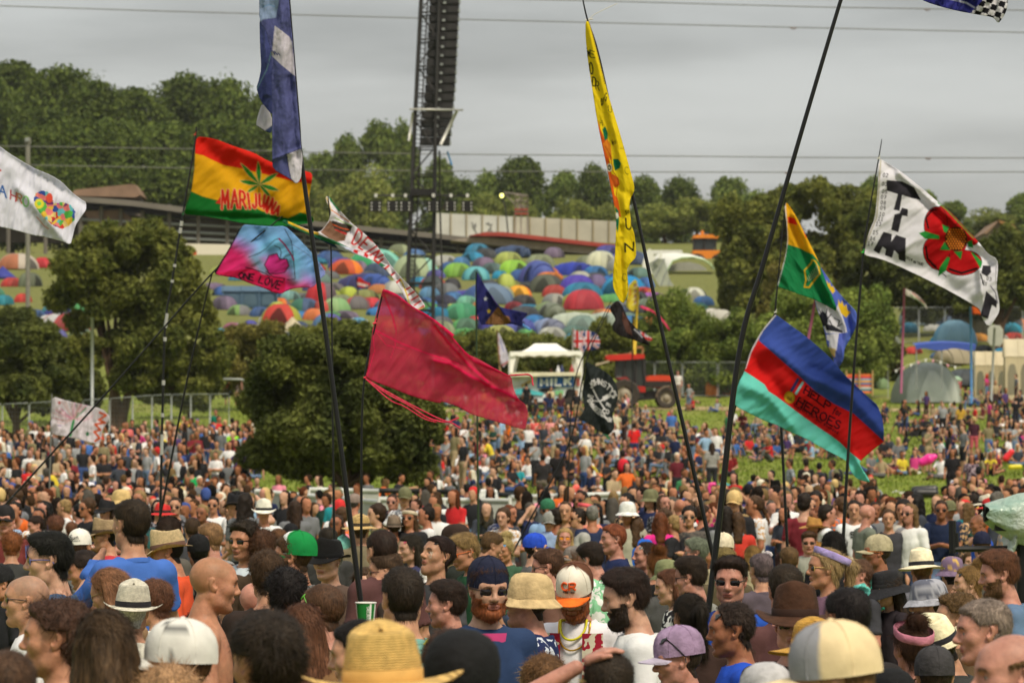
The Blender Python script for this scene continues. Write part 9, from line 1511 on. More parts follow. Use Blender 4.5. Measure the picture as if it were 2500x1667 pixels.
TN={(226,224,226):'white',(40,40,44):'black',(60,64,74):'charcoal',(36,44,78):'navy',(150,152,156):'light grey',(110,112,116):'mid grey',(200,44,48):'red',(120,40,50):'maroon',(96,34,44):'dark maroon',(70,110,180):'bright blue',(60,90,150):'denim blue',(150,180,214):'pale blue',(140,170,200):'powder blue',(226,140,160):'pink',(214,190,60):'yellow',(60,120,80):'green',(40,70,60):'bottle green',(226,110,50):'orange',(170,150,120):'khaki',(190,60,120):'magenta',(80,60,110):'purple',(196,180,160):'beige',(44,150,160):'teal',(130,120,90):'olive'}
MID=[(521,1213,40,262,'stand',(228,226,228),(60,60,70),('short','black'),'man in a bright white long T-shirt and dark glasses above the bald tanned man',dict(glasses=True)),(644,1224,40,275,'stand',(226,228,232),(90,90,90),('crop','white'),'man in a white shirt, white trilby and green glasses left of the pale barrier',dict(hat=('trilby',(232,228,216),(30,30,30)),glasses=True)),(815,1180,48,190,'phone',(150,152,150),(170,150,90),('short','brown'),'tall bearded man in a grey T-shirt with a yellow lanyard beside the barrier',{}),(866,1208,46,60,'stand',(70,66,100),(60,60,66),('crop','grey'),'man in a slate purple T-shirt and grey flat cap leaning by the thick pole',dict(hat=('cap',(136,120,112)))),(957,1207,44,262,'folded',(40,38,40),(40,40,44),('short','brown'),'man in a black shirt and sunglasses in front of the pale barrier',dict(glasses=True)),(920,1232,40,200,'drink',(90,90,60),(60,60,60),('curly','brown'),'curly haired woman raising her arm to her face by the barrier',{}),(1000,1240,44,250,'drink',(40,40,44),(50,50,50),('long','mid'),'woman in black with a pale flower crown and sunglasses before the barrier',dict(glasses=True,hat=('headband',(206,190,170)))),(962,1264,52,95,'stand',(110,100,80),(60,60,60),('crop','mid'),'person in a felt grey-brown fedora right of the woven straw hat',dict(hat=('fedora',(120,104,90),(80,70,60)))),(1100,1216,40,290,'lean',(36,38,44),(60,60,60),('crop','dark'),'person in black leaning right in a dark cap, before the barrier',dict(hat=('cap',(70,44,36)))),(1197,1186,40,262,'drink',(200,40,44),(190,40,44),('long','dark'),'woman in a red floral dress with long dark hair by the green pole',dict(pcol=(226,190,190))),(1192,1166,40,95,'stand',(226,226,226),(60,60,60),('short','black'),'man in a white T-shirt from behind just above the red dress woman',{}),(1140,1180,44,80,'stand',(60,58,80),(50,50,56),('short','black'),'woman in a slate purple top with black hair from behind, left of the green pole',{}),(1105,1202,42,275,'stand',(222,222,222),(60,60,60),('short','brown'),'bearded man with a pint in a white T-shirt by the black rail',{}),(1318,1183,40,110,'stand',(226,226,228),(60,60,70),('short','brown'),'man in a white T-shirt with a black shoulder bag strap at the barrier',dict(strap=1)),(1370,1176,38,80,'stand',(150,180,214),(60,60,70),('short','brown'),'man in a pale blue T-shirt from behind, right of the shoulder bag man',{}),(1337,1222,42,265,'stand',(130,160,196),(70,80,100),('crop','mid'),'bearded man in a green bobble hat, dark glasses and pale blue jumper',dict(hat=('beanie',(50,110,80)),glasses=True)),(1342,1252,46,265,'stand',(226,226,230),(60,60,60),('crop','dark'),'bearded man in a grey cap and green sunglasses with a printed white T-shirt',dict(hat=('cap',(140,140,136)),glasses=True)),(1360,1240,46,95,'stand',(150,170,210),(60,60,60),('short','dark'),'man in a pale blue T-shirt with a thin black strap right of the printed T-shirt',{}),(1412,1242,46,200,'drink',(170,168,164),(90,90,90),('short','dark'),'bearded man in a light grey T-shirt with his hand at his mouth',dict(glasses=True)),(1380,1224,36,265,'stand',(70,60,60),(60,60,60),('long','mid'),'woman in dark clothes facing the camera between two men at the barrier',{}),(1432,1222,38,225,'stand',(226,140,120),(60,60,60),('bun','blonde'),'blonde woman with a big pink flower in her hair by the barrier',dict(hat=('headband',(236,100,110)))),(1446,1232,42,95,'stand',(40,50,80),(50,50,60),('crop','white'),'white haired man in a dark backpack seen from behind at the barrier',{}),(1440,1200,38,235,'lean',(60,50,50),(60,70,110),('long','red'),'woman with auburn hair and sunglasses bending over the barrier',{}),(1460,1190,38,280,'stand',(60,90,150),(60,60,70),('short','sandy'),'man in a denim jacket with round glasses behind the auburn woman',dict(glasses=True)),(1497,1198,44,95,'stand',(110,110,96),(90,90,80),('long','blonde'),'person in a camouflage jacket wearing a straw mask by the barrier end',dict(pcol=(70,74,60))),(1532,1228,40,262,'stand',(170,166,150),(120,120,110),('crop','mid'),'person in a white cloth sun hat and beige jacket',dict(hat=('bucket',(222,222,220)))),(1555,1262,50,65,'stand',(40,100,200),(60,60,60),('long','mid'),'woman with light brown hair in a vivid blue raincoat from behind',{}),(1612,1250,48,90,'stand',(226,50,140),(60,60,70),('long','red'),'woman with maroon hair in a hot pink jacket from behind',{}),(1645,1258,44,150,'stand',(40,40,44),(60,60,60),('short','blonde'),'woman with cropped silver hair and glitter in a black vest',{}),(1672,1255,48,190,'stand',(44,44,48),(50,50,50),('short','grey'),'woman with short grey hair and a pink flower in a black vest top',dict(sleeves='none')),(1683,1238,42,265,'folded',(90,84,80),(60,60,60),('curly','dark'),'dark haired man in sunglasses with folded arms and a checked shirt',dict(glasses=True,pcol=(60,60,60))),(1660,1217,40,100,'stand',(222,220,222),(60,60,60),('crop','none2'),'shaven man in a white top behind the silver barrier',dict(bald=1)),(1615,1200,36,280,'stand',(36,44,80),(60,60,70),('short','dark'),'man in dark sunglasses and a navy T-shirt at the silver barrier',dict(glasses=True)),(1816,1256,44,170,'stand',(60,50,60),(60,60,60),('short','blonde'),'fair haired child in a dark hoodie right of the crossing poles',dict(s=.85)),(1838,1256,42,140,'stand',(44,180,206),(60,60,60),('short','brown'),'child in a turquoise T-shirt right of the crossing poles',dict(s=.85)),(1866,1186,44,180,'stand',(130,44,56),(60,60,70),('short','dark'),'bearded man in a maroon T-shirt looking left, right of the crossing poles',{}),(1772,1236,44,95,'stand',(120,122,126),(60,60,60),('long','dark'),'person in a grey T-shirt with a red bag, just right of the thick pole foot',{}),(1800,1250,46,90,'stand',(196,60,50),(60,60,60),('long','mid'),'woman with long light brown hair in a rust red top from behind',{}),(1906,1196,44,265,'phone',(40,38,40),(50,50,50),('crop','brown'),'man in a black T-shirt and olive cap looking at his phone, upper right',dict(hat=('cap',(96,96,60)))),(1975,1186,46,265,'stand',(84,80,70),(60,56,50),('crop','mid'),'heavy man in a dark khaki shirt with mirrored sunglasses on his cap',dict(slim=1.15,hat=('cap',(190,160,130)))),(1990,1268,48,200,'stand',(180,130,70),(60,60,60),('crop','brown'),'person in a tan cowboy hat, head turned down to the left',dict(hat=('cowboy',(176,130,70),(120,80,40)))),(2018,1232,50,5,'stand',(226,226,230),(60,60,60),('short','dark'),'bearded man in a white T-shirt turned right beside the TRIP T-shirt man',{}),(2085,1222,52,265,'stand',(226,228,230),(60,60,60),('short','dark'),'balding bearded man in a white T-shirt with black lettering',dict(shirttext=1)),(2115,1230,50,20,'stand',(110,116,106),(60,60,60),('crop','none2'),'bald man in a grey-green T-shirt with a yellow strap facing right',dict(bald=1)),(2135,1188,50,120,'stand',(84,84,88),(60,60,60),('short','dark'),'man in a dark grey hooded top from behind at the edge of the grass',{}),(2170,1244,36,262,'stand',(60,60,66),(60,60,60),('short','mid'),'laughing woman in a dark cardigan facing the camera by the grass edge',{}),(2205,1222,48,250,'folded',(196,190,180),(90,90,90),('curly','dark'),'bearded man in a beige T-shirt standing before the grass slope',{}),(2222,1229,50,225,'stand',(226,226,226),(70,80,110),('long','sandy'),'long haired man in a white T-shirt with a thin dark strap by the grass slope',dict(glasses=True)),(2298,1222,50,262,'phone',(30,40,66),(120,140,180),('short','brown'),'man in a navy polo shirt with a lanyard checking his phone',dict(glasses=True)),(2375,1206,48,160,'stand',(120,40,50),(150,130,96),('short','dark'),'man in a red and navy checked shirt next to the television camera',dict(pcol=(40,44,80))),(2420,1182,44,100,'stand',(206,44,44),(60,60,60),('crop','black'),'man in a red T-shirt and blue rucksack with a black cap above the television camera',dict(hat=('cap',(26,26,28)))),(300,1120,38,150,'stand',(200,20,24),(90,84,80),('short','dark'),'man in a bright red T-shirt and grey shorts standing at left',dict(leg='short')),(210,1150,42,100,'stand',(226,222,232),(110,90,90),('short','dark'),'man in a tight white T-shirt seen from behind at left',{}),(258,1162,44,120,'stand',(100,30,44),(60,60,60),('short','brown'),'man in a maroon T-shirt bending right at left',{}),(468,1140,42,100,'stand',(36,160,90),(190,80,90),('short','dark'),'man in a vivid green T-shirt and pink shorts at left',dict(leg='short')),(310,1030,30,262,'stand',(214,110,110),(50,60,90),('short','sandy'),'woman in a coral vest and jeans standing alone on the grass at left',{}),(98,1050,32,255,'folded',(36,32,30),(150,140,120),('short','sandy'),'man in black with folded arms near the left fence',{}),(53,1058,32,290,'stand',(40,40,60),(50,50,60),('long','dark'),'dark clothed woman by the left fence, left of the folded arms man',{}),(527,1000,30,262,'stand',(20,110,90),(20,110,90),('short','brown'),'woman in a sequined green dress walking on the slope at left',dict(leg='short')),(567,1020,32,100,'stand',(226,226,230),(60,60,60),('short','dark'),'man in a white T-shirt climbing the slope left of the middle tree',{}),(448,1015,32,262,'hips',(206,170,60),(60,120,120),('short','sandy'),'man in a mustard yellow T-shirt standing on the slope at left',{}),(568,1045,30,100,'stand',(150,210,60),(90,110,60),('short','dark'),'person in a lime green vest beside the blue balloon',{}),(555,922,26,95,'walk',(214,60,60),(90,110,150),('short','dark'),'person in a red top and denim shorts in the gateway left of the middle tree',dict(leg='short')),(580,925,26,95,'walk',(150,130,130),(170,140,110),('short','brown'),'person in a faded grey top in the gateway left of the middle tree',dict(leg='short')),(1285,936,23,95,'stand',(30,30,34),(40,40,44),('crop','black'),'person all in black with a black hat queueing at the milk stand counter',dict(hat=('cap',(20,20,22)))),(1308,972,24,200,'stand',(50,50,56),(40,40,44),('short','brown'),'person in a dark jacket with a red scarf queueing before the milk stand',{}),(1342,958,25,95,'stand',(36,48,86),(60,60,70),('long','mid'),'long haired person in a navy top in the milk stand queue',{}),(1368,958,25,95,'stand',(80,40,50),(60,80,120),('long','blonde'),'blonde woman in a maroon top and jeans in the milk stand queue',{}),(1345,944,23,300,'stand',(206,190,150),(200,190,160),('short','brown'),'person in a cream top at the milk stand counter',{}),(1306,1016,25,265,'stand',(214,60,60),(40,60,100),('short','blonde'),'short blonde woman in a red striped T-shirt and jeans before the magenta banner tip',dict(pcol=(230,160,150))),(1344,1016,25,262,'drink',(226,150,150),(110,140,180),('long','mid'),'woman in a pale pink top and jeans next to the red striped T-shirt',{}),(1522,970,24,200,'drink',(36,44,80),(150,130,96),('crop','grey'),'man in a navy top and beige cap raising his hand to his face',dict(leg='short')),(1503,1000,26,95,'stand',(214,206,180),(206,190,160),('short','mid'),'person in a cream dress standing right of the black barber flag',dict(leg='short')),(1240,1008,25,180,'stand',(226,110,30),(226,110,30),('short','black'),'person in bright orange shorts half hidden by the magenta banner',dict(leg='short')),(1548,1032,27,95,'stand',(214,40,40),(60,70,110),('short','dark'),'person in a red hoodie with a white and red bag on the grass',{}),(1360,1094,30,285,'stand',(34,32,34),(34,34,38),('short','blonde'),'blond man all in black standing with thumbs in pockets, centre',{}),(1325,1108,32,95,'stand',(46,44,46),(120,110,100),('crop','black'),'broad man in a charcoal T-shirt and camouflage shorts from behind, centre',dict(slim=1.2,leg='short')),(1520,1098,28,95,'stand',(40,40,44),(190,170,130),('short','dark'),'person in a black jacket with a round red backpack, centre right',dict(pack=(206,30,50))),(1655,885,24,250,'stand',(222,214,210),(150,130,120),('short','brown'),'person in a white shirt and shorts walking right of the tractor',dict(leg='short')),(1738,1080,34,95,'stand',(150,148,146),(50,50,56),('long','brown'),'woman in a long grey top from behind between the two poles',{}),(1782,1095,32,262,'chair',(120,30,34),(60,60,66),('long','red'),'seated woman in a dark red cardigan right of the thick pole',{}),(1928,1120,38,190,'hips',(110,116,122),(40,60,60),('short','brown'),'man in a grey tie-dye T-shirt and dark shorts, back turned, near the charity flag pole',dict(leg='short',pcol=(150,156,160))),(1968,1120,38,90,'stand',(36,32,34),(170,110,110),('short','dark'),'woman in a black top and dusty pink trousers from behind',{}),(2000,1128,38,90,'stand',(36,34,36),(120,150,160),('crop','black'),'person with a black rucksack, red headband and pale blue shorts',dict(leg='short',pack=(36,36,44))),(2032,1122,38,180,'stand',(120,122,128),(60,70,100),('short','brown'),'man in a grey T-shirt with a black rucksack beside the rose flag pole',dict(pack=(30,30,34))),(2210,976,27,250,'hips',(40,40,42),(80,100,140),('crop','sandy'),'man in a black top and jeans drinking from a green can, upper right',{}),(2330,980,26,90,'stand',(140,136,128),(60,60,60),('short','brown'),'person in a stone grey top standing by the blue pole',{}),(2352,1022,28,190,'drink',(76,96,60),(70,76,60),('short','dark'),'person in an olive green T-shirt at upper right',{}),(2378,1018,28,262,'stand',(70,36,50),(190,90,100),('crop','mid'),'man in a maroon T-shirt, salmon shorts and straw hat at upper right',dict(leg='short',hat=('straw',(206,180,120),(60,50,40)))),(2325,1095,32,262,'stand',(34,32,36),(34,32,36),('long','dark'),'woman with long dark hair in a black dress beside the pink inflatable',{}),(2372,1108,32,262,'stand',(60,44,60),(50,44,56),('long','dark'),'woman in a dark floral dress right of the black dress',dict(pcol=(180,160,170))),(2480,970,28,90,'stand',(36,34,38),(44,44,60),('short','dark'),'person in black at the right edge near the cream tent',{}),(2345,985,26,90,'stand',(190,150,60),(60,60,60),('long','brown'),'person with a yellow bag near the blue pole',{}),]
OPEN=[[(1440,1165),(1560,1150),(1640,1175),(1620,1192),(1470,1192)],[(2165,1165),(2300,1160),(2300,1205),(2240,1262),(2160,1262),(2150,1200)],[(1760,1130),(1830,1110),(1860,1135),(1790,1150)],[(1650,1050),(1730,1040),(1770,1065),(1680,1085)],[(1590,1000),(1660,975),(1690,1000),(1620,1020)],[(2080,935),(2500,955),(2500,985),(2420,975),(2250,978),(2080,965)],[(1060,1000),(1230,1010),(1230,1040),(1060,1040)],[(420,1040),(520,1030),(545,1090),(430,1090)],[(2085,1040),(2180,1050),(2220,1090),(2120,1100)],[(1600,940),(1720,955),(1720,975),(1600,965)],[(-20,1080),(40,1080),(40,1120),(-20,1120)],[(1340,1120),(1440,1145),(1560,1110),(1530,1100),(1400,1110)]]
def blocked(px,py):
 X=NA([[px,py]])
 return any(inpoly(X,p)[0] for p in OPEN)
def middle_people():
 R_=random.Random(21);G_='people standing and sitting on the festival field'
 placed=[]
 def put(x,yt,h,ang,pose,top,legs,hair,lbq,o):
  hp=PO[pose]['head'][2]+.125;sc_=o.get('s',1.0);h=h*(.7 if yt>1160 else .62);d=.238*F/h
  best=None
  for dd in np.arange(44,236,1.0):
   X=(x-1250)/F*dd;top_z=gz(X,dd)+hp*sc_;row=HY-(top_z-CAMH)/dd*F
   e=abs(row-yt)+abs(dd-d)*(.3 if yt>1160 else .06)
   if best is None or e<best[0]:best=(e,dd)
  d=best[1];X=(x-1250)/F*d;zt=CAMH+(HY-yt)/F*d;s=clp((zt-gz(X,d))/hp,.84,1.12) if pose in('stand','folded','phone','drink','hips','walk','shade','lean') else sc_
  hr=None if o.get('bald') else hair
  t=lp_(pose,X,d,ang,s,R_.randint(0,6),top,legs,hr,sleeves=o.get('sleeves','short'),leg=o.get('leg','long'),hat=o.get('hat'),slim=o.get('slim',1.0),glasses=o.get('glasses',False),pcol=o.get('pcol'),lbq=lbq,z=gz(X,d))
  if o.get('pack'):
   m=MB();m.lh([(.01,1.08),(.13,1.1),(.17,1.2),(.16,1.36),(.1,1.46),(.01,1.48)],14,(0,-.2,0),1,.7);b=m.bd('backpack',sm('backpack %d'%sum(o['pack']),o['pack'],.8,.15,6),t,sm_=True)
  if o.get('shirttext'):
   m=MB()
   for w_,zz in(('I SHO',1.29),('J RI',1.17)):
    for pl in ltr(w_,[(-.14,zz+.07),(.14,zz+.07)],[(-.14,zz),(.14,zz)],gap=.3):m.tbq([(-a,.105+.012,b) for a,b in pl],.008,4)
   m.bd('lettering',sm('black print',(30,30,34),.8),t)
  if o.get('strap'):m=MB();m.tbq([(-.1,-.12,1.42),(0,-.135,1.2),(.17,-.1,1.0)],.012,5);m.bd('strap',sm('black strap',(26,26,28),.8),t)
  placed.append((x,yt+h*.5,h,d));return t
 for m in MID:put(*m)
 seen=set()
 def relation(x,y):
  L_=[(60,'at the far left'),(200,'left of the man in the white T-shirt back'),(340,'around the man in bright red'),(460,'beside the leaf flag pole foot'),(600,'left of the middle tree'),(760,'beneath the left side of the middle tree'),(900,'beneath the middle tree by the thick pole'),(1050,'beneath the right side of the middle tree'),(1160,'left of the green star flag pole'),(1260,'right of the green star flag pole'),(1400,'below the milk stand'),(1500,'below the black barber flag'),(1640,'left of the crossing poles'),(1760,'by the crossing poles'),(1900,'right of the crossing poles'),(2050,'below the charity flag'),(2180,'right of the rose flag pole'),(2320,'below the grey dome tent'),(9999,'at the right edge')]
  b=next(n for q,n in L_ if x<q);r='high on the slope' if y<985 else 'on the upper slope' if y<1040 else 'halfway up the slope' if y<1095 else 'on the lower slope' if y<1160 else 'at the foot of the slope' if y<1210 else 'just behind the near heads'
  return b,r
 HN=dict(black='black',dark='dark',brown='brown',mid='light brown',red='auburn',sandy='sandy',blonde='blonde',grey='grey')
 LEGS={(60,80,130):'jeans',(40,40,44):'black trousers',(160,140,110):'beige shorts',(100,120,150):'faded denim',(90,90,90):'grey trousers',(70,50,50):'brown trousers'}
 people=[]
 def ground_row(x,d):X=(x-1250)/F*d;return HY-(gz(X,d)-CAMH)/d*F
 tries=0;grid={}
 def ok(x,d,rad):
  X=(x-1250)/F*d
  if len(cache)!=len(people):cache[:]=people;arr[0]=NA(people)
  A_=arr[0];return not((A_[:,0]-X)**2+(A_[:,1]-d)**2<(rad+A_[:,2])**2*.25).any()
 cache=[];arr=[None]
 for(x,y,h,d) in placed:people.append(((x-1250)/F*d,d,.7))
 gen=[]
 while tries<90000 and len(gen)<1500:
  tries+=1;d=R_.choice([R_.uniform(45,96),R_.uniform(96,150),R_.uniform(96,232),R_.uniform(130,232)]);x=R_.uniform(-25,2525);gr=ground_row(x,d)
  if d>98 and blocked(x,gr):continue
  if 2140<x<2300 and 62<d<100:continue
  if x<620 and(d>150 or gr<1105 and R_.random()<.8):continue
  if 600<x<1090 and(100<d<110 or d>112 and 630<x<1060):continue
  if 600<x<640 and d>150:continue
  if 615<x<1550 and(92<d<98 or 45<d<98 and R_.random()<.9):continue
  if 1230<x<1670 and d>212:continue
  if d>222 and x>1700 and x<2140:continue
  clump=float(vnoise(NA([[(x-1250)/F*d*.2,d*.13,3.3]],np.float32))[0])
  if d>100 and clump<(-.09 if x<1500 else -.02):continue
  if d>205 and x>1700 and R_.random()<.5:continue
  sit=(d>100 and R_.random()<.92) if x>620 else(d>100 and R_.random()<.25)
  rad=.95 if sit else .72
  if not ok(x,d,rad):continue
  X=(x-1250)/F*d;people.append((X,d,rad));gen.append((x,d,sit))
 gen.sort(key=lambda q:q[1])
 budget=292-len(NEAR)-len(MID);ind=gen[:budget];rest=gen[budget:]
 def look(x,d,sit):
  pose=R_.choice(['sitcross','sitknees','sitknees','sitlean','sitside','sitcross','lie','chair','sitside']) if sit else R_.choice(['stand','stand','folded','phone','drink','hips','stand','walk','shade','lean'])
  top=R_.choice(TOPS);legs=R_.choice(list(LEGS));hk=R_.choice(['short']*6+['long']*4+['pony','curly','curly','bun']);hc=R_.choice(['black','black','dark','dark','dark','brown','brown','brown','mid','mid','red','sandy','blonde','grey'])
  ang=R_.choice([R_.uniform(140,240),R_.uniform(200,330),R_.uniform(220,300),R_.uniform(30,150)]) if d<100 else R_.uniform(170,330)
  hat=None
  if R_.random()<.2 and pose!='lie':hat=(R_.choice(['cap','bucket','straw','trilby','cap']),R_.choice([(30,30,34),(214,206,186),(206,176,120),(60,80,140),(200,50,50),(110,110,80)]))
  return pose,top,legs,(hk,hc),ang,hat
 PN=dict(stand='standing',folded='arms folded',phone='looking at a phone',drink='raising a hand',hips='hands on hips',walk='walking',shade='shading the eyes',lean='bending forward',sitcross='sitting cross-legged',sitknees='sitting hugging the knees',sitlean='leaning back on the hands',sitside='sitting sideways',chair='in a low camping chair',lie='lying back on the grass')
 for x,d,sit in ind:
  gr=ground_row(x,d)
  for _ in range(60):
   pose,top,legs,hair,ang,hat=look(x,d,sit);hh=PO[pose]['head'][2];crow=gr-hh/d*F;a,b=relation(x,crow)
   ht='' if not hat else ' and '+cname(hat[1])+' '+dict(cap='cap',bucket='sun hat',straw='straw hat',trilby='trilby')[hat[0]]
   l=f'{HN[hair[1]]} haired person in {TN[top]}{ht} {PN[pose]}, {a}'
   if len(l.split())>16:l=f'{HN[hair[1]]} haired person in {TN[top]}{ht}, {a}'
   if l not in seen and len(l.split())<=16:seen.add(l);break
  t=lp_(pose,(x-1250)/F*d,d,ang,R_.uniform(.93,1.07),R_.randint(0,6),top,legs,hair,leg='short' if 'shorts' in LEGS[legs] else 'long',hat=hat,glasses=R_.random()<.3 and pose!='lie',pcol=R_.choice([None]*7+[(120,120,130),(200,160,120)]),lbq=l,gp=G_,slim=R_.choice([.9,1.0,1.0]))
  if pose=='chair':
   m=MB();
   for u,v_ in((-.26,-.2),(.26,-.2),(-.26,.3),(.26,.3)):m.tbq([(u,v_,0),(-u*.9,v_*.9,.42)],.012,5)
   m.add([(-.25,-.22,.38),(.25,-.22,.38),(.25,.28,.42),(-.25,.28,.42),(-.25,-.34,.85),(.25,-.34,.85)],[(0,1,2,3),(0,4,5,1)]);c=tng('camping_chair',f'folding chair under the {HN[hair[1]]} haired person in {TN[top]}, {a}','chair',tuple(t.location),t.rotation_euler[2],'folding camping chairs');m.bd('seat',sm('folding chair cloth',(36,42,66),.8),c)
 V_,Q_,C_=[],[],[];n0=0
 for x,d,sit in rest:
  pose,top,legs,hair,ang,hat=look(x,d,sit);T=tpl(pose,'short',R_.choice(['long','short']),.042);s=R_.uniform(.92,1.07)
  hk=hair[0] if hair[0] in('short','long','curly') else 'short';_,hv,hq=hlo(hk,.036)
  if T['T'] is not None:hv=hv@T['T'].T
  v=CC([T['v'],hv+T['head']]);q=CC([T['q'],hq+len(T['v'])]);sk=NA(SKINS[R_.randint(0,6)])
  cm={'skin':sk,'top':rgb(top),'legs':rgb(legs),'shoes':rgb(70,64,60),'skull':sk,'hand':sk};col_=NA([cm[T['names'][i]] for i in T['lab']]);hcq=rgb(hat[1]) if hat else tuple(k_*.48 for k_ in HAIRC[hair[1]]);col_=CC([col_,np.tile(NA(hcq),(len(hv),1))])
  a=R(ang-90);ca,sa=cos(a),sin(a);X=(x-1250)/F*d;v=v*s;v=SK([v[:,0]*ca-v[:,1]*sa+X,v[:,0]*sa+v[:,1]*ca+d,v[:,2]+gz(X,d)],1);V_.append(v);Q_.append(q+n0);C_.append(col_);n0+=len(v)
 me=mnp('crowd',CC(V_),CC(Q_),(crowd_mat(),));vcol(me,CC(C_));o=obj('crowd',me);o['kind']='stuff';o['label']='dense seated festival crowd farther up the grassy hill'
 print('individuals',len(ind)+len(MID)+len(NEAR),'mass',len(rest))
def crowd_mat():
 m=Mat('crowd clothing',.85,.15);m.base(m.scale(m.attr('Col').outputs['Color'],m.rng(m.noise(8,3),.85,1.12)));return m.m
def small_things():
 def blob(name,lbq,cat,px,py,d,parts,col,extra=None):
  kq=DD(d)/d;d=DD(d);t=tng(name,lbq,cat,tuple(P(px,py,d)));t.scale=(kq*.62,)*3;pr=[(cps(a,b,r1,r2),.03,False,'s') for a,b,r1,r2 in parts];lo=np.min([p[0][1] for p in pr],0)-.06;hi=np.max([p[0][2] for p in pr],0)+.06;v,q,*_=sdm(pr,*[np.arange(lo[k],hi[k],.03) for k in range(3)]);obj('body',mnp('body',v,q,(sm(name+' vinyl',col,.35,.06,3,.5),)),t);return t
 d=58;t=tng('balloon','sky blue balloon floating left of the middle tree','balloon',tuple(P(540,1084,150)));t.scale=(1.6,)*3;m=MB();m.lh([(.01,-.16),(.06,-.13),(.11,-.05),(.125,.03),(.1,.1),(.05,.14),(.01,.15)],18);m.bd('balloon',sm('blue balloon',(60,160,214),.3,.03,2,.5),t,sm_=True);m=MB();m.tbq([(0,0,-.16),(.03,0,-.5),(0,0,-.9)],.004,4);m.bd('string',sm('cord',(200,200,190),.7),t)
 blob('inflatable_flamingo','pink inflatable flamingo neck held up beside the crossing poles','inflatable',1738,1196,66,[((-.05,0,-.1),(-.08,0,.06),.04,.05),((-.08,0,.06),(-.04,0,.16),.05,.06),((-.04,0,.16),(.06,0,.17),.06,.06),((.06,0,.17),(.08,0,.06),.06,.04),((.08,0,.06),(.02,0,.0),.035,.02)],(236,70,150))
 blob('inflatable_ring','hot pink inflatable leaning among people, right','inflatable',2268,1128,86,[((-.25,0,0),(0,0,.12),.16,.2),((0,0,.12),(.2,0,.2),.2,.12)],(236,40,150))
 blob('inflatable_parrot','orange inflatable animal lying at the right','inflatable',2425,1128,88,[((-.2,0,-.05),(.05,0,0),.1,.13),((.05,0,0),(.15,0,.2),.11,.1)],(240,110,30))
 blob('inflatable_pillow','red inflatable beside the orange one at the right','inflatable',2462,1112,90,[((-.1,0,-.1),(.12,0,.15),.14,.12)],(226,40,50))
 blob('inflatable_cushion','yellow inflatable at the right edge below the red one','inflatable',2480,1140,88,[((-.2,0,0),(.15,0,.02),.1,.1)],(220,206,40))
 blob('inflatable_snake','lime green inflatable left of the orange one','inflatable',2400,1134,88,[((-.18,0,0),(.1,0,.03),.08,.09)],(110,200,50))
 blob('inflatable_armchair','black inflatable armchair on the open grass','inflatable',2262,1200,76,[((-.3,0,-.05),(.25,0,-.05),.16,.16),((-.35,.2,.05),(.3,.2,.1),.14,.12)],(38,36,38))
 blob('pink_bag','round hot pink balloon like bag near the right side of the middle tree','bag',1134,1072,98,[((0,0,-.1),(.02,0,.12),.14,.12)],(240,70,140))
 blob('salmon_bag','salmon pink rucksack leaning against the pale barrier','bag',1402,1198,66,[((-.1,0,-.1),(.06,0,.1),.12,.1)],(240,100,90))
 blob('raincoat','bundled yellow raincoat worn among heads, lower right','coat',1982,1304,47,[((-.1,0,-.1),(.1,0,-.1),.1,.1),((-.12,0,-.2),(-.06,0,.1),.06,.06),((.14,0,-.2),(.08,0,.1),.06,.06)],(226,196,30))
 t=tng('pushchair','black pushchair with a pink bag on the upper right slope','pushchair',tuple(P(2232,1080,176)));bk=sm('black pushchair cloth',(34,32,36),.7);m=MB();m.grid([[(.28*cos(a)*w_,.2*sin(b),.55+.3*sin(a)) for a in LS(0,pi,10)] for b,w_ in((-1.2,.8),(0,1),(1.2,.8))]);m.bd('hood',bk,t,sm_=True);m=MB();[m.tbq(l,.015,5) for l in([(-.3,-.2,.05),(.2,-.2,.6),(.4,-.2,.95)],[(-.3,.2,.05),(.2,.2,.6),(.4,.2,.95)],[(.3,-.2,.05),(-.1,-.2,.5)],[(.3,.2,.05),(-.1,.2,.5)],[(.4,-.2,.95),(.4,.2,.95)])];m.bd('frame',bk,t);m=MB();m.box((-.25,-.17,.3),(.2,.17,.5));m.bd('seat',bk,t)
 for a,b in((-.3,-.22),(-.3,.22),(.3,-.22),(.3,.22)):m=MB();m.tbq([(a,b-.02,.09),(a,b+.02,.09)],.09,12);m.bd('wheel',TYRE,t)
 d=15.2;t=tng('paper_cup','green and white striped paper cup with white lettering at the foot of the thick pole','cup',tuple(P(893,1512,d)));k=d/F;m=MB();g_=sm('green paper',(30,120,50),.5,.05,2);w_=sm('white paper',(228,228,222),.5,.03,2);n=28;m2=MB()
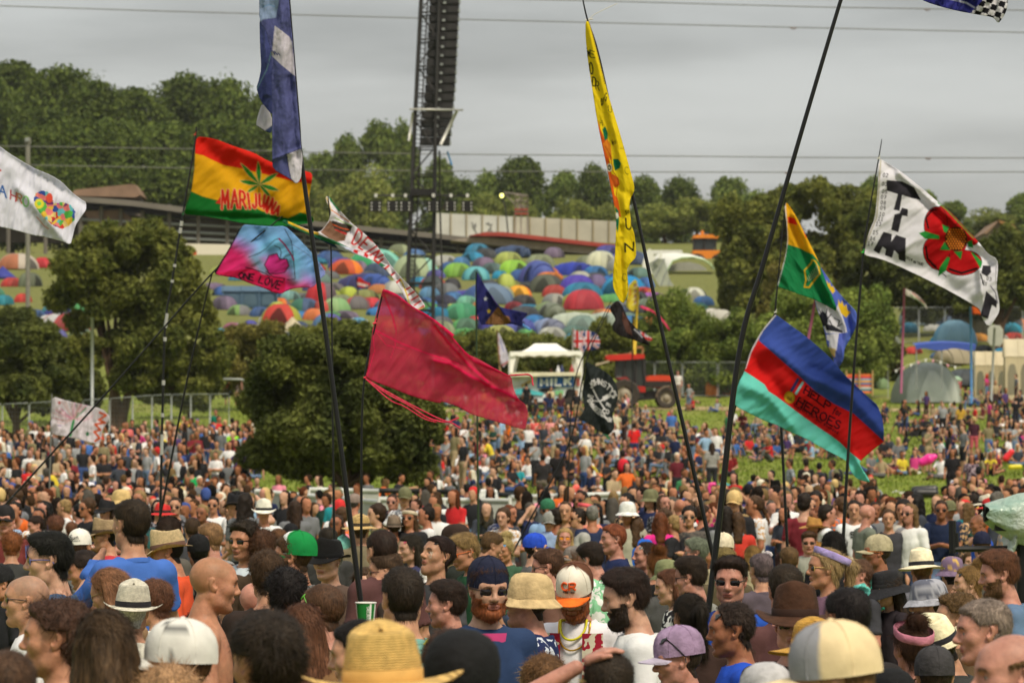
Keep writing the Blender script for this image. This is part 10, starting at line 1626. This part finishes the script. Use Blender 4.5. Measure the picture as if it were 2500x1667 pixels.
 for i in range(n):
  a0,a1=2*pi*i/n,2*pi*(i+1)/n;q=[(r*cos(a),r*sin(a),z_) for r,z_,a in((.03,-.06,a0),(.03,-.06,a1),(.042,.07,a1),(.042,.07,a0))];(m if(i//2)%2==0 or 18<=i<=22 else m2).add(q,[(0,1,2,3)])
 o=m.bd('cup',g_,t);m2.bd('stripes',w_,o);m=MB();m.tbq([(.042*cos(a),.042*sin(a),.07) for a in LS(0,2*pi,25)],.003,6);m.bd('rim',w_,o,sm_=True)
 m=MB()
 for pl in ltr('CARLSBERG',[(-.052,1),(.055,1)],[(-.052,0),(.055,0)],gap=.2):m.tbq([(.0415*sin(.25+(1-b)*.28-.1),-.0415*cos(.25+(1-b)*.28-.1)-.0,a) for a,b in pl],.0012,4)
 m.bd('lettering',w_,o)
 rs=random.Random(9)
 for i,(x,y) in enumerate([(2185,1203),(2203,1208),(2240,1157),(1560,1178),(1640,1168),(2130,1120),(1700,1062)]):
  d=rg(x,y,96,235);t=tng('litter',['crumpled white paper on the grass left of the open slope','small blue wrapper on the open grass','white carrier bag at the top of the open grass','crumpled paper near the lying people','pale cup on the grass by the lying people','white paper scrap below the charity flag tip','paper scrap on the grass between the poles'][i],'litter',tuple(P(x,y,d)));m=MB();m.poly([(rs.uniform(-.15,.15),rs.uniform(-.1,.1),rs.uniform(0,.1)) for _ in range(6)],(0,0,.03));m.bd('paper',sm('white litter',(214,214,206),.7),t)
build_ground();build_trees();drafted(build_tower);drafted(build_wires);drafted(build_far);build_tents();drafted(build_milk);build_right_real();drafted(build_right);build_flags()
near_people();middle_people();small_things()
hz=MB();hz.box((-420,-25,-3),(420,1450,175));hm=bpy.data.materials.new('thin summer haze');hm.use_nodes=True;hm.node_tree.nodes.remove(hm.node_tree.nodes['Principled BSDF'])
hv=hm.node_tree.nodes.new('ShaderNodeVolumePrincipled');hv.inputs['Color'].default_value=(.9,.92,.93,1);hv.inputs['Density'].default_value=.00006;hm.node_tree.links.new(hv.outputs[0],hm.node_tree.nodes['Material Output'].inputs['Volume'])
ho=hz.bd('haze',hm);ho['kind']='stuff';
